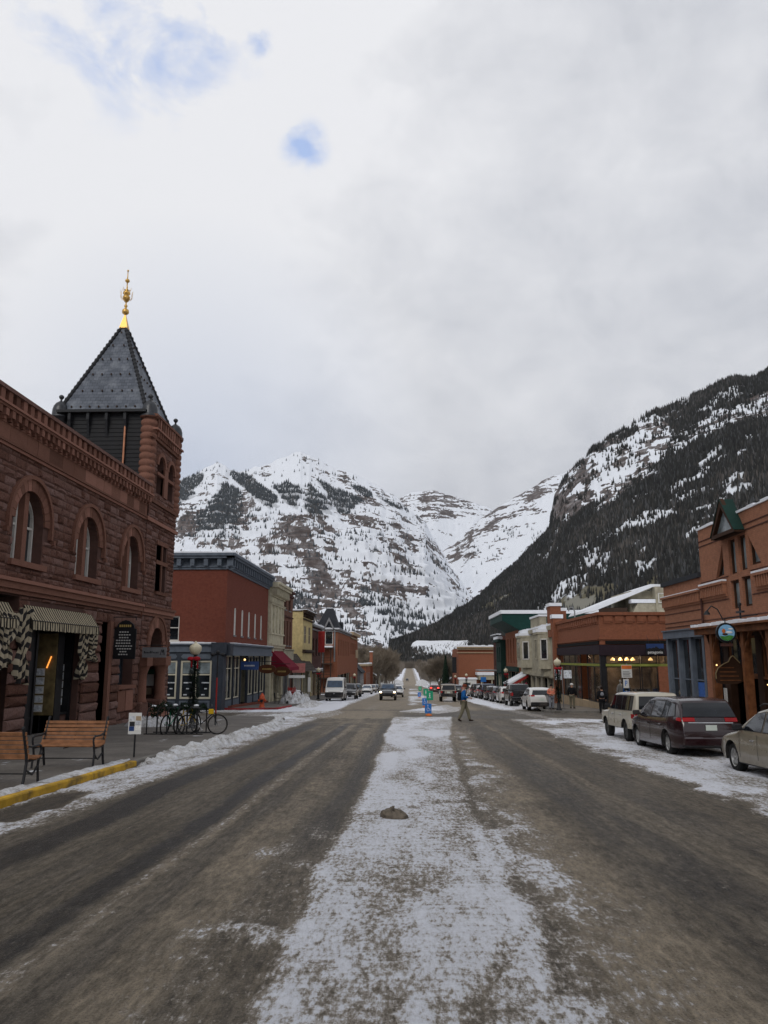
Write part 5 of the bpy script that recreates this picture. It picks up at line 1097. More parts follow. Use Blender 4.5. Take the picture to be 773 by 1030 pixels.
F8, S8 = shell(b8_, -13.3, 1, 181.2, 207, -7, 7.9, 14, 'brick_orange', [rectp(183+i*4, 184.6+i*4, 3, 5.6) for i in range(6)]+[rectp(182, 206, -5.4, -2)])
for i in range(6): window(b8_, F8, rectp(183+i*4, 184.6+i*4, 3, 5.6), -.2, 'dark_metal', 'window_glass', .12)
cornice(b8_, F8, 181, 207.2, [(6.6, 6.9, .3), (7.3, 8.0, .8)], 'tan_stone', None, snow=.15); shop(b8_, F8, 182, 206, -2, 6, 'tan_stone', None, .6, None, -.15, door=(2, 4)); part(b8_, 'stone_band', 'tan_stone', lambda m: fbox(m, F8, 199, 207, 2.2, 4.2, 0, .15))
def gable_house(name, lab_, x0, x1, y0, y1, ze, zr, wall, roof='roof_snow', sg=1, front='tan_stone', cat='house'):
    t_ = thing(name, ((x0+x1)/2, (y0+y1)/2, gz(y0)), lab_, cat); S = Fc('y', y0, -1); zb = gz(y0)-1; xm = (x0+x1)/2
    part(t_, 'wall', wall, lambda m: fpoly(m, S, [(x0, zb), (x1, zb), (x1, ze), (xm, zr), (x0, ze)], -(y1-y0), 0))
    def rf(m):
        for a, b in ((x0, xm), (x1, xm)):
            o_ = -.4 if a < b else .4; m.add([(a+o_, y0-.4, ze-.25), (xm, y0-.4, zr), (xm, y1+.4, zr), (a+o_, y1+.4, ze-.25), (a+o_, y0-.4, ze+.1), (xm, y0-.4, zr+.35), (xm, y1+.4, zr+.35), (a+o_, y1+.4, ze+.1)], [(0, 1, 5, 4), (4, 5, 6, 7), (0, 4, 7, 3), (3, 7, 6, 2), (0, 3, 2, 1)])
    part(t_, 'roof', roof, rf)
    zgl = gz(y0)
    for k in range(2): window(t_, S, rectp(x0+(x1-x0)*(.15+.42*k), x0+(x1-x0)*(.42+.42*k), zgl+1, zgl+2.6), .02, 'white_frame', 'window_glass', .1)
    FF = Fc('x', x1 if sg > 0 else x0, sg)
    n = max(2, int((y1-y0)/5))
    for i in range(n): window(t_, FF, rectp(y0+(y1-y0)*(i+.25)/n, y0+(y1-y0)*(i+.7)/n, zgl+.9, zgl+2.5), .02, 'white_frame', 'window_glass', .1)
    return t_
gable_house('cottage', 'low house with dark grey gabled roof edged in snow beyond the left brick row', -24, -13.0, 214, 230, -1.6, 4.6, 'grey_stone', 'dark_roof')
b9_ = thing('brick_storefront', (-14, 236, gz(236)), 'small one-storey orange brick storefront with a pale snowy front, far down the left side', 'shop')
F9, S9 = shell(b9_, -12.6, 1, 236, 262, -9, .4, 12, 'brick_orange', [rectp(238+i*6, 242+i*6, -6, -2) for i in range(4)], 'brick_orange', [rectp(-17.5, -13.8, -6, -.9)])
window(b9_, S9, rectp(-17.5, -13.8, -6, -.9), -.2, 'white_frame', 'shade_white', .6, (-15.6,)); cornice(b9_, F9, 236, 262, [(-.1, .5, .6)], 'tan_stone', None, snow=.3); cornice(b9_, S9, -24, -12.5, [(-.1, .5, .4)], 'tan_stone', None, snow=.3)
for i in range(4): window(b9_, F9, rectp(238+i*6, 242+i*6, -6, -2), -.2, 'white_frame', 'window_glass', .15)
part(b9_, 'chimney', 'brick_orange', lambda m: (m.box(-12.9, 262.2, -8, -11.9, 263.4, 4.2), m.m('roof_snow'), m.box(-13, 262.1, 4.2, -11.8, 263.5, 4.5)))
gable_house('cabin', 'small dark house with a thick snow roof near the bare trees on the left', -19, -11.5, 275, 292, -3.4, -.9, 'dark_wood')
for k, (y, zz_) in enumerate(((302, -4), (325, -4.5))): gable_house('far_house', ['dark timber house under snow further along on the left, before the road rises', 'pale house under snow on the left where the road starts to rise'][k], -22, -12, y, y+14, zz_, zz_+3, ['brick_dark', 'beige_paint'][k])
# ================================================================ right side
# ---- near brick building with the triangular windows
r1 = thing('triangle_window_building', (17, 26, gz(26)), 'tan brick building with triangular windows and pointed green-roofed dormer above a timber pub front', 'building')
RX = 13.2; FR = Fc('x', RX, -1); brick('brick_tan', (.36, .160, .092), (.29, .128, .076), (.20, .13, .10), stain=.35)
tri_l = [(34.55, 5.35), (33.62, 6.72), (33.62, 5.42)]; tri_r = [(31.05, 6.72), (30.05, 5.5), (31.05, 5.5)]
wr = [rectp(32.32, 33.02, 5.35, 6.78), rectp(31.3, 32.02, 5.4, 6.8), rectp(32.22, 33.05, 3.95, 5.1), rectp(31.12, 31.95, 3.98, 5.15)]
wr2 = [[(a-10, z) for a, z in h_] for h_ in wr]
FRf, FSf = shell(r1, RX, -1, 12, 36.3, 3.2, 7.7, 14, 'brick_tan', [tri_l, tri_r]+wr+wr2, None, (), 'roof_snow', .3)
for h_ in wr+wr2: window(r1, FR, h_, -.18, 'timber_dark', 'glass_pale', .09)
for h_ in (tri_l, tri_r):
    window(r1, FR, h_, -.2, None, 'window_glass', .05) if False else None
    g = MB('glass_pale'); fpoly(g, FR, h_, -.22, -.2); g = g.build('window', r1); c_ = (sum(p[0] for p in h_)/3, sum(p[1] for p in h_)/3); k_ = MB('timber_dark'); inn = [(c_[0]+(p[0]-c_[0])*.74, c_[1]+(p[1]-c_[1])*.74) for p in h_]; fring(k_, FR, h_+[h_[0]], inn+[inn[0]], -.2, -.12); k_.build('frame', g)
def bands(m):
    for z in (7.15, 6.92): fbox(m, FR, 12, 31.4 if z > 7.3 else 36.3, z, z+.035, 0, .03)
    for z, a0, a1 in ((5.3, 12, 31.0), (5.3, 33.2, 36.3), (4.38, 12, 31), (4.38, 33.3, 36.3), (3.62, 12, 36.3)): fbox(m, FR, a0, a1, z, z+.03, 0, .035)
part(r1, 'brick_band', 'brick_dark', bands)
def corb(m, a0, a1, F_=FR, zc=4.72):
    fbox(m, F_, a0, a1, zc+.32, zc+.42, 0, .22); a = a0+.05
    while a < a1-.1: fbox(m, F_, a, a+.10, zc-.1, zc+.32, .0, .17); a += .21
    fbox(m, F_, a0, a1, zc-.2, zc-.1, 0, .06)
for a0, a1 in ((33.45, 36.2), (26.5, 30.6), (20, 23.3)): 
    cb = part(r1, 'corbel_table', 'brick_tan', lambda m: corb(m, a0, a1)); part(cb, 'snow_cap', 'roof_snow', lambda m: fbox(m, FR, a0, a1, 5.145, 5.22, -.0, .2))
def dorm(m):
    y0, y1, zb, zt, d = 31.25, 33.6, 6.95, 8.3, .38; ym = 32.4
    m.add([FR.P(y0, zb, d), FR.P(y1, zb, d), FR.P(ym, zt, d), FR.P(y0, zb, -.3), FR.P(y1, zb, -.3), FR.P(ym, zt, -.1)], [(0, 3, 4, 1)])
    m.m('green_dark'); m.add([FR.P(y0-.08, zb, d+.1), FR.P(ym, zt+.1, d+.1), FR.P(ym, zt+.1, -.1), FR.P(y0-.08, zb, .05), FR.P(y1+.08, zb, d+.1), FR.P(y1+.08, zb, .05)], [(0, 1, 2, 3), (4, 5, 2, 1)])
    m.m('glass_pale'); m.add([FR.P(y0+.15, zb+.1, d-.1), FR.P(y1-.15, zb+.1, d-.1), FR.P(ym, zt-.2, d-.1)], [(0, 1, 2)])
    m.m('timber_dark'); fring(m, FR, [(y0-.08, zb-.08), (ym, zt+.12), (y1+.08, zb-.08), (y0-.08, zb-.08)], [(y0+.2, zb+.08), (ym, zt-.25), (y1-.2, zb+.08), (y0+.2, zb+.08)], d-.1, d+.06); fbox(m, FR, y0-.05, y1+.05, zb-.08, zb-.0, -.1, d+.05)
part(r1, 'dormer', 'brick_tan', dorm); 
def snowline(m):
    n = 40
    for i in range(n):
        a = 12+(36.3-12)*i/n; fbox(m, FR, a, a+(36.3-12)/n+.002*(i % 2), 7.7, 7.74+.07*abs(math.sin(i*1.3))+.02*i/n, -.35, .05+.02*(i % 2))
part(r1, 'parapet_snow', 'roof_snow', snowline)
part(r1, 'downpipe', 'brick_dark', lambda m: m.tube(FR.P(36.25, 3.3, .08), FR.P(36.25, 5.2, .08), .05))
zr1 = zg(31)
def ledge(m):
    fbox(m, FR, 12, 35.9, 2.98, 3.22, 0, .62); fbox(m, FR, 12, 35.9, 3.22, 3.3, 0, .8); m.m('roof_snow'); n = 46
    for i in range(n): a = 12+23.9*i/n; fbox(m, FR, a, a+23.9/n, 3.302, 3.36+.1*abs(math.sin(i*.9)+.3*math.sin(i*2.7)), -.05, .76-.05*(i % 3)+.06*math.sin(i*.7))
part(r1, 'canopy', 'timber', ledge)
OW = {14.5: 2.5, 17.8: 2.5, 21.1: 2.5, 24.3: 2.4, 27.1: 1.8, 29.3: 1.75, 31.55: 2.7}
part(r1, 'pub_wall', 'timber_dark', lambda m: (wallholes(m, Fc('x', 13.35, -1), [(12, -2), (36.3, -2), (36.3, 3.2), (12, 3.2)], [rectp(a, a+OW[a], zr1-.1, 2.85) for a in OW]+[rectp(34.75, 35.6, zr1+.3, 2.85)], .3), m.m('interior_dark'), m.box(14.6, 12, -2, 14.7, 36.2, 3.2), m.m('brick_tan'), fbox(m, FR, 35.65, 36.3, -1.2, 3.2, -.1, .06)))
for i, a in enumerate((14.3, 17.55, 20.85, 24.1, 26.9, 29.1, 31.3, 34.5)): part(r1, 'timber_post', 'timber', lambda m: (fbox(m, FR, a-.13, a+.13, zr1-.5, 3.0, .15, .45), (m.add([FR.P(a+s_*.13, 2.2, .3), FR.P(a+s_*.13, 2.45, .3), FR.P(a+s_*.75, 3.0, .3), FR.P(a+s_*.55, 3.0, .3), FR.P(a+s_*.13, 2.2, .42), FR.P(a+s_*.13, 2.45, .42), FR.P(a+s_*.75, 3.0, .42), FR.P(a+s_*.55, 3.0, .42)], [(0, 1, 2, 3), (4, 7, 6, 5), (1, 5, 6, 2), (0, 3, 7, 4)]) for s_ in (-1, 1)) and [m.add([FR.P(a+s_*.13, 2.2, .3), FR.P(a+s_*.13, 2.45, .3), FR.P(a+s_*.75, 3.0, .3), FR.P(a+s_*.55, 3.0, .3), FR.P(a+s_*.13, 2.2, .42), FR.P(a+s_*.13, 2.45, .42), FR.P(a+s_*.75, 3.0, .42), FR.P(a+s_*.55, 3.0, .42)], [(0, 1, 2, 3), (4, 7, 6, 5), (1, 5, 6, 2), (0, 3, 7, 4)]) for s_ in (-1, 1)]))
FP = Fc('x', 13.35, -1)
for a in OW:
    w_ = window(r1, FP, rectp(a, a+OW[a], 1.3, 2.85), -.12, 'timber', 'window_glass', .09, name='pub_window')
    if a < 29: window(r1, FP, rectp(a, a+OW[a], zr1+.5, 1.2), -.12, 'timber', 'window_glass', .09, (a+1.25,), name='pub_window')
    part(r1, 'pub_transom', 'timber', lambda m: fbox(m, FP, a, a+OW[a], 1.2, 1.3, -.15, .0))
window(r1, FP, rectp(34.75, 35.6, zr1+.3, 2.85), -.12, 'timber', 'window_glass', .08, (), (1.4,), name='pub_window')
dr = part(r1, 'pub_door', 'timber_dark', lambda m: (fbox(m, FP, 31.5, 32.6, zr1-.1, 1.2, -.5, -.44),)); part(dr, 'handle', 'gold', lambda m: fbox(m, FP, 32.4, 32.45, zr1+.9, zr1+1.2, -.44, -.38))
part(dr, 'notice', 'poster_white', lambda m: fbox(m, FP, 31.7, 31.9, .3, .75, -.44, -.43)); part(r1, 'notice', 'poster_white', lambda m: fbox(m, FR, 34.4, 34.65, -.1, .75, -.05, .0))
part(r1, 'pub_lettering', 'text_grey', lambda m: [m.tube(FP.P(a0, z0, .04), FP.P(a1, z1, .04), .022, n=5) for a0, z0, a1, z1 in ((30.1, .95, 29.95, 1.25), (29.95, 1.25, 29.8, .95), (29.7, .95, 29.7, 1.22), (29.7, 1.22, 29.5, 1.22), (29.35, .95, 29.35, 1.22), (29.35, 1.22, 29.22, 1.05), (29.22, 1.05, 29.1, 1.22), (29.1, 1.22, 29.1, .95), (28.95, .95, 28.85, 1.22), (28.85, 1.22, 28.7, .95))])
part(r1, 'window_light', 'lamp_warm', lambda m: m.ball((13.2, 30.35, 1.02), .05, 6, sz=.6))
part(r1, 'gooseneck_lamp', 'dark_metal', lambda m: (m.path([FR.P(34.0, 3.5, .02), FR.P(34.0, 4.0, .25), FR.P(34.0, 4.15, .5), FR.P(34.0, 3.95, .68)], .025), m.lathe(FR.P(34.0, 3.78, .7), [(.14, 0), (.1, .1), (.03, .18)], 10)))
part(r1, 'gooseneck_lamp', 'dark_metal', lambda m: (m.path([FR.P(31.6, 3.5, .3), FR.P(31.6, 4.0, .3)], .04), fbox(m, FR, 31.3, 31.9, 3.72, 3.8, .25, .35), m.ball(FR.P(31.6, 4.05, .3), .08, 8)))
# ---- lower brick shop with blue-grey pilasters
r2 = thing('corbelled_brick_shop', (17, 39, gz(39)), 'low tan brick building with corbelled band and blue-grey pilasters, left of the timber pub', 'building')
F2r, S2r = shell(r2, RX, -1, 36.35, 41.75, 3.3, 5.6, 14, 'brick_tan')
part(r2, 'corbel_table', 'brick_tan', lambda m: corb(m, 36.4, 41.7, FR, 4.62)); part(r2, 'roof_edge', 'dark_roof', lambda m: fbox(m, FR, 36.35, 41.8, 5.6, 5.82, -.3, .12)); part(r2, 'snow_cap', 'roof_snow', lambda m: fbox(m, FR, 36.4, 41.7, 5.045, 5.08, 0, .2))
part(r2, 'brick_band', 'brick_dark', lambda m: [fbox(m, FR, 36.35, 41.75, z, z+.03, 0, .03) for z in (3.7, 4.15, 3.5)])
part(r2, 'lintel', 'blue_grey_paint', lambda m: (fbox(m, FR, 36.3, 41.8, 2.95, 3.3, 0, .16), fbox(m, FR, 36.3, 41.8, 3.3, 3.36, 0, .24)))
shop(r2, FR, 36.6, 41.6, 2.95, 3, 'blue_grey_paint', 'blue_grey_paint', .7, 1.0, -.05, 'window_glass', 'blue_grey_paint', post=.26); part(r2, 'poster', 'poster_blue', lambda m: (fbox(m, FR, 37.2, 38.1, .2, .9, -.16, -.155), m.m('red_paint'), fbox(m, FR, 37.2, 38.0, -.2, .2, -.16, -.155)))
part(r2, 'end_wall', 'brick_tan', lambda m: m.box(13.25, 41.5, -2, 27, 41.74, 3.3)); part(r2, 'shop_back', 'interior_warm', lambda m: m.box(14.9, 36.4, -2, 15, 41.4, 3.2))
# ---- orange brick corner store
r3 = thing('corner_store', (20, 64, gz(64)), 'one-storey orange brick corner store with tall black-framed windows and stepped brick parapet', 'shop')
CX, CY = 13.45, 57.2; zs3 = gz(57)+.15
F3r, S3r = shell(r3, CX, -1, CY, 73.5, 2.95, 5.2, 18, 'brick_orange')
for F_, a0, a1 in ((F3r, CY, 73.5), (S3r, CX, CX+18)):
    part(r3, 'parapet_band', 'brick_orange', lambda m: (fbox(m, F_, a0-.1, a1, 5.0, 5.22, 0, .18), fbox(m, F_, a0-.1, a1, 3.3, 3.45, 0, .08)))
    def dent(m):
        a = a0+.3
        while a < a1-.5:
            fbox(m, F_, a, a+.62, 4.55, 4.98, 0, .10); fbox(m, F_, a, a+.5, 4.42, 4.55, 0, .06); a += .78
    part(r3, 'brick_dentil', 'brick_orange', dent)
    part(r3, 'awning_box', 'interior_dark', lambda m: fbox(m, F_, a0+.35, a1, 2.98, 3.22, .0, .05))
    part(r3, 'fascia', 'plum_canvas', lambda m: fbox(m, F_, a0-.12, a1, 2.2 if F_ is S3r else 2.3, 2.93, -.1, .13))
part(r3, 'corner_frame', 'black_paint', lambda m: m.box(CX-.05, CY-.05, -2, CX+.3, CY+.3, 2.9))
def glassbay(F_, a0, a1, n, inner='window_glass', top=2.2, skip=()):
    w = (a1-a0)/n
    for i in range(n):
        if i in skip: continue
        x0, x1 = a0+w*i, a0+w*(i+1)
        window(r3, F_, rectp(x0+.03, x1-.03, zs3+.35, 1.45), -.1, 'black_paint', 'store_glass', .07, name='store_window'); window(r3, F_, rectp(x0+.03, x1-.03, 1.62, top), -.1, 'black_paint', 'store_glass', .05, name='clerestory_window')
    part(r3, 'transom_band', 'olive_band', lambda m: fbox(m, F_, a0, a1, 1.45, 1.62, -.12, .02)); part(r3, 'stone_base', 'tan_stone', lambda m: fbox(m, F_, a0, a1, -2.3, zs3+.35, -.2, .03))
t = NT('store_glass'); t.col((.02, .024, .028)); t.b.inputs['Roughness'].default_value = .05; t.b.inputs['Transmission Weight'].default_value = .0; t.b.inputs['Alpha'].default_value = .28; t.b.inputs['Specular IOR Level'].default_value = .5
glassbay(S3r, CX+.3, CX+3.95, 3); glassbay(F3r, CY+.3, 73.2, 7, top=2.3, skip=(2,))
part(r3, 'brick_pier', 'brick_orange', lambda m: m.box(CX+3.95, CY-.02, -2.3, CX+5.2, CY+.4, 1.45)); glassbay(S3r, CX+5.2, CX+17.5, 7)
part(r3, 'transom_band', 'olive_band', lambda m: fbox(m, S3r, CX+3.96, CX+5.19, 1.45, 1.62, -.12, .02)); window(r3, S3r, rectp(CX+3.98, CX+5.17, 1.63, 2.2), -.1, 'black_paint', 'store_glass', .05, name='clerestory_window')
def interior(m):
    m.box(CX+.2, CY+4.2, -2, CX+17.8, CY+4.3, 2.9); m.box(CX+4.5, CY+.3, -2, CX+4.6, 73, 2.9); m.box(CX+.2, CY+.3, 2.75, CX+17.8, 73.3, 2.85); m.m('timber_dark'); m.box(CX+.2, CY+.3, -1.6, CX+17.8, 73.3, -1.5)
pm('store_wall', (.20, .155, .115), rough=.9, var=.85, scale=.9, bump=0); part(r3, 'store_interior', 'store_wall', interior)
for i, (x, y) in enumerate(((14.6, 58.6), (15.25, 59), (15.6, 58.5), (16.1, 58.8), (17.3, 58.6), (18.7, 58.6), (14.9, 62))):
    lp = part(r3, 'pendant_lamp', 'lamp_warm', lambda m: m.lathe((x, y, 1.85), [(.17, 0), (.15, .09), (.04, .2), (.001, .22)], 12)); part(lp, 'lamp_cord', 'black_paint', lambda m: m.tube((x, y, 2.04), (x, y, 2.75), .012, n=5))
dr = part(r3, 'door', 'black_paint', lambda m: (fbox(m, F3r, CY+5.1, CY+6.9, zs3-.3, 1.5, -.9, -.8), m.m('red_paint'), fbox(m, F3r, CY+5.3, CY+6.7, -.2, 1.0, -.79, -.77))); part(dr, 'handle', 'gold', lambda m: fbox(m, F3r, CY+5.2, CY+5.25, -.6, -.2, -.77, -.7))
def rack(x, y, w, seed):
    rg_ = random.Random(seed); t_ = thing('clothes_rack', (x, y, -1.5), ['rack of dark coats behind the corner store window', 'rack of blue jackets behind the long side window of the corner store', 'rack of jackets at the back of the corner store'][seed % 3], 'clothes rack')
    part(t_, 'rail', 'grey_pole', lambda m: (m.tube((x, y, -.1), (x+w, y, -.1), .02), m.tube((x, y, -1.5), (x, y, -.1), .02), m.tube((x+w, y, -1.5), (x+w, y, -.1), .02)))
    for i in range(int(w/.16)):
        c_ = rg_.choice(['sign_blue', 'poster_blue', 'dark_metal', 'black_paint', 'blue_grey_paint', 'plum_canvas']); part(t_, 'jacket', c_, lambda m: m.prism([(y-.22, -.95), (y+.22, -.95), (y+.2, -.3), (y+.08, -.16), (y-.08, -.16), (y-.2, -.3)], x+.08+i*.16, x+.17+i*.16, 'x'))
rack(15.4, 58.9, 1.8, 0); rack(18.9, 58.7, 2.2, 1); rack(17.6, 59.6, 1.0, 2)
def mannequin(x, y, col_, col2, lab_):
    t_ = thing('mannequin', (x, y, zs3+.35), lab_, 'mannequin')
    part(t_, 'jacket', col_, lambda m: m.lathe((x, y, -.45), [(.16, 0), (.19, .2), (.2, .45), (.22, .58), (.12, .66), (.05, .7), (.05, .76), (.001, .78)], 14)); part(t_, 'sleeve', col_, lambda m: m.path([(x-.2, y, .05), (x-.27, y-.05, -.25), (x-.24, y-.12, -.45)], .055)); part(t_, 'sleeve', col_, lambda m: m.path([(x+.2, y, .05), (x+.27, y-.05, -.25), (x+.24, y-.12, -.45)], .055))
    part(t_, 'trousers', col2, lambda m: m.lathe((x, y, -1.15), [(.17, 0), (.2, .4), (.16, .7)], 12)); part(t_, 'head', 'shade_white', lambda m: m.ball((x, y, .42), .09, 10, sz=1.3))
mannequin(14.85, 57.75, 'text_grey', 'dark_metal', 'headed mannequin in a pale grey jacket in the corner store window'); mannequin(15.35, 57.75, 'tan_stone', 'orange_cloth' if 'orange_cloth' in MATS else 'brick_orange', 'mannequin in a tan jacket and orange trousers in the corner store window')
for i, (x_, y_) in enumerate(((15.3, 58.6), (20, 58.8), (14.6, 66))):
    l_ = bpy.data.lights.new('store_light', 'POINT'); l_.energy = 170; l_.color = (1, .78, .52); l_.shadow_soft_size = .3; q = bpy.data.objects.new('store_light', l_); C.objects.link(q); q.location = (x_, y_, 2.3)
# penthouse behind the store
r4 = thing('penthouse', (21, 76, 4), 'beige clapboard roof-top house with a long snow-covered sloping roof above the corner store', 'house')
part(r4, 'wall', 'beige_paint', lambda m: (m.box(20.6, 75, 2, 25.5, 82, 8.2), m.box(16.6, 75.6, 2, 20.6, 82, 6.0), [m.box(20.55, 74.97, z, 25.5, 75, z+.03) for z in np.arange(5, 8.2, .25)], m.m('brick_orange'), m.box(15.5, 74, -2, 26, 75, 5.1)))
part(r4, 'roof', 'roof_snow', lambda m: (m.prism([(16.2, 6.15), (17.2, 6.35), (22.5, 8.5), (24.0, 8.55), (24.0, 8.74), (22.3, 8.76), (16.4, 6.45)], 74.2, 82, 'y'), m.m('beige_paint'), m.prism([(16.6, 6.1), (22.4, 8.35), (22.4, 8.52), (17.2, 6.33)], 74.4, 74.6, 'y')))
dm = part(r4, 'dormer', 'beige_paint', lambda m: (m.prism([(20.2, 5.6), (23.8, 5.6), (23.6, 7.0), (22.7, 7.3), (21.0, 7.0)], 74.0, 75, 'y'), m.box(22.6, 73.8, 5.6, 23.9, 75, 8.5), m.m('dark_wood'), m.box(17.5, 74.3, 5.2, 20.1, 74.4, 6.6))); part(dm, 'dormer_roof', 'roof_snow', lambda m: m.box(20.4, 73.9, 7.02, 22.6, 74.9, 7.35))
window(r4, Fc('y', 73.79, -1), rectp(22.8, 23.5, 7.0, 7.9), .03, 'white_frame', 'beige_paint', .08)
part(r4, 'vent_pipe', 'grey_pole', lambda m: m.path([(15.0, 73, 4.6), (15.0, 73, 6.2), (14.85, 73, 6.55), (14.55, 73, 6.55), (14.45, 73, 6.2)], .06))
# ---- cream bay-window building
r5 = thing('bay_window_building', (18, 88, gz(88)), 'cream two-storey building with two snow-topped projecting bay windows over the shops', 'building')
F5r, S5r = shell(r5, 13.6, -1, 76.5, 99.2, -4, 5.0, 14, 'beige_paint', [rectp(77+i*3.65, 80+i*3.65, -2.7, .1) for i in range(6)])
def bay(y0, y1):
    t_ = []; zc0, zc1 = 1.0, 4.35; ym0, ym1 = y0+(y1-y0)*.25, y0+(y1-y0)*.75; pts = [(y0, 0), (ym0, 1.0), (ym1, 1.0), (y1, 0)]
    P_ = [(13.6-d, y) for y, d in pts]
    b = part(r5, 'bay', 'beige_paint', lambda m: (m.prism(P_, zc0, zc1, 'z'), m.prism([(13.6-d*1.12, y+(.0)) for y, d in pts], zc1, zc1+.2, 'z'), m.prism([(13.6-d*.5, y0+(y-y0)*.8+.3) for y, d in pts], .3, zc0, 'z')))
    part(b, 'bay_snow', 'roof_snow', lambda m: (m.prism([(13.6-d*1.15, y) for y, d in pts], zc1+.2, zc1+.5, 'z'), m.prism([(13.6-d*.7, y0+(y-y0)*.8+.2) for y, d in pts], zc1+.5, zc1+.85, 'z')))
    FB = Fc('x', 12.6, -1); window(b, FB, rectp(ym0+.3, ym1-.3, 1.9, 3.9), .01, 'beige_paint', 'glass_blue', .1, ((ym0+ym1)/2,))
    # slanted pane facing the camera
    g = MB('window_glass'); u_ = Vector((P_[1][0]-P_[0][0], P_[1][1]-P_[0][1], 0)); L_ = u_.length; u_.normalize(); n_ = Vector((-u_.y, u_.x, 0)); n_ = n_ if n_.y < 0 else -n_
    q = lambda a, z, d: tuple(Vector((P_[0][0], P_[0][1], z))+u_*a+n_*d)
    g.add([q(L_*.28, 2.0, .02), q(L_*.72, 2.0, .02), q(L_*.72, 3.8, .02), q(L_*.28, 3.8, .02)], [(0, 1, 2, 3)]); w_ = g.build('window', b)
    k = MB('white_frame')
    for a0, a1, z0, z1 in ((.2, .28, 1.9, 3.9), (.72, .80, 1.9, 3.9), (.2, .8, 3.8, 3.92), (.2, .8, 1.88, 2.0)):
        k.add([q(L_*a0, z0, 0), q(L_*a1, z0, 0), q(L_*a1, z1, 0), q(L_*a0, z1, 0), q(L_*a0, z0, .06), q(L_*a1, z0, .06), q(L_*a1, z1, .06), q(L_*a0, z1, .06)], [(4, 5, 6, 7), (0, 4, 7, 3), (1, 2, 6, 5), (3, 7, 6, 2), (0, 1, 5, 4)])
    k.build('frame', w_)
bay(78.2, 82.6); bay(90.2, 96.5)
cornice(r5, F5r, 76.5, 99.2, [(.2, .5, .15), (4.7, 5.1, .25)], 'beige_paint', None, snow=.22)
part(r5, 'parapet', 'beige_paint', lambda m: (m.box(13.5, 83.4, 5.0, 14.2, 89.6, 6.3), m.m('brick_orange'), m.box(13.4, 76.4, 4.0, 14.4, 78.2, 6.9), m.box(14.4, 79, 5, 15.4, 82, 6.6), m.m('roof_snow'), m.box(13.3, 76.3, 6.9, 14.5, 78.3, 7.2), m.box(14.3, 79, 6.6, 15.5, 82.1, 6.9), m.box(13.4, 83.3, 6.3, 14.3, 89.7, 6.5)))
shop(r5, F5r, 77, 98.9, .1, 6, 'beige_paint', None, .5, None, -.15, door=(1, 4)); part(r5, 'awning', 'red_paint', lambda m: m.prism([(13.5, .30), (11.3, -.95), (11.3, -1.25), (13.5, -.05)], 92.3, 97.6, 'y')); part(r5, 'awning_snow', 'roof_snow', lambda m: m.prism([(13.5, .46), (11.2, -.80), (11.25, -.96), (13.5, .31)], 92.25, 97.65, 'y'))
# ---- brick pillar between store and bays
part(r3, 'corner_pilaster', 'brick_orange', lambda m: (m.box(13.1, 73.4, -2.5, 13.9, 74.3, 5.6), m.m('roof_snow'), m.box(13.0, 73.3, 5.6, 14.0, 74.4, 5.95)))
# ---- green-topped hall
r6 = thing('green_roofed_building', (20, 104, gz(104)), 'large building with deep dark-green eave and thick snow on its roof, orange brick front', 'building')
F6r, S6r = shell(r6, 13.4, -1, 99.4, 112.5, -4.5, 6.0, 16, 'brick_orange', [rectp(100.6+i*2.9, 101.7+i*2.9, 1.4, 4.6) for i in range(4)]+[rectp(100, 112, -3.4, .3)])
for i in range(4): window(r6, F6r, rectp(100.6+i*2.9, 101.7+i*2.9, 1.4, 4.6), -.2, 'timber_dark', 'brick_tan', .12)
part(r6, 'eave', 'green_paint', lambda m: (m.prism([(13.5, 5.4), (29, 5.4), (29, 7.4), (11.4, 7.4), (11.4, 6.6)], 98.6, 113, 'y'), m.m('green_dark'), m.prism([(13.6, 5.35), (11.5, 6.55), (11.5, 6.6), (13.6, 5.42)], 98.7, 112.9, 'y')))
part(r6, 'roof_snow', 'roof_snow', lambda m: m.box(11.2, 98.4, 7.42, 29.2, 113.2, 7.85)); cornice(r6, F6r, 99.4, 112.5, [(.4, 1.0, .3)], 'green_dark', None, 'shop_cornice', 0); shop(r6, F6r, 100.1, 112, .3, 5, 'green_dark', None, .5, None, -.15, door=(2,))
r7 = thing('dark_green_front', (18, 116, gz(116)), 'narrow dark-green two-storey front with a snowy ledge, left of the green-eaved hall', 'building')
F7r, S7r = shell(r7, 12.7, -1, 112.6, 118.5, -5, 4.6, 12, 'green_dark', [rectp(113.4+i*2.4, 114.6+i*2.4, 1.5, 3.6) for i in range(2)]+[rectp(113, 118, -3.6, 0)])
for i in range(2): window(r7, F7r, rectp(113.4+i*2.4, 114.6+i*2.4, 1.5, 3.6), -.2, 'green_paint', 'window_glass', .1)
cornice(r7, F7r, 112.5, 118.6, [(4.3, 4.7, .4)], 'green_dark', None, snow=.35); shop(r7, F7r, 113.1, 117.9, 0, 2, 'green_dark', None, .5, None, -.15)
r8 = thing('dark_brick_building', (18, 122, gz(122)), 'dark brown brick building on the far corner of the right-hand block', 'building')
F8r, S8r = shell(r8, 13.2, -1, 118.6, 127, -5, 5.3, 14, 'brick_dark', [rectp(119.5+i*2.5, 120.8+i*2.5, 1, 3.8) for i in range(3)]+[rectp(119, 126.5, -3.8, -.3)])
for i in range(3): window(r8, F8r, rectp(119.5+i*2.5, 120.8+i*2.5, 1, 3.8), -.2, 'dark_metal', 'window_glass', .1)
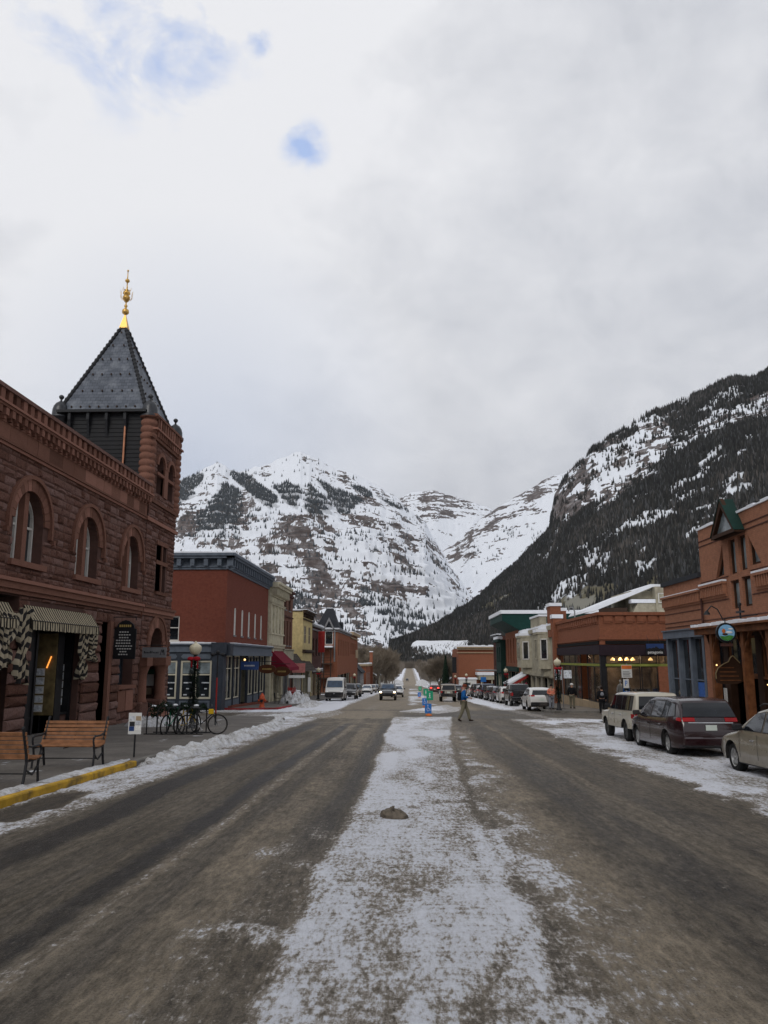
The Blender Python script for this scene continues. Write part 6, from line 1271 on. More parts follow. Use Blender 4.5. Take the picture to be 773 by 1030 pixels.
cornice(r8, F8r, 118.5, 127.2, [(4.6, 4.8, .2), (5.1, 5.5, .5)], 'dark_metal', None, snow=.12); shop(r8, F8r, 119.1, 126.5, -.3, 3, 'dark_metal', None, .5, None, -.15, door=(1,)); part(r8, 'canopy', 'grey_pole', lambda m: m.box(10.3, 118.8, .2, 13.2, 126.8, .35))
# ---- orange brick block past the second crossing
r9 = thing('long_brick_building', (18, 200, gz(195)), 'wide orange brick building past the second crossing on the right, with a snowy porch roof', 'building')
F9r, S9r = shell(r9, 11.4, -1, 188, 215, -9, 4.4, 30, 'brick_orange', [rectp(190+i*5, 192+i*5, -1, 2) for i in range(5)], None, [rectp(20+i*3, 21.4+i*3, -.5, 1.8) for i in range(3)])
for i in range(5): window(r9, F9r, rectp(190+i*5, 192+i*5, -1, 2), -.2, 'white_frame', 'window_glass', .15)
for i in range(3): window(r9, S9r, rectp(20+i*3, 21.4+i*3, -.5, 1.8), -.2, 'white_frame', 'window_glass', .15)
cornice(r9, S9r, 11, 41.4, [(3.3, 3.5, .3), (4.1, 4.5, .5), (4.5, 4.75, .9)], 'tan_stone', None, snow=.35)
part(r9, 'porch', 'beige_paint', lambda m: (m.box(15.5, 182, -2.6, 34, 188, -1.6), [m.box(16+i*2.3, 182.2, -6.2, 16.3+i*2.3, 182.5, -2.6) for i in range(8)], m.m('roof_snow'), m.box(15.2, 181.8, -1.6, 34.2, 188, -1.0)))
part(r9, 'store_sign', 'black_paint', lambda m: m.box(9.9, 187.6, -1.2, 10.9, 187.8, 2.4)); shop(r9, S9r, 11.8, 19.2, -3.0, 3, 'red_paint', None, .5, None, .02, zb=-5.4)
r10 = thing('white_kiosk', (12, 170, gz(170)), 'small white flat-roofed kiosk on the right beyond the second crossing', 'kiosk'); part(r10, 'wall', 'shade_white', lambda m: m.box(10.4, 168, -5.2, 13.8, 172, -2.2)); part(r10, 'roof', 'roof_snow', lambda m: m.box(10.2, 167.8, -2.2, 14, 172.2, -1.9)); window(r10, Fc('y', 168, -1), rectp(11, 12.6, -4, -2.8), .02, 'beige_paint', 'glass_blue', .1)
gable_house('roadside_house', 'small house with a snowy roof on the right, half hidden by the bare trees', 13, 22, 262, 280, -4.5, -1.2, 'brick_dark', sg=-1); gable_house('roadside_house', 'pale house with a snowy roof at the right foot of the rising road', 12, 21, 320, 336, -6.5, -3.4, 'beige_paint', sg=-1)
# ================================================================ vehicles
def paint(name, col, dirt=(.16, .13, .10), dl=.55, metal=.3, rough=.26, amount=.75):
    t = NT(name); o = t.obj(); s_ = t.N('ShaderNodeSeparateXYZ'); t.L(o, s_.inputs[0]); n = t.noise(o, 3.5, 6, .65); n2 = t.noise(o, 25, 4, .6)
    g = t.math('SUBTRACT', dl+.35, s_.outputs[2]); g = t.math('ADD', g, t.math('MULTIPLY_ADD', n, .9, c=-.45)); g = t.math('ADD', g, t.math('MULTIPLY_ADD', n2, .3, c=-.15))
    m_ = t.ramp(g, [(.0, .06), (.35, amount*.45), (.75, amount)]); t.col(t.mix(m_, col, dirt)); t.L(t.math('MULTIPLY_ADD', m_, .5, c=rough-.1), t.b.inputs['Roughness'])
    t.b.inputs['Metallic'].default_value = metal; t.b.inputs['Coat Weight'].default_value = .6; t.b.inputs['Coat Roughness'].default_value = .06; return t.m
for n_, c_, kw in (('paint_gold', (.30, .265, .19), {}), ('paint_maroon', (.015, .003, .005), dict(metal=0, amount=.12, dirt=(.05, .03, .028), dl=.35)), ('paint_cream', (.52, .49, .40), dict(metal=0, dirt=(.23, .18, .12))), ('paint_white', (.62, .62, .60), dict(metal=0, dirt=(.25, .21, .17))),
                   ('paint_black', (.012, .013, .016), dict(amount=.4, dirt=(.07, .06, .055))), ('paint_grey', (.10, .105, .115), {}), ('paint_silver', (.34, .34, .34), {}), ('paint_blue', (.02, .035, .075), dict(amount=.5)), ('paint_green', (.035, .05, .045), {}), ('paint_tan', (.28, .245, .20), {}), ('paint_red', (.12, .015, .012), {})): paint(n_, c_, **kw)
pm('tyre', (.018, .018, .018), rough=.85, dirt=((.10, .09, .08), .5, .6)); pm('rim', (.42, .42, .41), rough=.35, metal=.7, dirt=((.14, .12, .10), .5, .7)); pm('rim_dark', (.05, .05, .05), rough=.5); pm('trim', (.022, .022, .024), rough=.6, dirt=((.12, .10, .085), .5, .5)); pm('chrome', (.6, .6, .6), rough=.2, metal=.9, bump=0)
glassm('car_glass', (.008, .010, .013), .03, .5); glassm('car_glass_blue', (.018, .04, .075), .05, .7); pm('plate', (.50, .55, .50), bump=0, var=.1); pm('light_clear', (.55, .55, .55), rough=.15, bump=0, metal=.3); pm('tail_red', (.30, .012, .014), rough=.2, bump=0)
emis('headlight_on', (1, .74, .42), 6); emis('brake_on', (1, .05, .03), 3)
class Car:
    def __init__(s, L, W, prof, r, fx, wb, zb=.30, belt=1.0, tumble=.32, wends=.12, roof0=None, glass='car_glass'):
        s.L, s.W, s.prof, s.r, s.fx, s.wb, s.zb, s.belt, s.tum, s.we = L, W, prof, r, fx, wb, zb, belt, tumble, wends; s.glass = glass
        s.px = [p[0] for p in prof]; s.pz = [p[1] for p in prof]; s.H = max(s.pz)
    def zt(s, x): return float(np.interp(x, s.px, s.pz))
    def hw(s, x, z):
        e = abs(x-s.L/2)/(s.L/2); w = s.W/2*(1-s.we*max(0, (e-.62)/.38)**2.2)
        b = s.belt; w -= .035*((b*.62-min(z, b))/(b*.5))**2
        if z > b: w -= (z-b)*s.tum
        return w
    def rs(s, z):                       # rear surface
        for i in range(len(s.px)-1, 0, -1):
            if s.pz[i-1] >= z: 
                if s.pz[i] >= z: return s.L
                t = (z-s.pz[i])/(s.pz[i-1]-s.pz[i]); return s.px[i]+(s.px[i-1]-s.px[i])*t
        return s.L
    def fs(s, z):
        for i in range(len(s.px)-1):
            if s.pz[i+1] >= z:
                if s.pz[i] >= z: return 0.
                t = (z-s.pz[i])/(s.pz[i+1]-s.pz[i]); return s.px[i]+(s.px[i+1]-s.px[i])*t
        return 0.
    def pt(s, lat, x, z): return (lat, s.L/2-x, z)
    def body(s, mat):
        xs = sorted(set([round(x, 4) for x in list(s.px)+list(np.linspace(0, s.L, 44))])); bm = bmesh.new(); rings = []
        for x in xs:
            zt = s.zt(x); zb = s.zb+(.10 if x < .25 or x > s.L-.25 else 0); R_ = min(.09, (zt-zb)*.3); pts = []
            zz = list(zb+(zt-R_-zb)*np.linspace(0, 1, 9)); 
            for z in zz: pts.append((s.hw(x, z), z))
            w0 = s.hw(x, zt-R_)
            for a in (22, 45, 68, 90): pts.append((w0-R_*(1-math.cos(R(a))), zt-R_+R_*math.sin(R(a))))
            wt = w0-R_; pts += [(wt*.55, zt+.02), (0, zt+.028)]
            full = pts+[(-p, z) for p, z in reversed(pts[:-1])]
            rings.append([bm.verts.new(s.pt(p, x, z)) for p, z in full])
        for a, b in zip(rings[:-1], rings[1:]):
            n = len(a)
            for i in range(n): bm.faces.new((a[i], b[i], b[(i+1) % n], a[(i+1) % n]))
        bm.faces.new(rings[0]); bm.faces.new(list(reversed(rings[-1]))); bmesh.ops.recalc_face_normals(bm, faces=bm.faces[:])
        me = bpy.data.meshes.new('body'); bm.to_mesh(me); bm.free(); o = bpy.data.objects.new('body', me); C.objects.link(o)
        cut = MB('tyre')
        for x in (s.fx, s.fx+s.wb):
            for sd in (-1, 1): 
                y = s.L/2-x; rr = s.r*1.16; n = 28; x0, x1 = sd*(s.W/2-.30), sd*(s.W/2+.3); vs = []
                for xx in (x0, x1):
                    for i in range(n): a = 2*math.pi*i/n; vs.append((xx, y+rr*math.cos(a), s.r+.01+rr*math.sin(a)))
                fs = [tuple(range(n)), tuple(reversed(range(n, 2*n)))]+[(i, n+i, n+(i+1) % n, (i+1) % n) for i in range(n)]; cut.add(vs, fs)
        c = cut.build('cutter'); bmc = bmesh.new(); bmc.from_mesh(c.data); bmesh.ops.recalc_face_normals(bmc, faces=bmc.faces[:]); bmc.to_mesh(c.data); bmc.free()
        md = o.modifiers.new('b', 'BOOLEAN'); md.object = c; md.operation = 'DIFFERENCE'; md.solver = 'EXACT'; bpy.context.view_layer.update()
        me2 = bpy.data.meshes.new_from_object(o.evaluated_get(bpy.context.evaluated_depsgraph_get())); o.modifiers.clear(); o.data = me2
        me2.materials.clear(); me2.materials.append(MATS[mat]); me2.materials.append(MATS['tyre']); lim = s.W/2-.28
        for p in me2.polygons:
            p.material_index = 0; c0 = p.center
            if c0.z < s.r*2.3 and any(abs(math.hypot(c0.y-(s.L/2-x), c0.z-s.r-.01)-s.r*1.16) < .04 for x in (s.fx, s.fx+s.wb)) and abs(c0.x) > lim-.05 and abs(p.normal.x) < .5: p.material_index = 1
            if abs(abs(c0.x)-(s.W/2-.30)) < .01: p.material_index = 1
            p.use_smooth = True
        C.objects.unlink(c); bpy.data.objects.remove(c)
        sh = me2; 
        try: sh.set_sharp_from_angle(angle=R(32))
        except Exception: pass
        return o
    def side(s, m, quad, sd, off=.008, nx=8, nz=4):   # quad: 4 corners (x,z) lower-front, lower-rear, upper-rear, upper-front
        vs = []
        for j in range(nz+1):
            for i in range(nx+1):
                u, v = i/nx, j/nz; a = [quad[0][k]*(1-u)+quad[1][k]*u for k in (0, 1)]; b = [quad[3][k]*(1-u)+quad[2][k]*u for k in (0, 1)]; x, z = [a[k]*(1-v)+b[k]*v for k in (0, 1)]
                vs.append(s.pt(sd*(s.hw(x, z)+off), x, z))
        fs = [(j*(nx+1)+i, j*(nx+1)+i+1, (j+1)*(nx+1)+i+1, (j+1)*(nx+1)+i) for j in range(nz) for i in range(nx)]
        if sd > 0: fs = [tuple(reversed(f_)) for f_ in fs]
        # rim of thickness back to the body
        n = nx+1; m.add(vs, fs, True); return m
    def rear(s, m, x0, x1, z0, z1, off=.012, nx=8, nz=5, front=False, x0t=None, x1t=None):
        vs = []; x0t = x0 if x0t is None else x0t; x1t = x1 if x1t is None else x1t
        for j in range(nz+1):
            z = z0+(z1-z0)*j/nz; xx = s.fs(z) if front else s.rs(z); v = j/nz
            for i in range(nx+1):
                u = i/nx; l = (x0+(x1-x0)*u)*(1-v)+(x0t+(x1t-x0t)*u)*v
                vs.append(s.pt(l, xx-(off if front else -off), z+off*.4))
        fs = [(j*(nx+1)+i, j*(nx+1)+i+1, (j+1)*(nx+1)+i+1, (j+1)*(nx+1)+i) for j in range(nz) for i in range(nx)]
        if front: fs = [tuple(reversed(f_)) for f_ in fs]
        return m.add(vs, fs, True)
def wheel(car, par, x, sd, mat='rim', spokes=5):
    y = car.L/2-x; r = car.r; w = .22; cx = sd*(car.W/2-.06-w/2)
    m = MB('tyre'); prof = [(-w/2, r*.62), (-w/2, r*.86), (-w/2*.85, r*.96), (-w/2*.5, r), (w/2*.5, r), (w/2*.85, r*.96), (w/2, r*.86), (w/2, r*.62)]; n = 32; vs = []; fs = []
    for (xx, rr) in prof:
        for i in range(n): a = 2*math.pi*i/n; vs.append((cx+xx, y+rr*math.cos(a), r+rr*math.sin(a)))
    for j in range(len(prof)-1):
        for i in range(n): fs.append((j*n+i, (j+1)*n+i, (j+1)*n+(i+1) % n, j*n+(i+1) % n))
    m.add(vs, fs, True); o = m.build('wheel', par, world=False)
    k = MB(mat); xo = cx+sd*w*.42
    ring = []
    for rr, dx in ((r*.66, 0), (r*.60, -.015*sd), (r*.56, -.06*sd)):
        for i in range(n): a = 2*math.pi*i/n; ring.append((xo+dx, y+rr*math.cos(a), r+rr*math.sin(a)))
    k.add(ring, [(j*n+i, (j+1)*n+i, (j+1)*n+(i+1) % n, j*n+(i+1) % n) for j in range(2) for i in range(n)], True)
    k.m('rim_dark'); k.add([(xo-.07*sd, y+r*.6*math.cos(2*math.pi*i/n), r+r*.6*math.sin(2*math.pi*i/n)) for i in range(n)], [tuple(range(n))]); k.m(mat)
    for q in range(spokes):
        a = 2*math.pi*q/spokes+.3; ca, sa = math.cos(a), math.sin(a); hw_ = .075*r/.35 if spokes < 8 else .04
        def P_(rr, t_, dx): return (xo+dx, y+rr*ca-t_*sa, r+rr*sa+t_*ca)
        k.add([P_(r*.1, -hw_, -.01*sd), P_(r*.1, hw_, -.01*sd), P_(r*.6, hw_*.6, -.012*sd), P_(r*.6, -hw_*.6, -.012*sd), P_(r*.1, -hw_, -.05*sd), P_(r*.1, hw_, -.05*sd), P_(r*.6, hw_*.6, -.05*sd), P_(r*.6, -hw_*.6, -.05*sd)], [(0, 1, 2, 3), (0, 4, 5, 1), (1, 5, 6, 2), (2, 6, 7, 3), (3, 7, 4, 0)])
    k.tube((xo-.05*sd, y, r), (xo+.005*sd, y, r), r*.16, r*.12, 14)
    k.build('rim', o, world=False)
def mk(name, par, mat, fn): m = MB(mat); fn(m); return m.build(name, par, world=False)
def build_car(name, label, cat, group, car, mat, x, y, rz, detail=2, lights=None, rim='rim', spokes=5, win=None, rack=False, rearwin=None, plate=True, spare=False, screen=None, trimz=.0, bed=None, tail=None, head=None):
    t = thing(name, (x, y, gz(y)), label, cat, group, 0); t.rotation_euler = (math.atan(SL)*math.cos(rz), 0, rz)
    if x > 7 and y < 35 and x < 8.5: t.scale = (.95, .98, .905)
    b = car.body(mat); b.parent = t
    for xx in (car.fx, car.fx+car.wb):
        for sd in (-1, 1): wheel(car, t, xx, sd, rim, spokes)
    for w_ in win:
        for sd in (-1, 1): 
            g = mk('window', t, car.glass, lambda m: car.side(m, w_, sd))
            if detail > 1: 
                cx_ = sum(p[0] for p in w_)/4; cz_ = sum(p[1] for p in w_)/4; big = [(cx_+(p[0]-cx_)*1.05+(.02 if p[0] > cx_ else -.02), cz_+(p[1]-cz_)*1.10) for p in w_]; mk('window_frame', g, 'trim', lambda m: car.side(m, big, sd, .004))
    if screen: mk('windscreen', t, car.glass, lambda m: car.rear(m, -screen[2], screen[2], screen[0], screen[1], .034, 8, 8, True, -screen[3], screen[3]))
    if rearwin: mk('rear_window', t, car.glass, lambda m: car.rear(m, -rearwin[2], rearwin[2], rearwin[0], rearwin[1], .03, 8, 8, False, -rearwin[3], rearwin[3]))
    L, W = car.L, car.W; zb = car.zb
    bw = lambda z, x_: car.hw(x_, z)
    bm_ = mat if mat in ('paint_maroon', 'paint_gold', 'paint_black') else 'trim'
    mk('bumper', t, bm_, lambda m: m.bbox((0, L/2-.05, zb+.22), (bw(.5, .1)-.03, .10, .13), .05)); mk('bumper', t, bm_, lambda m: m.bbox((0, -L/2+.05, zb+.20), (bw(.5, L-.1)-.03, .10, .14), .05))
    mk('side_skirt', t, 'trim', lambda m: [m.bbox((sd*(W/2-.06), L/2-(car.fx+car.wb/2), zb+.03), (.05, car.wb/2-car.r*1.1, .07), .02) for sd in (-1, 1)] and None) if False else None
    for sd in (-1, 1):
        mk('side_skirt', t, 'trim', lambda m: m.bbox((sd*(W/2-.07), L/2-(car.fx+car.wb/2), zb+.03), (.05, car.wb/2-car.r*1.12, .06), .02))
        xm_ = screen and (car.fs(screen[0])+.25) or 1.5; zm = car.belt+.08
        mk('mirror', t, 'trim', lambda m: (m.bbox((sd*(car.hw(xm_, zm)+.14), L/2-xm_, zm+.04), (.11, .05, .08), .03), m.bbox((sd*(car.hw(xm_, zm)+.02), L/2-xm_, zm-.01), (.06, .025, .025), .01)))
        z0, z1, wi = (tail or (.95, 1.12, .30)); mk('taillight', t, 'brake_on' if lights == 'brake' else 'tail_red', lambda m: (car.rear(m, sd*(car.hw(L-.05, z0)-wi), sd*(car.hw(L-.05, z0)-.02), z0, z1, .02) if sd > 0 else car.rear(m, sd*(car.hw(L-.05, z0)-.02), sd*(car.hw(L-.05, z0)-wi), z0, z1, .02), car.side(m, [(L-.30, z0+.03), (car.rs(z0)-.0, z0), (car.rs(z1), z1), (L-.32, z1)], sd, .012)))
        z0, z1, wi = (head or (.70, .86, .36)); mk('headlight', t, 'headlight_on' if lights == 'head' else 'light_clear', lambda m: (car.rear(m, sd*(car.hw(.05, z0)-wi), sd*(car.hw(.05, z0)-.03), z0, z1, .02, front=True) if sd > 0 else car.rear(m, sd*(car.hw(.05, z0)-.03), sd*(car.hw(.05, z0)-wi), z0, z1, .02, front=True)))
        if detail > 1:
            for xs_ in (car.fx+car.r*1.3+.05, car.fx+car.wb*.53, car.fx+car.wb-.12): mk('door_seam', t, 'trim', lambda m: car.side(m, [(xs_, zb+.12), (xs_+.018, zb+.12), (xs_+.018, car.belt-.02), (xs_, car.belt-.02)], sd, .003, 1, 5))
            for xs_ in (car.fx+car.wb*.45, car.fx+car.wb*.86): mk('door_handle', t, 'chrome' if mat != 'paint_maroon' else mat, lambda m: m.bbox((sd*(car.hw(xs_, car.belt-.16)+.015), L/2-xs_, car.belt-.16), (.018, .09, .018), .008))
    mk('grille', t, 'trim', lambda m: car.rear(m, -.42, .42, .58, .80, .014, front=True))
    if plate: mk('licence_plate', t, 'plate', lambda m: (m.bbox((0, -car.rs(plate if isinstance(plate, float) else .8)+L/2-.025, plate if isinstance(plate, float) else .8), (.155, .012, .078), .004)))
    if mat == 'paint_maroon': mk('trim_strip', t, 'chrome', lambda m: car.rear(m, -.62, .62, .985, 1.005, .02))
    if mat == 'paint_maroon': mk('rear_bumper_lip', t, 'trim', lambda m: m.bbox((0, -L/2+.03, .36), (.78, .06, .07), .03))
    if rack:
        for sd in (-1, 1): mk('roof_rail', t, 'trim' if rack == 1 else 'chrome', lambda m: m.path([(sd*(car.hw(L*.5, car.H)-.10), L/2-L*.42, car.H+.02), (sd*(car.hw(L*.5, car.H)-.10), L/2-L*.46, car.H+.08), (sd*(car.hw(L*.5, car.H)-.10), L/2-L*.84, car.H+.06), (sd*(car.hw(L*.5, car.H)-.10), L/2-L*.87, car.H-.02)], .018))
    if bed: mk('truck_bed', t, 'trim', lambda m: m.box(-W/2+.14, -L/2+.08, car.zt(L-.5)-.02, W/2-.14, L/2-bed, car.zt(L-.5)+.045))
    return t
def minivan_c(): return Car(5.05, 1.94, [(0, .55), (.03, .72), (.2, .86), (.45, .95), (1.05, 1.06), (1.2, 1.10), (1.7, 1.42), (2.05, 1.62), (2.5, 1.70), (3.6, 1.71), (4.4, 1.67), (4.62, 1.61), (4.80, 1.40), (4.93, 1.14), (5.02, .98), (5.05, .70)], .355, .96, 3.04, .26, 1.05, .38, .20)
def boxy_c(glass='car_glass'): return Car(4.65, 1.76, [(0, .70), (.02, .98), (.18, 1.05), (1.3, 1.10), (1.42, 1.14), (1.9, 1.68), (2.05, 1.76), (2.6, 1.80), (4.3, 1.80), (4.5, 1.77), (4.60, 1.62), (4.64, 1.10), (4.65, .75)], .385, .78, 2.7, .50, 1.14, .20, .07, glass=glass)
def cross_c(L=4.7, Hh=1.6, glass='car_glass'): k = Hh/1.6; return Car(L, 1.84, [(0, .50), (.03, .66), (.22, .80*k), (.6, .90*k), (1.1, .98*k), (1.3, 1.02*k), (1.75, 1.30*k), (2.15, 1.50*k), (2.6, 1.59*k), (3.5, 1.58*k), (L-.55, 1.47*k), (L-.18, 1.06*k), (L-.06, .96*k), (L, .62)], .35, .92, L-1.98, .28, .99*k, .34, .16, glass=glass)
def pickup_c(glass='car_glass'): return Car(5.6, 1.96, [(0, .75), (.03, 1.02), (.25, 1.12), (1.35, 1.20), (1.48, 1.24), (1.95, 1.66), (2.25, 1.83), (3.3, 1.84), (3.7, 1.78), (3.85, 1.30), (3.92, 1.24), (5.5, 1.22), (5.57, 1.18), (5.6, .75)], .40, 1.0, 3.55, .45, 1.22, .28, .08, glass=glass)
def van_c(): return Car(5.4, 2.04, [(0, .75), (.04, 1.02), (.30, 1.20), (.62, 1.32), (.72, 1.40), (1.15, 2.10), (1.4, 2.40), (2.0, 2.48), (5.1, 2.48), (5.3, 2.42), (5.38, 2.2), (5.4, .7)], .36, .95, 3.3, .30, 1.35, .12, .10, glass='car_glass_blue')
Wm = [[(1.62, 1.12), (2.55, 1.10), (2.55, 1.58), (2.12, 1.58)], [(2.65, 1.10), (3.62, 1.12), (3.62, 1.60), (2.65, 1.59)], [(3.72, 1.12), (4.62, 1.18), (4.45, 1.52), (3.72, 1.60)]]
Wb = [[(1.62, 1.18), (2.25, 1.17), (2.25, 1.67), (1.98, 1.67)], [(2.33, 1.17), (3.1, 1.17), (3.1, 1.68), (2.33, 1.67)], [(3.2, 1.17), (4.36, 1.18), (4.36, 1.66), (3.2, 1.68)]]
def Wc(L, k=1.): return [[(1.6, 1.06*k), (2.55, 1.05*k), (2.55, 1.48*k), (2.15, 1.44*k)], [(2.65, 1.05*k), (3.45, 1.07*k), (3.40, 1.48*k), (2.65, 1.48*k)], [(3.55, 1.08*k), (L-.52, 1.14*k), (L-.72, 1.40*k), (3.50, 1.47*k)]]
Wp = [[(1.75, 1.29), (2.5, 1.28), (2.5, 1.72), (2.15, 1.70)], [(2.6, 1.28), (3.6, 1.30), (3.5, 1.71), (2.6, 1.72)]]
Wv = [[(1.0, 1.42), (1.95, 1.40), (1.95, 1.98), (1.35, 1.98)]]
gr = 'cars parked along the right kerb'; gl = 'vehicles parked along the left kerb'; gd = 'vehicles driving in the street'
build_car('parked_crossover', 'dirty gold crossover nearest the camera on the right, cut off by the frame', 'car', gr, cross_c(), 'paint_gold', 8.12, 17.45, 0, 2, None, 'rim', 5, Wc(4.7), 1, (1.10, 1.42, .62, .5), screen=(1.06, 1.48, .72, .58), head=(.62, .78, .4))
build_car('parked_minivan', 'dark maroon minivan parked between the gold crossover and the cream off-roader', 'minivan', gr, minivan_c(), 'paint_maroon', 8.02, 24.55, 0, 2, None, 'rim', 8, Wm, 0, (1.16, 1.56, .74, .64), screen=(1.14, 1.60, .76, .62), tail=(1.03, 1.14, .36), plate=.86)
build_car('parked_off_roader', 'old boxy cream off-roader with muddy sides, front of the near right-hand row', 'off-road car', gr, boxy_c(), 'paint_cream', 8.12, 29.25, 0, 2, None, 'rim_dark', 6, Wb, 0, (1.2, 1.66, .66, .62), screen=(1.18, 1.62, .66, .6), tail=(.86, 1.04, .2), head=(.8, .98, .3))
build_car('parked_hatchback', 'dirty white hatchback, first car of the row beyond the crossing', 'car', gr, cross_c(4.5, 1.62), 'paint_white', 9.25, 59.6, 0, 2, None, 'rim_dark', 5, Wc(4.5), 0, (1.10, 1.42, .66, .54), screen=(1.06, 1.48, .72, .58), tail=(1.0, 1.1, .3), plate=.8)
build_car('parked_pickup', 'dark grey pickup truck parked ahead of the white hatchback', 'pickup truck', gr, pickup_c(), 'paint_black', 9.35, 70.6, 0, 1, None, 'rim', 5, Wp, 0, (1.34, 1.72, .66, .6), screen=(1.28, 1.74, .7, .6), bed=4.0, tail=(.88, 1.14, .14), plate=.72)
build_car('parked_car', 'snow-dusted white car parked just ahead of the dark pickup', 'car', gr, cross_c(4.6, 1.6), 'paint_white', 9.35, 78.6, 0, 1, None, 'rim', 5, Wc(4.6), 1, (1.10, 1.42, .66, .54), screen=(1.06, 1.48, .72, .58))
for i, (yy_, cc, mm_, ll) in enumerate(((85.0, 'x', 'paint_grey', 'grey crossover third beyond the dark pickup on the right'), (91.5, 'x', 'paint_black', 'black crossover in the middle of the far right-hand row'), (98.5, 'b', 'paint_blue', 'dark blue boxy off-roader in the far right-hand row'), (105.5, 'x', 'paint_silver', 'silver crossover towards the end of the far right-hand row'), (112, 'b', 'paint_black', 'black boxy off-roader near the end of the far right-hand row'), (118.5, 'x', 'paint_white', 'white crossover, last car before the second crossing on the right'), (146, 'x', 'paint_grey', 'small distant grey car beyond the second crossing on the right'), (153, 'x', 'paint_red', 'small distant dark red car beyond the second crossing on the right'))):
    c_ = cross_c() if cc == 'x' else boxy_c()
    build_car('parked_car', ll, 'car', gr, c_, mm_, 9.3 if yy_ < 130 else 8.6, yy_, 0, 1, None, 'rim', 5, Wc(4.7) if cc == 'x' else Wb, 1 if i % 2 else 0, (1.10, 1.42, .62, .5) if cc == 'x' else (1.2, 1.66, .66, .62), screen=(1.06, 1.48, .72, .58) if cc == 'x' else (1.18, 1.62, .66, .6))
build_car('parked_van', 'white panel van with a dark lower bumper facing the camera by the left kerb', 'van', gl, van_c(), 'paint_white', -7.95, 88.2, math.pi, 2, None, 'rim_dark', 5, Wv, 0, None, screen=(1.44, 2.14, .84, .80), plate=False, head=(.95, 1.22, .34))
mk('grille', [o for o in C.objects if o.name.startswith('parked_van')][0], 'trim', lambda m: (m.bbox((0, 2.72, .72), (.98, .06, .24), .06), m.m('chrome'), m.bbox((0, 2.79, .82), (.05, .01, .06), .01)))
build_car('parked_pickup', 'grey pickup truck just behind the white van', 'pickup truck', gl, pickup_c(), 'paint_grey', -7.2, 97.5, math.pi, 1, None, 'rim', 5, Wp, 0, (1.34, 1.72, .66, .6), screen=(1.28, 1.74, .7, .6), bed=4.0)
for i, (x_, yy_, cc, mm_, ll) in enumerate(((-7.5, 112, 'b', 'paint_green', 'dark green boxy off-roader facing the camera on the left, second behind the van'), (-7.2, 138, 'x', 'paint_white', 'white car facing the camera past the second crossing on the left'), (-7.3, 158, 'x', 'paint_tan', 'distant tan car parked before the small brick storefront on the left'), (-7.3, 172, 'x', 'paint_grey', 'most distant grey car of the left-hand row'))):
    c_ = cross_c(glass='car_glass_blue') if cc == 'x' else boxy_c('car_glass_blue')
    build_car('parked_car', ll, 'car', gl, c_, mm_, x_, yy_, math.pi, 1, None, 'rim', 5, Wc(4.7) if cc == 'x' else Wb, 0, None, screen=(1.06, 1.48, .72, .58) if cc == 'x' else (1.18, 1.62, .66, .6))
build_car('driving_pickup', 'grey pickup driving towards the camera with warm headlights on', 'pickup truck', gd, pickup_c('car_glass_blue'), 'paint_grey', -2.45, 93.5, math.pi, 2, 'head', 'rim', 5, Wp, 0, None, screen=(1.28, 1.74, .72, .62), bed=4.0, head=(.82, .96, .26))
build_car('driving_car', 'white car following the pickup towards the camera', 'car', gd, cross_c(glass='car_glass_blue'), 'paint_white', -1.7, 113, math.pi, 1, None, 'rim', 5, Wc(4.7), 0, None, screen=(1.06, 1.48, .72, .58))
build_car('driving_off_roader', 'tan boxy off-roader driving away past the man in blue', 'off-road car', gd, boxy_c(), 'paint_tan', 4.05, 87, 0, 2, None, 'rim_dark', 6, Wb, 1, (1.2, 1.66, .66, .62), screen=(1.18, 1.62, .66, .6), tail=(.9, 1.1, .18), plate=.95)
build_car('driving_car', 'dark red car with brake lights lit, driving away in the distance', 'car', gd, cross_c(), 'paint_red', 4.5, 148, 0, 1, 'brake', 'rim', 5, Wc(4.7), 0, (1.10, 1.42, .62, .5), screen=(1.06, 1.48, .72, .58))
build_car('driving_car', 'black car far ahead of the one with lit brake lights', 'car', gd, cross_c(), 'paint_black', 5.6, 182, 0, 1, None, 'rim', 5, Wc(4.7), 0, (1.10, 1.42, .62, .5), screen=(1.06, 1.48, .72, .58))
build_car('driving_car', 'tiny dark car far up the snowy road beyond the town', 'car', gd, boxy_c(), 'paint_blue', -1.5, 520, math.pi, 1, None, 'rim', 5, Wb, 0, None, screen=(1.18, 1.62, .66, .6))
# ================================================================ street furniture
pm('bench_slat', (.24, .112, .055), rough=.6, var=.35, scale=7); pm('cast_iron', (.018, .018, .020), rough=.5); t = NT('globe_glass'); t.col((.55, .50, .36)); t.b.inputs['Roughness'].default_value = .35
pm('garland', (.010, .022, .012), var=.5, scale=20); pm('bow_red', (.30, .012, .02), rough=.6); pm('orange_base', (.6, .16, .04)); pm('sign_green', (.02, .30, .16), rough=.5, var=.05, bump=0); pm('sign_bright_blue', (.03, .17, .52), rough=.5, var=.05, bump=0); pm('yellow_paint', (.60, .38, .02))
pm('skin', (.42, .24, .17), var=.05, bump=0, rough=.6); pm('jacket_blue', (.015, .10, .30), rough=.85, var=.2, scale=8); pm('trousers_khaki', (.17, .155, .11), rough=.9); pm('beanie_rust', (.14, .035, .02), rough=.95); pm('jacket_grey', (.20, .21, .24), rough=.9); pm('cloth_black', (.012, .012, .014), rough=.9); pm('jacket_coral', (.60, .20, .13), rough=.85); pm('boots', (.03, .02, .015)); pm('hair_dark', (.02, .013, .01), rough=.9); pm('scarf', (.15, .02, .04))
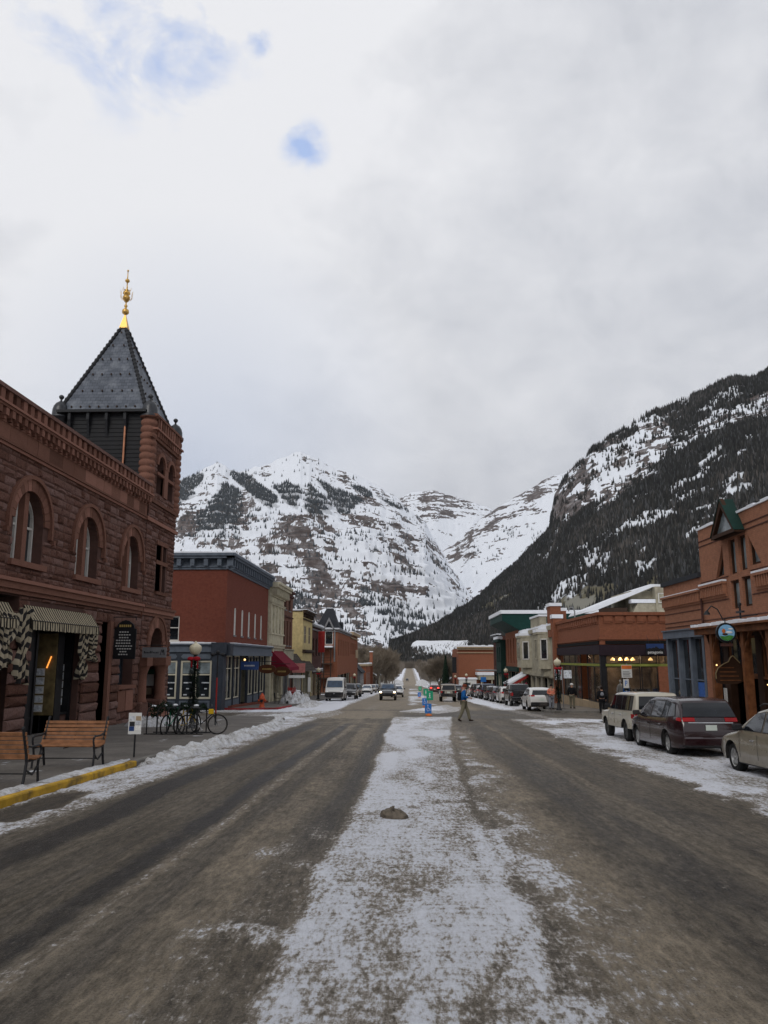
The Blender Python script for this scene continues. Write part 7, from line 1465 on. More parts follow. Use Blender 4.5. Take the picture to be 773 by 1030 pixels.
def bench(x, y, rz, label):
    t = thing('park_bench', (x, y, gz(y)+.155), label, 'bench', 'slatted benches on the left pavement', rz); L_ = 1.42
    mk('seat', t, 'bench_slat', lambda m: [m.bbox((0, -.22+.088*i, .44+.012*abs(i-2)), (L_/2, .036, .017), .008) for i in range(6)])
    def bk(m):
        for i in range(6):
            a = .30+i*.018; z = .52+.078*i; m.M = Matrix.Translation((0, .25+.032*i, z)) @ Matrix.Rotation(R(-14), 4, 'X'); m.bbox((0, 0, 0), (L_/2, .014, .033), .007)
        m.M = None
    mk('backrest', t, 'bench_slat', bk)
    for s_ in (-1, 1):
        xx = s_*(L_/2-.05)
        fr = mk('end_frame', t, 'cast_iron', lambda m: (m.path([(xx, -.26, 0), (xx, -.25, .1), (xx, -.21, .3), (xx, -.24, .42), (xx, -.27, .46)], .024), m.path([(xx, .34, 0), (xx, .30, .12), (xx, .24, .40), (xx, .27, .55), (xx, .46, 1.02)], .027), m.path([(xx, -.26, .42), (xx, .25, .42)], .022),
            m.path([(xx, -.21, .30), (xx, -.08, .20), (xx, .0, .17), (xx, .12, .22), (xx, .26, .28)], .02), m.lathe((xx, .46, 1.02), [(.03, -.03), (.035, 0), (.001, .03)], 8)))
        mk('armrest', t, 'cast_iron', lambda m: m.path([(xx, -.24, .44), (xx, -.30, .56), (xx, -.30, .63), (xx, -.22, .665), (xx, .10, .66), (xx, .32, .70)], .021))
    mk('stretcher', t, 'cast_iron', lambda m: m.tube((-L_/2+.05, .02, .18), (L_/2-.05, .02, .18), .012)); mk('centre_strap', t, 'cast_iron', lambda m: m.path([(0, -.24, .42), (0, .24, .42), (0, .43, .95)], .012))
    return t
bench(-7.42, 17.7, 0, 'slatted wooden bench with black iron ends, facing the camera behind the yellow kerb'); bench(-7.48, 14.75, math.pi, 'wooden bench seen from behind at the left edge, opposite the other bench')
def lamp(x, y, label, far=False, bow=True):
    z = gz(y)+.15; t = thing('street_lamp', (x, y, z), label, 'street lamp', 'globe street lamps wrapped in garland'); n = 8 if far else 16
    mk('pole', t, 'cast_iron', lambda m: m.lathe((0, 0, 0), [(.20, 0), (.20, .12), (.14, .18), (.12, .55), (.085, .62), (.062, .7), (.05, 2.95), (.09, 2.98), (.10, 3.05), (.06, 3.1), (.09, 3.18)], n))
    g = mk('globe', t, 'globe_glass', lambda m: m.lathe((0, 0, 3.16), [(.12, 0), (.19, .05), (.25, .18), (.27, .30), (.24, .38), (.15, .45), (.06, .50), (.045, .56), (.001, .60)], n)); mk('globe_collar', g, 'cast_iron', lambda m: m.lathe((0, 0, 3.14), [(.12, 0), (.13, .04), (.10, .06)], n))
    rg_ = np.random.RandomState(int(y*7) % 1000); K = 400 if far else 2200; m = MB('garland'); 
    for i in range(K):
        q = rg_.rand(); zz = .62+q*2.3; a = rg_.rand()*6.28; rr = .17+.05*math.sin(zz*5+a)+rg_.rand()*.10; p = Vector((math.cos(a)*rr*.7, math.sin(a)*rr*.7, zz)); d = Vector((math.cos(a), math.sin(a), rg_.rand()-.6))*(.11 if not far else .16); w_ = Vector((-math.sin(a), math.cos(a), .2))*(.03 if not far else .06)
        m.add([p-w_, p+w_, p+d], [(0, 1, 2)])
    m.build('garland', t, world=False)
    t.scale = (.93, .93, .92)
    if bow: mk('bow', t, 'bow_red', lambda m: (m.ball((.14, -.22, 2.98), .13, 10, 1.2, .5, .8), m.ball((-.14, -.22, 2.98), .13, 10, 1.2, .5, .7), m.ball((0, -.2, 3.0), .05, 8), m.bbox((.16, -.18, 2.75), (.03, .01, .2), .005), m.bbox((-.1, -.18, 2.78), (.03, .01, .16), .005)))
    return t
lamp(-8.7, 32.6, 'globe lamp with red bow beside the bicycle rack on the left'); lamp(9.95, 54.8, 'globe lamp wrapped in garland at the corner store crossing'); lamp(-9.95, 88.5, 'garlanded globe lamp on the pavement beside the white van', True); lamp(10.9, 92, 'garlanded globe lamp in front of the bay-window building', True); lamp(-9.9, 146, 'distant garlanded lamp before the steep gabled brick building', True); lamp(10.2, 146, 'distant garlanded lamp on the right past the second crossing', True); lamp(10.2, 181, 'farthest garlanded lamp on the right by the wide orange brick building', True)
# sticker board on the short post
t_ = thing('notice_post', (-6.78, 20.1, gz(20.1)+.15), 'short grey post with a small board of colourful notices on the left pavement', 'sign post')
t_.scale = (.85, .85, .95); mk('post', t_, 'cast_iron', lambda m: m.tube((0, 0, 0), (0, 0, 1.0), .026)); pb = mk('board', t_, 'shade_white', lambda m: m.box(-.20, -.04, .58, .18, -.03, 1.12))
for i, (a, b, c_) in enumerate(((-.1, .98, 'poster'), (.09, .98, 'tan_stone'), (-.1, .72, 'sign_blue'), (.09, .74, 'poster_white'), (.08, .87, 'poster'), (-.09, .84, 'dark_metal'))): mk('notice', pb, c_, lambda m: m.box(a-.075, -.046, b-.06, a+.075, -.041, b+.055))
# thin red marker pole
t_ = thing('marker_pole', (-8.35, 35.0, gz(35)+.15), 'thin pole, red below and dark above, with a small bracket head, left corner', 'pole')
mk('pole', t_, 'red_paint', lambda m: (m.tube((0, 0, .5), (0, 0, 2.0), .032), m.m('cast_iron'), m.tube((0, 0, 0), (0, 0, .5), .04), m.tube((0, 0, 2.0), (0, 0, 3.05), .028))); mk('head', t_, 'cast_iron', lambda m: (m.bbox((0, 0, 3.02), (.3, .05, .03), .02), m.ball((-.22, 0, 2.98), .09, 8), m.ball((.22, 0, 2.98), .09, 8), m.ball((0, 0, 3.08), .09, 8)))
# bicycle rack, bicycles
t_ = thing('bicycle_rack', (-8.3, 29.2, gz(29)+.15), 'black hooped bicycle rack standing in snow, draped with green garland', 'bicycle rack')
for i in range(6): 
    xx = -.95+i*.36; mk('hoop', t_, 'cast_iron', lambda m: m.path([(xx-.06, -.42, 0), (xx-.06, -.42, .72), (xx-.04, -.36, .86), (xx, -.2, .93), (xx+.04, .1, .93), (xx+.06, .26, .86), (xx+.08, .32, .72), (xx+.08, .32, 0)], .024))
mk('base_rail', t_, 'cast_iron', lambda m: (m.box(-1.1, -.45, 0, 1.0, -.40, .04), m.box(-1.0, .3, 0, 1.1, .35, .04)))
m = MB('garland'); rg_ = np.random.RandomState(3)
for i in range(1600):
    a = rg_.rand(); xx = -1.0+2.0*a; yy_ = -.35+.5*rg_.rand(); zz = .86+.12*math.sin(xx*9+yy_*4)+(rg_.rand()-.5)*.34*(1.2-a); d = Vector(rg_.randn(3))*.06; w_ = Vector(rg_.randn(3))*.014; p = Vector((xx, yy_, zz)); m.add([p-w_, p+w_, p+d], [(0, 1, 2)])
m.build('garland', t_, world=False)
for i in range(5): mk('snow_cap', t_, 'roof_snow', lambda m: m.ball((-.85+i*.38, -.2+.1*(i % 2), .97+.02*(i % 3)), .075, 8, 1.3, 1.2, .55, .3, i))
def bicycle(x, y, rz, fmat, label, lean=0.12, basket=None):
    t = thing('bicycle', (x, y, gz(y)+.15), label, 'bicycle', 'bicycles in the rack', 0); t.rotation_euler = (lean, 0, rz)
    for wx in (-.52, .52):
        w_ = mk('wheel', t, 'tyre', lambda m: [m.tube((wx+.335*math.cos(a), 0, .34+.335*math.sin(a)), (wx+.335*math.cos(a+.2618), 0, .34+.335*math.sin(a+.2618)), .028, n=6, caps=False) for a in [i*.2618 for i in range(24)]])
        mk('spokes', w_, 'chrome', lambda m: ([m.tube((wx, .02*(-1)**i, .34), (wx+.32*math.cos(i*.392), 0, .34+.32*math.sin(i*.392)), .0025, n=4, caps=False) for i in range(16)], m.tube((wx, -.04, .34), (wx, .04, .34), .02)))
    mk('frame', t, fmat, lambda m: (m.tube((-.52, 0, .34), (-.12, 0, .30), .012), m.tube((-.52, 0, .34), (-.22, 0, .78), .012), m.tube((-.12, 0, .30), (-.24, 0, .86), .017), m.tube((-.12, 0, .30), (.34, 0, .72), .018), m.tube((-.21, 0, .76), (.32, 0, .80), .016), m.tube((.31, 0, .90), (.36, 0, .68), .018), m.tube((.36, 0, .68), (.52, 0, .34), .014)))
    mk('saddle', t, 'cast_iron', lambda m: (m.bbox((-.26, 0, .92), (.13, .055, .025), .02), m.tube((-.24, 0, .84), (-.25, 0, .92), .014))); mk('handlebar', t, 'cast_iron', lambda m: m.path([(.22, -.27, .98), (.30, -.25, 1.0), (.30, 0, .99), (.30, .25, 1.0), (.22, .27, .98)], .013)); mk('crank', t, 'chrome', lambda m: (m.tube((-.12, -.06, .30), (-.12, .06, .30), .05), m.tube((-.12, -.07, .30), (-.02, -.07, .18), .01), m.tube((-.12, .07, .30), (-.22, .07, .42), .01), m.bbox((-.02, -.11, .17), (.04, .04, .012), .005)))
    if basket: mk('panel', t, basket, lambda m: m.bbox((.28, -.05, .80), (.09, .02, .09), .02))
    return t
bicycle(-7.35, 28.9, .25, 'cast_iron', 'black bicycle with a yellow panel at the right end of the rack', .1, 'yellow_paint'); bicycle(-8.0, 29.4, 1.25, 'yellow_paint', 'bicycle with a yellow frame in the middle of the rack', -.1); bicycle(-8.6, 29.3, 1.4, 'sign_green', 'green-framed bicycle on the left side of the rack', .1)
# fire hydrant
t_ = thing('fire_hydrant', (-10.9, 60.0, gz(60)+.15), 'orange-red fire hydrant near the red-painted kerb', 'fire hydrant'); pm('hydrant_red', (.42, .075, .03), rough=.5)
mk('barrel', t_, 'hydrant_red', lambda m: m.lathe((0, 0, 0), [(.20, 0), (.20, .06), (.15, .08), (.14, .5), (.19, .52), (.19, .58), (.17, .62), (.165, .70), (.13, .80), (.06, .86), (.05, .93), (.001, .94)], 16)); 
for s_ in (-1, 1): mk('nozzle', t_, 'hydrant_red', lambda m: m.tube((s_*.1, 0, .45), (s_*.26, 0, .45), .075, .07, 10))
mk('nozzle', t_, 'cast_iron', lambda m: m.tube((0, -.1, .42), (0, -.24, .42), .1, .09, 12))
t_.scale = (1.15, 1.15, 1.12)
# chairs and things outside the cream building
def fchair(x, y, rz, label, mat='cast_iron'):
    t = thing('cafe_chair', (x, y, gz(y)+.15), label, 'chair', 'chairs outside the cream building', rz)
    mk('seat', t, mat, lambda m: m.bbox((0, 0, .45), (.2, .2, .015), .01)); mk('backrest', t, mat, lambda m: (m.path([(-.19, .2, .45), (-.19, .26, .9), (.19, .26, .9), (.19, .2, .45)], .014), [m.tube((-.12+.08*i, .21, .5), (-.12+.08*i, .26, .9), .008) for i in range(4)]))
    for a in (-.18, .18):
        for b in (-.18, .18): mk('leg', t, mat, lambda m: m.tube((a, b, .45), (a*1.15, b*1.2, 0), .013))
    return t
fchair(-11.6, 71.2, 1.5, 'black metal chair left of the red sledge outside the cream building'); fchair(-10.9, 71.8, -1.6, 'black metal chair tight against the red sledge')
t_ = thing('cafe_table', (-11.3, 71.4, gz(71)+.15), 'small round black table between the two metal chairs', 'table'); mk('tabletop', t_, 'cast_iron', lambda m: m.lathe((0, 0, .70), [(.32, 0), (.32, .03)], 16)); mk('pedestal', t_, 'cast_iron', lambda m: m.lathe((0, 0, 0), [(.2, 0), (.18, .03), (.03, .06), (.03, .7)], 10))
t_ = thing('sledge', (-10.5, 72.2, gz(72)+.15), 'bright red sledge leaning upright by the grey snow heap', 'sledge'); mk('deck', t_, 'red_paint', lambda m: [m.bbox((-.3+.12*i, 0, .75), (.045, .02, .6), .01) for i in range(6)]); mk('runner', t_, 'red_paint', lambda m: (m.path([(-.33, .05, .1), (-.33, .06, 1.3), (-.25, -.05, 1.45)], .025), m.path([(.33, .05, .1), (.33, .06, 1.3), (.25, -.05, 1.45)], .025), m.tube((-.33, .05, .4), (.33, .05, .4), .02), m.tube((-.33, .05, 1.1), (.33, .05, 1.1), .02)))
t_ = thing('planter', (-10.3, 73.3, gz(73)+.15), 'dark tapered planter box between the red sledge and the snow heap', 'planter'); mk('box', t_, 'dark_wood', lambda m: m.add([(-.4, -.3, 0), (.4, -.3, 0), (.4, .3, 0), (-.4, .3, 0), (-.6, -.45, 1.0), (.6, -.45, 1.0), (.6, .45, 1.0), (-.6, .45, 1.0)], [(0, 3, 2, 1), (0, 1, 5, 4), (1, 2, 6, 5), (2, 3, 7, 6), (3, 0, 4, 7), (4, 5, 6, 7)])); mk('snow', t_, 'roof_snow', lambda m: m.ball((0, 0, 1.0), .5, 12, 1, .8, .25, .1, 3))
# crossing signs standing on the median
def ped(x, y, label, s_=1.0, rz=0.):
    t = thing('crossing_sign', (x, y, gz(y)+.02), label, 'traffic sign', 'green and blue signs on the median', rz)
    mk('base', t, 'orange_base', lambda m: m.lathe((0, 0, 0), [(.20, 0), (.20, .05), (.05, .1), (.04, .2)], 14)); mk('post', t, 'grey_pole', lambda m: m.tube((0, 0, .1), (0, 0, 1.42), .02))
    g = mk('green_panel', t, 'sign_green', lambda m: m.bbox((.07, -.03, 1.17), (.20, .012, .27), .008)); mk('symbol', g, 'text_white', lambda m: (m.ball((.07, -.045, 1.28), .035, 8, 1, .15, 1), m.box(.04, -.048, 1.10, .10, -.043, 1.23), m.box(.0, -.048, 1.03, .14, -.043, 1.06)))
    b = mk('blue_panel', t, 'sign_bright_blue', lambda m: m.bbox((-.03, -.035, .42), (.20, .012, .28), .008)); mk('symbol', b, 'text_white', lambda m: (m.ball((-.05, -.052, .60), .03, 8, 1, .15, 1), m.path([(-.05, -.05, .55), (-.03, -.05, .42), (.06, -.05, .40), (.09, -.05, .28)], .012), m.path([(-.09, -.05, .44), (-.11, -.05, .34), (-.04, -.05, .26), (.03, -.05, .32)], .010)))
    return t
ped(1.14, 49.0, 'nearest green and blue sign stand on the median, left of the man in blue'); ped(1.25, 66, 'second green and blue sign stand, just behind the nearest one'); ped(1.3, 106, 'farthest green and blue sign stand on the median')
# posts on the right pavement
def sign_post(name, x, y, h, panels, label, cat='sign', rz=0.):
    t = thing(name, (x, y, gz(y)+.15), label, cat, None, rz); mk('post', t, 'grey_pole', lambda m: m.tube((0, 0, 0), (0, 0, h), .03)); out = []
    for (px_, z0, z1, w_, mat_, nm) in panels: out.append(mk(nm, t, mat_, lambda m: m.bbox((px_, -.045, (z0+z1)/2), (w_/2, .008, (z1-z0)/2), .006)))
    return t, out
t_, ps = sign_post('parking_sign', 10.95, 41.2, 2.75, [(-.02, 2.05, 2.68, .52, 'shade_white', 'notice_panel'), (-.08, 1.38, 1.98, .28, 'shade_white', 'upper_panel'), (-.08, 1.05, 1.55, .30, 'sign_bright_blue', 'blue_panel')], 'sign post with orange-topped notice and a blue and white parking panel by the corner', 'sign')
mk('orange_band', ps[0], 'orange_base', lambda m: m.box(-.27, -.06, 2.48, .23, -.054, 2.66)); mk('lines', ps[0], 'dark_metal', lambda m: [m.box(-.22, -.058, 2.12+.07*i, .16-.05*(i % 2), -.054, 2.145+.07*i) for i in range(4)]); mk('wheelchair_symbol', ps[2], 'text_white', lambda m: (m.ball((-.09, -.06, 1.42), .028, 8, 1, .2, 1), m.path([(-.09, -.06, 1.38), (-.07, -.06, 1.27), (.0, -.06, 1.26), (.02, -.06, 1.16)], .012), m.path([(-.13, -.06, 1.28), (-.14, -.06, 1.2), (-.08, -.06, 1.14), (-.02, -.06, 1.2)], .01)))
mk('letter', ps[1], 'sign_bright_blue', lambda m: m.path([(-.12, -.06, 1.65), (-.12, -.06, 1.9), (-.04, -.06, 1.88), (-.04, -.06, 1.78), (-.12, -.06, 1.76)], .016))
sign_post('street_sign', 10.6, 56.6, 2.9, [(-.3, 2.0, 2.7, .5, 'poster', 'panel'), (.35, 2.1, 2.65, .55, 'poster', 'panel')], 'post with two pale grey panels at the corner store crossing', 'sign'); sign_post('parking_notice', 10.2, 56.0, 1.25, [(0, .75, 1.25, .3, 'glass_pale', 'panel')], 'low pale green notice beside the person in the coral jacket', 'sign')
sign_post('street_sign', -9.95, 80.5, 2.6, [(0, .9, 2.3, .28, 'shade_white', 'panel')], 'post with a tall narrow white panel left of the white van', 'sign'); sign_post('street_sign', -9.95, 74.0, 2.5, [(-.35, 2.2, 2.45, 1.5, 'poster_white', 'panel')], 'post with a wide thin pale panel near the snow heap', 'sign')
sign_post('street_sign', 10.7, 118, 2.9, [(0, 1.9, 2.6, .8, 'sign_bright_blue', 'panel')], 'post with a blue panel before the dark brick building', 'sign')
t_ = thing('litter_bin', (9.75, 57.6, gz(57)+.15), 'grey litter bin beside the person in the coral jacket', 'bin'); mk('body', t_, 'grey_pole', lambda m: m.lathe((0, 0, 0), [(.24, 0), (.27, .05), (.27, .85), (.23, .95)], 14)); mk('lid', t_, 'dark_metal', lambda m: m.lathe((0, 0, .95), [(.28, 0), (.25, .1), (.1, .16), (.001, .17)], 14))
# ---- hanging signs
t_ = thing('hanging_board', (-12.3, 34.6, 2.4), 'tall black hanging board with arched gold heading and lines of small pale writing', 'sign')
pb = part(t_, 'board', 'black_paint', lambda m: (m.box(-12.82, 34.56, 1.95, -11.86, 34.64, 3.25), m.prism([(-12.75, 3.25), (-11.93, 3.25), (-12.0, 3.45), (-12.18, 3.58), (-12.34, 3.62), (-12.5, 3.58), (-12.68, 3.45)], 34.57, 34.63, 'y')))
rg_ = random.Random(5); part(pb, 'heading', 'gold_paint', lambda m: [m.box(-12.6+.09*i, 34.545, 3.32, -12.54+.09*i, 34.556, 3.42) for i in range(6)])
part(pb, 'writing', 'text_grey', lambda m: [m.box(-12.34-w_/2+k*.11, 34.548, 3.08-.12*i, min(-12.34-w_/2+k*.11+.075, -12.34+w_/2), 34.556, 3.13-.12*i) for i, w_ in enumerate((.5, .55, .5, .75, .75, .8, .66, .4, .5)) for k in range(int(w_/.11))])
part(t_, 'bracket', 'cast_iron', lambda m: m.path([(-13.0, 34.6, 3.75), (-11.9, 34.6, 3.75), (-11.9, 34.6, 3.6)], .02)); 
t_ = thing('shop_sign', (-12.1, 38.3, 2.4), 'silver-grey horizontal hanging sign with dark lettering beside the porch arch', 'sign'); pb = part(t_, 'board', 'grey_stone', lambda m: m.box(-12.75, 38.17, 2.02, -11.6, 38.23, 2.5))
part(pb, 'lettering', 'dark_metal', lambda m: ([m.box(-12.66+.072*i, 38.158, 2.22, -12.62+.072*i, 38.169, 2.28+.05*(i in (0, 4, 5))) for i in range(10)], m.path([(-11.88, 38.16, 2.14), (-11.8, 38.16, 2.4), (-11.76, 38.16, 2.25), (-11.72, 38.16, 2.4), (-11.68, 38.16, 2.14)], .014))); part(t_, 'bracket', 'cast_iron', lambda m: m.path([(-12.95, 38.2, 2.6), (-11.6, 38.2, 2.6)], .018))
t_ = thing('store_sign', (17.0, 56.4, 2.8), 'blue and black hanging store sign with a mountain skyline and white lettering', 'sign')
pb = part(t_, 'board', 'black_paint', lambda m: (m.box(16.37, 56.36, 2.25, 17.62, 56.44, 3.02), m.m('sign_blue'), m.box(16.40, 56.35, 2.57, 17.59, 56.36, 2.99)))
part(pb, 'mountain_skyline', 'black_paint', lambda m: m.prism([(x_, z_-.15) for x_, z_ in ((16.40, 2.72), (17.59, 2.72), (17.59, 2.80), (17.45, 2.84), (17.3, 2.80), (17.16, 2.90), (17.05, 2.98), (16.97, 2.86), (16.85, 2.90), (16.75, 2.82), (16.6, 2.86), (16.5, 2.80), (16.40, 2.82))], 56.335, 56.348, 'y')); text('patagonia', .27, (17.0, 56.355, 2.41), (math.pi/2, 0, 0), 'text_white', 'lettering', pb)
for x_ in (16.6, 17.4): part(t_, 'hanger', 'cast_iron', lambda m: m.tube((x_, 56.4, 3.02), (x_, 56.9, 3.6), .012))
t_ = thing('round_pub_sign', (12.2, 30.5, 2.9), 'round black-rimmed hanging sign painted with a rider, sky and green field', 'sign')
bo = part(t_, 'board', 'black_paint', lambda m: m.tube((11.86, 30.56, 2.92), (11.86, 30.44, 2.92), .37, .37, 28)); pm('paint_sky', (.22, .45, .70), var=.25, scale=8, bump=0); pm('paint_grass', (.06, .22, .05), var=.4, scale=9, bump=0)
part(bo, 'painted_scene', 'paint_sky', lambda m: (m.tube((11.86, 30.44, 2.92), (11.86, 30.432, 2.92), .30, .30, 26), m.m('paint_grass'), m.prism([(11.60, 2.80), (11.66, 2.70), (11.76, 2.64), (11.86, 2.625), (11.96, 2.64), (12.06, 2.70), (12.12, 2.80), (11.95, 2.83), (11.8, 2.79)], 30.425, 30.431, 'y'), m.m('orange_base'), m.ball((11.76, 30.43, 2.98), .07, 8, 1, .1, 1.2), m.m('text_white'), m.ball((11.96, 30.43, 2.93), .13, 10, 1, .08, .35), m.m('dark_wood'), m.ball((11.80, 30.425, 2.86), .09, 8, 1.2, .1, .5), m.m('text_white'), m.ball((12.02, 30.43, 3.06), .08, 8, 1.2, .08, .4)))
part(t_, 'plaque', 'brick_dark', lambda m: m.box(11.64, 30.47, 2.42, 12.08, 30.53, 2.52)); part(t_, 'bracket', 'cast_iron', lambda m: m.path([(13.1, 30.5, 3.6), (11.86, 30.5, 3.45), (11.86, 30.5, 3.28)], .02))
t_ = thing('carved_sign', (12.2, 32.0, 1.4), 'big dark carved wooden sign with a scrolled top under the round pub sign', 'sign')
pb = part(t_, 'board', 'timber_dark', lambda m: m.prism([(11.95, 1.05), (12.1, 1.0), (12.7, 1.0), (12.95, 1.1), (13.0, 1.35), (12.95, 1.6), (12.85, 1.8), (12.72, 2.0), (12.6, 2.08), (12.5, 2.0), (12.42, 1.85), (12.2, 1.75), (12.0, 1.6), (11.9, 1.4), (11.9, 1.2)], 31.9, 32.02, 'y'))
pm('rope', (.28, .20, .10)); part(pb, 'rope_edge', 'rope', lambda m: m.path([(11.9, 31.89, 1.2), (11.9, 31.89, 1.4), (12.0, 31.89, 1.6), (12.2, 31.89, 1.75), (12.42, 31.89, 1.85), (12.5, 31.89, 2.0), (12.6, 31.89, 2.08), (12.85, 31.89, 1.8)], .018)); part(pb, 'carving', 'timber', lambda m: [m.box(12.05, 31.88, 1.12+.16*i, 12.85-.08*i, 31.9, 1.16+.16*i) for i in range(4)])
part(t_, 'bracket', 'cast_iron', lambda m: m.tube((12.62, 31.95, 2.05), (12.62, 31.95, 3.0), .015)); part(t_, 'lantern', 'lamp_warm', lambda m: m.ball((11.95, 31.88, 1.72), .035, 6))
for nm, x_, y_, z0, w_, h_, mat_, lb, kids_ in (('shop_sign', -12.0, 60.5, 1.15, 1.35, .62, 'sign_blue', 'dark blue rectangular sign hanging under the brick building shop cornice', 1), ('oval_sign', -12.0, 68.0, .75, 1.5, .75, 'sign_brown', 'brown oval hanging sign nearest the fire hydrant', 2), ('oval_sign', -12.0, 76.0, .35, 1.6, .9, 'sign_brown', 'brown oval hanging sign under the maroon awning', 2), ('shop_sign', -12.0, 87.5, .5, 1.4, 1.0, 'pink_panel', 'square pink hanging sign right of the maroon awning', 0)):
    t_ = thing(nm, (x_, y_, z0), lb, 'sign')
    if 'oval' in nm: b_ = part(t_, 'board', mat_, lambda m: m.prism([(x_+w_/2*math.cos(a), z0+h_/2+h_/2*math.sin(a)) for a in [i*math.pi/12 for i in range(24)]], y_, y_+.08, 'y'))
    else: b_ = part(t_, 'board', mat_, lambda m: m.box(x_-w_/2, y_, z0, x_+w_/2, y_+.08, z0+h_))
    if kids_: part(b_, 'writing', 'text_grey' if kids_ == 1 else 'gold_paint', lambda m: [m.box(x_-.4+.1*i, y_-.012, z0+h_*.42, x_-.34+.1*i, y_-.002, z0+h_*.58) for i in range(8)])
    part(t_, 'bracket', 'cast_iron', lambda m: m.path([(-13.3, y_+.04, z0+h_+.25), (x_+w_/2, y_+.04, z0+h_+.25)], .03))
# ================================================================ people
def skinmesh(name, par, mat, nodes, edges, sub=2):
    me = bpy.data.meshes.new(name); me.from_pydata([n[:3] for n in nodes], edges, []); o = bpy.data.objects.new(name, me); C.objects.link(o)
    o.modifiers.new('skin', 'SKIN'); sk = me.skin_vertices[0].data
    for i, n in enumerate(nodes): sk[i].radius = (n[3], n[4] if len(n) > 4 else n[3])
    sk[0].use_root = True; s_ = o.modifiers.new('sub', 'SUBSURF'); s_.levels = s_.render_levels = sub; bpy.context.view_layer.update()
    me2 = bpy.data.meshes.new_from_object(o.evaluated_get(bpy.context.evaluated_depsgraph_get())); o.modifiers.clear(); o.data = me2; me2.materials.clear(); me2.materials.append(MATS[mat])
    for p in me2.polygons: p.use_smooth = True
    o.parent = par; return o
def person(x, y, rz, label, pose, jacket, trousers, hat=None, hair='hair_dark', vest=None, bag=False, h=1.78, z0=0., shoes='boots'):
    """local frame: faces -Y"""
    t = thing('person', (x, y, gz(y)+z0), label, 'person', None, rz); k = h/1.78; S_ = Matrix.Scale(k, 4)
    J = dict(pel=(0, 0, .95), wai=(0, .0, 1.10), che=(0, .0, 1.32), nec=(0, .0, 1.50), hb=(0, -.01, 1.60), ht=(0, -.015, 1.72), sl=(.19, .0, 1.42), sr=(-.19, .0, 1.42), el=(.25, .05, 1.16), er=(-.25, .05, 1.16), wl=(.24, -.06, .93), wr=(-.24, -.06, .93),
             hl=(.10, 0, .90), hr=(-.10, 0, .90), kl=(.11, -.02, .50), kr=(-.11, -.02, .50), al=(.11, .02, .09), ar=(-.11, .02, .09), tl=(.12, -.15, .04), tr=(-.12, -.15, .04)); J.update(pose)
    V = {a: Vector(b)*k for a, b in J.items()}
    def nn(*l): return [(*V[a], *([r_*k for r_ in (r if isinstance(r, tuple) else (r,))])) for a, r in l]
    names = [('pel', (.13, .10)), ('wai', (.13, .09)), ('che', (.16, .10)), ('nec', .055), ('hb', (.075, .085)), ('ht', (.072, .085)), ('sl', .055), ('el', .042), ('wl', .03), ('sr', .055), ('er', .042), ('wr', .03), ('hl', .08), ('kl', .055), ('al', .038), ('hr', .08), ('kr', .055), ('ar', .038)]
    ed = [(0, 1), (1, 2), (2, 3), (3, 4), (4, 5), (2, 6), (6, 7), (7, 8), (2, 9), (9, 10), (10, 11), (0, 12), (12, 13), (13, 14), (0, 15), (15, 16), (16, 17)]
    nodes = nn(*names); n0 = len(nodes)
    for sd, wk, ek in ((8, 'wl', 'el'), (11, 'wr', 'er')):       # palms and fingers
        d = (V[wk]-V[ek]).normalized(); sdv = d.cross(Vector((0, 1, 0))).normalized() if abs(d.y) < .9 else Vector((1, 0, 0)); pw = V[wk]+d*.07*k; nodes.append((*pw, .028*k, .016*k)); pi = len(nodes)-1; ed.append((sd, pi))
        for q, ln in ((-1.5, .055), (-.5, .07), (.5, .068), (1.5, .05)):
            a_ = pw+d*.045*k+sdv*q*.016*k; b_ = a_+d*ln*.6*k+Vector((0, -.012, 0)); nodes += [(*a_, .0085*k), (*b_, .0075*k)]; ed += [(pi, len(nodes)-2), (len(nodes)-2, len(nodes)-1)]
        th_ = V[wk]+d*.03*k-sdv*.045*k; nodes.append((*th_, .010*k)); ed.append((pi, len(nodes)-1))
    b = skinmesh('body', t, 'skin', nodes, ed)
    # jacket, trousers, shoes
    jw = 1.0; jn = nn(('pel', (.165, .125)), ('wai', (.165, .125)), ('che', (.185, .135)), ('nec', .085), ('sl', .085), ('el', .068), ('wl', .05), ('sr', .085), ('er', .068), ('wr', .05)); jo = skinmesh('jacket', t, jacket, jn, [(0, 1), (1, 2), (2, 3), (2, 4), (4, 5), (5, 6), (2, 7), (7, 8), (8, 9)])
    if vest: vo = skinmesh('vest', t, vest, nn(('wai', (.18, .14)), ('che', (.20, .15)), ('nec', .07)), [(0, 1), (1, 2)])
    tn_ = nn(('pel', (.15, .115)), ('hl', .105), ('kl', .078), ('al', .066), ('hr', .105), ('kr', .078), ('ar', .066)); skinmesh('trousers', t, trousers, tn_, [(0, 1), (1, 2), (2, 3), (0, 4), (4, 5), (5, 6)])
    t.scale = (1.14, 1.14, 1)
    for a_, c_ in (('al', 'tl'), ('ar', 'tr')): p0 = V[a_]; p1 = V[c_]; skinmesh('shoe', t, shoes, [(p0.x, p0.y+.04, p0.z-.01, .05), (p0.x, p0.y, p0.z-.03, .055), ((p0.x+p1.x)/2, (p0.y+p1.y)/2, p1.z+.01, .05, .04), (*p1, .042, .03)], [(0, 1), (1, 2), (2, 3)], 1)
    H0, H1 = V['hb'], V['ht']; fwd = (pose.get('face') and Vector(pose['face'])) or Vector((0, -1, 0)); rt = fwd.cross(Vector((0, 0, 1)))
    cz_ = (H0+H1)/2
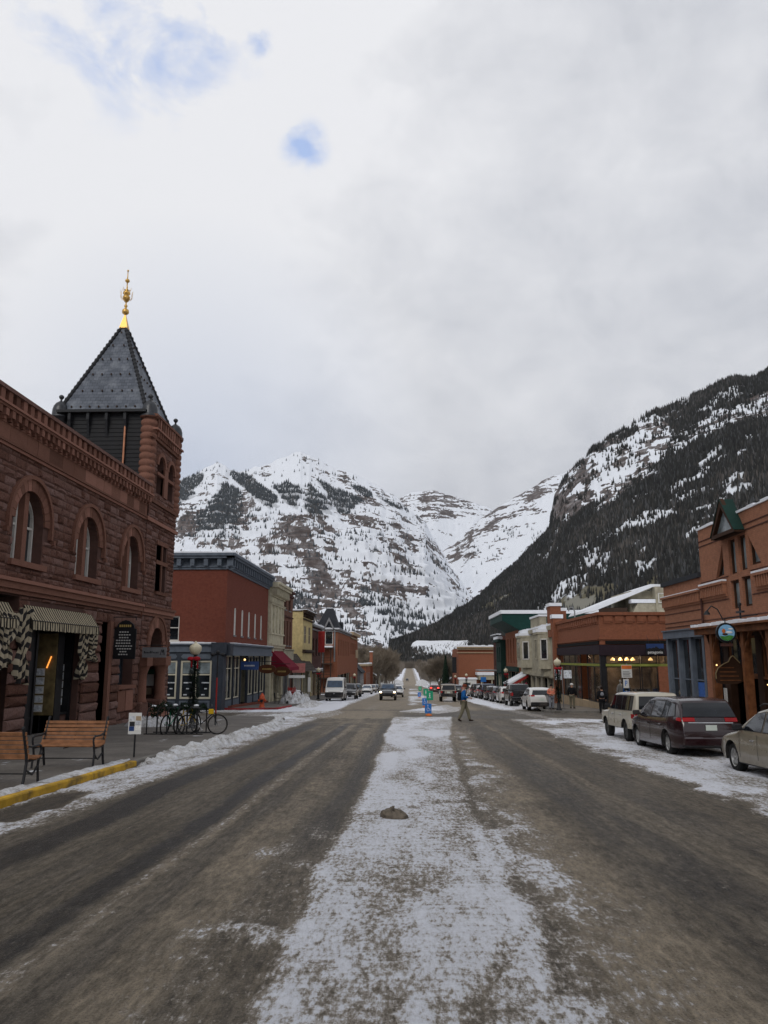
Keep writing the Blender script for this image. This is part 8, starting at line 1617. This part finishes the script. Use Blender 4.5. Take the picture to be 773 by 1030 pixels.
    def face(m):
        m.ball(tuple(cz_+fwd*.085*k-Vector((0, 0, .02))), .016*k, 6, 1, 1.3, 1.4)
        for s_ in (-1, 1): m.ball(tuple(cz_+rt*s_*.08*k+Vector((0, 0, -.01))), .022*k, 6, .5, 1, 1.4)
    mk('nose_and_ears', b, 'skin', face); mk('eyes', b, 'cloth_black', lambda m: [m.ball(tuple(cz_+fwd*.078*k+rt*s_*.03*k+Vector((0, 0, .015))), .009*k, 6) for s_ in (-1, 1)]); mk('mouth', b, 'scarf', lambda m: m.ball(tuple(cz_+fwd*.08*k-Vector((0, 0, .055))), .02*k, 6, 1, .3, .25))
    if hat: mk('beanie', t, hat, lambda m: m.lathe(tuple(H1-Vector((0, 0, .03*k))), [(.105*k, -.02), (.108*k, .02), (.10*k, .06*k), (.07*k, .10*k), (.001, .12*k)], 14))
    else: mk('hair', t, hair, lambda m: (m.ball(tuple(H1-Vector((0, 0, .01))-fwd*.02), .098*k, 12, 1, 1.05, .85), m.ball(tuple(cz_-fwd*.045), .085*k, 10, 1.05, .8, 1.2)))
    if bag: mk('shoulder_bag', t, 'cloth_black', lambda m: (m.bbox((0, .2, 1.25), (.13, .09, .2), .05), m.path([(-.12, .12, 1.42), (-.1, -.1, 1.35), (-.12, -.12, 1.1)], .02)))
    return t
walk = dict(kl=(.10, -.16, .52), al=(.10, -.24, .09), tl=(.11, -.40, .05), kr=(-.10, .06, .50), ar=(-.10, .22, .13), tr=(-.10, .08, .04), el=(.24, -.02, 1.17), wl=(.12, -.22, 1.12), er=(-.24, .0, 1.17), wr=(-.12, -.20, 1.14), ht=(0, -.05, 1.70), hb=(0, -.03, 1.59))
person(2.78, 42.0, math.pi/2*.95+math.pi*0, 'person in a bright blue jacket and khaki trousers walking across the street', dict(walk), 'jacket_blue', 'trousers_khaki', 'beanie_rust', bag=True, h=1.88)
person(12.35, 52.8, math.pi, 'person in a grey and black jacket standing on the corner, back to camera', {}, 'cloth_black', 'cloth_black', None, vest='jacket_grey', h=1.70, z0=.02)
person(9.75, 56.4, .4, 'person in a coral jacket on the pavement by the garlanded lamp', dict(wl=(.1, -.2, 1.1), wr=(-.1, -.2, 1.1)), 'jacket_coral', 'jacket_grey', 'cloth_black', h=1.68, z0=.15)
person(11.6, 58.6, 2.6, 'person in dark clothes with a pale hat outside the corner store windows', {}, 'cloth_black', 'trousers_khaki', 'shade_white', h=1.75, z0=.15)
person(10.5, 73.5, .2, 'person in a dark coat on the pavement behind the white hatchback', {}, 'cloth_black', 'cloth_black', 'scarf', h=1.78, z0=.15)
# ================================================================ trees
pm('bare_bark', (.15, .125, .10), rough=.95, var=.3, scale=2); pm('twigs', (.20, .165, .125), rough=.95, var=.4, scale=.6, bump=0)
def bare_tree(seed, hgt, spread, ntw=1500, tw=.06):
    rg_ = random.Random(seed); br = MB('bare_bark'); tips = []
    def grow(p, d, l, r, lev):
        n = 3; q = p
        for i in range(n):
            d2 = (d+Vector((rg_.uniform(-.12, .12), rg_.uniform(-.12, .12), .06))).normalized(); q2 = q+d2*l/n; br.tube(q, q2, r*(1-.25*i/n), r*(1-.25*(i+1)/n), 5 if lev > 1 else 8, False); q, d = q2, d2
            if lev < 4: 
                tips.append((q, d, lev))
        if lev < 4:
            for k in range(3 if lev < 3 else 2):
                a = rg_.uniform(0, 6.28); t_ = rg_.uniform(.28, .62)*spread; nd = (d+Vector((math.cos(a)*t_, math.sin(a)*t_, .12))).normalized(); grow(q, nd, l*rg_.uniform(.62, .82), r*.58, lev+1)
        else: tips.append((q, d, lev))
    grow(Vector((0, 0, 0)), Vector((0, 0, 1)), hgt*.20, hgt*.016, 0); tw_ = MB('twigs'); hi = [t for t in tips if t[2] >= 1]
    for i in range(ntw):
        q, d, lv = rg_.choice(hi); dd = (d+Vector((rg_.uniform(-.9, .9), rg_.uniform(-.9, .9), rg_.uniform(-.3, .8)))).normalized(); L_ = hgt*rg_.uniform(.06, .15); p = q+Vector((rg_.uniform(-1, 1), rg_.uniform(-1, 1), rg_.uniform(-1.4, .8)))*hgt*.07; w_ = dd.orthogonal().normalized()*tw*rg_.uniform(.6, 1.3); b_ = p+dd*L_; tw_.add([p-w_, p+w_, b_], [(0, 1, 2)])
        for k in range(2):
            m_ = p+dd*L_*rg_.uniform(.3, .8); d3 = (dd+Vector((rg_.uniform(-1, 1), rg_.uniform(-1, 1), rg_.uniform(-.2, .8)))).normalized(); tw_.add([m_-w_*.7, m_+w_*.7, m_+d3*L_*.5], [(0, 1, 2)])
    return br, tw_
protos = []
gt = 'bare trees at the far end of the street'; tl_ = {'left': [], 'right': []}
spots = []
rgt = random.Random(21)
for i in range(18): spots.append((-rgt.uniform(7.5, 26), rgt.uniform(275, 420), rgt.uniform(14, 20), 'left'))
spots += [(-9, 290, 19, 'left'), (-13.5, 305, 21, 'left'), (-7, 335, 19, 'left'), (-18, 320, 20, 'left'), (-6.8, 375, 15, 'left'), (-24, 300, 16, 'left')]
for i in range(14): spots.append((rgt.uniform(8.5, 26), rgt.uniform(235, 420), rgt.uniform(11, 16), 'right'))
spots += [(9.2, 250, 11, 'right'), (11, 285, 13, 'right'), (8.6, 340, 13, 'right'), (14, 250, 12, 'right')]
for i in range(44): yq = rgt.uniform(460, 1150); spots.append((rgt.choice((-1, 1))*rgt.uniform(9, 20+yq*.06), yq, rgt.uniform(12, 20), 'far'))
for i in range(22): spots.append((rgt.uniform(-110, -26), rgt.uniform(300, 600), rgt.uniform(9, 15), 'out'))
for i in range(10): spots.append((rgt.uniform(26, 80), rgt.uniform(300, 560), rgt.uniform(8, 12), 'out'))
for i, (x_, y_, h_, sd) in enumerate(spots):
    if i < 4:
        t_ = thing('bare_tree', (x_, y_, gz(y_)-.1), '', 'tree', gt, i); a_, b_ = bare_tree(50+i, 15, 1.0, 2600); a_.build('trunk', t_, world=False); b_.build('crown', t_, world=False); protos.append(t_); t_.scale = (h_/15,)*3
    else: t_ = dup(protos[i % 4], (x_, y_, gz(y_)-.1), rgt.uniform(0, 6.28)); t_.scale = (h_/15*rgt.uniform(.85, 1.2), h_/15*rgt.uniform(.85, 1.2), h_/15)
    t_['label'] = {'left': 'bare leafless tree in the dense brown grove left of the far road', 'right': 'bare leafless tree in the brown grove right of the far road', 'far': 'bare leafless tree beside the snowy road beyond the town', 'out': 'bare leafless tree behind the houses on the valley floor'}[sd]; t_['group'] = {'left': 'bare grove left of the far road', 'right': 'bare grove right of the far road', 'far': 'bare trees beside the far snowy road', 'out': 'bare trees behind the houses'}[sd]
def conifer(x, y, h, label, seed):
    t_ = thing('conifer', (x, y, gz(y)-.1), label, 'tree'); rg_ = random.Random(seed); mk('trunk', t_, 'bare_bark', lambda m: m.tube((0, 0, 0), (0, 0, h*.95), h*.018, .02, 8)); m = MB('garland')
    for i in range(1500):
        q = rg_.random()**.8; z = h*(.08+.9*q); rr = h*.17*(1-q)**.8*(.5+.6*rg_.random()); a = rg_.random()*6.28; p = Vector((0, 0, z)); e = Vector((math.cos(a)*rr, math.sin(a)*rr, z-rr*.35)); w_ = Vector((-math.sin(a), math.cos(a), 0))*h*.012; m.add([p*.2+e*.8-w_*2+Vector((0, 0, .1)), p*.2+e*.8+w_*2, e+(e-p)*.12-Vector((0, 0, .2)), p*.6+e*.4], [(0, 1, 2), (0, 3, 1)])
    m.build('crown', t_, world=False)
conifer(9.9, 222, 9.5, 'dark conifer standing in front of the bare trees on the right', 3); conifer(13.8, 230, 7, 'shorter dark conifer right of the first one by the wide orange brick building', 4)
# ================================================================ valley air
hm_ = bpy.data.materials.new('valley_haze'); hm_.use_nodes = True; q = hm_.node_tree; q.nodes.clear(); ou = q.nodes.new('ShaderNodeOutputMaterial'); pv = q.nodes.new('ShaderNodeVolumePrincipled'); pv.inputs['Color'].default_value = (.88, .93, 1, 1); pv.inputs['Density'].default_value = .00002; pv.inputs['Anisotropy'].default_value = .2; q.links.new(pv.outputs[0], ou.inputs['Volume']); MATS['valley_haze'] = hm_
hz_ = MB('valley_haze'); hz_.box(-9500, -900, -30, 9500, 9500, 2600); hz_ = hz_.build('haze'); tag(hz_, kind='stuff')
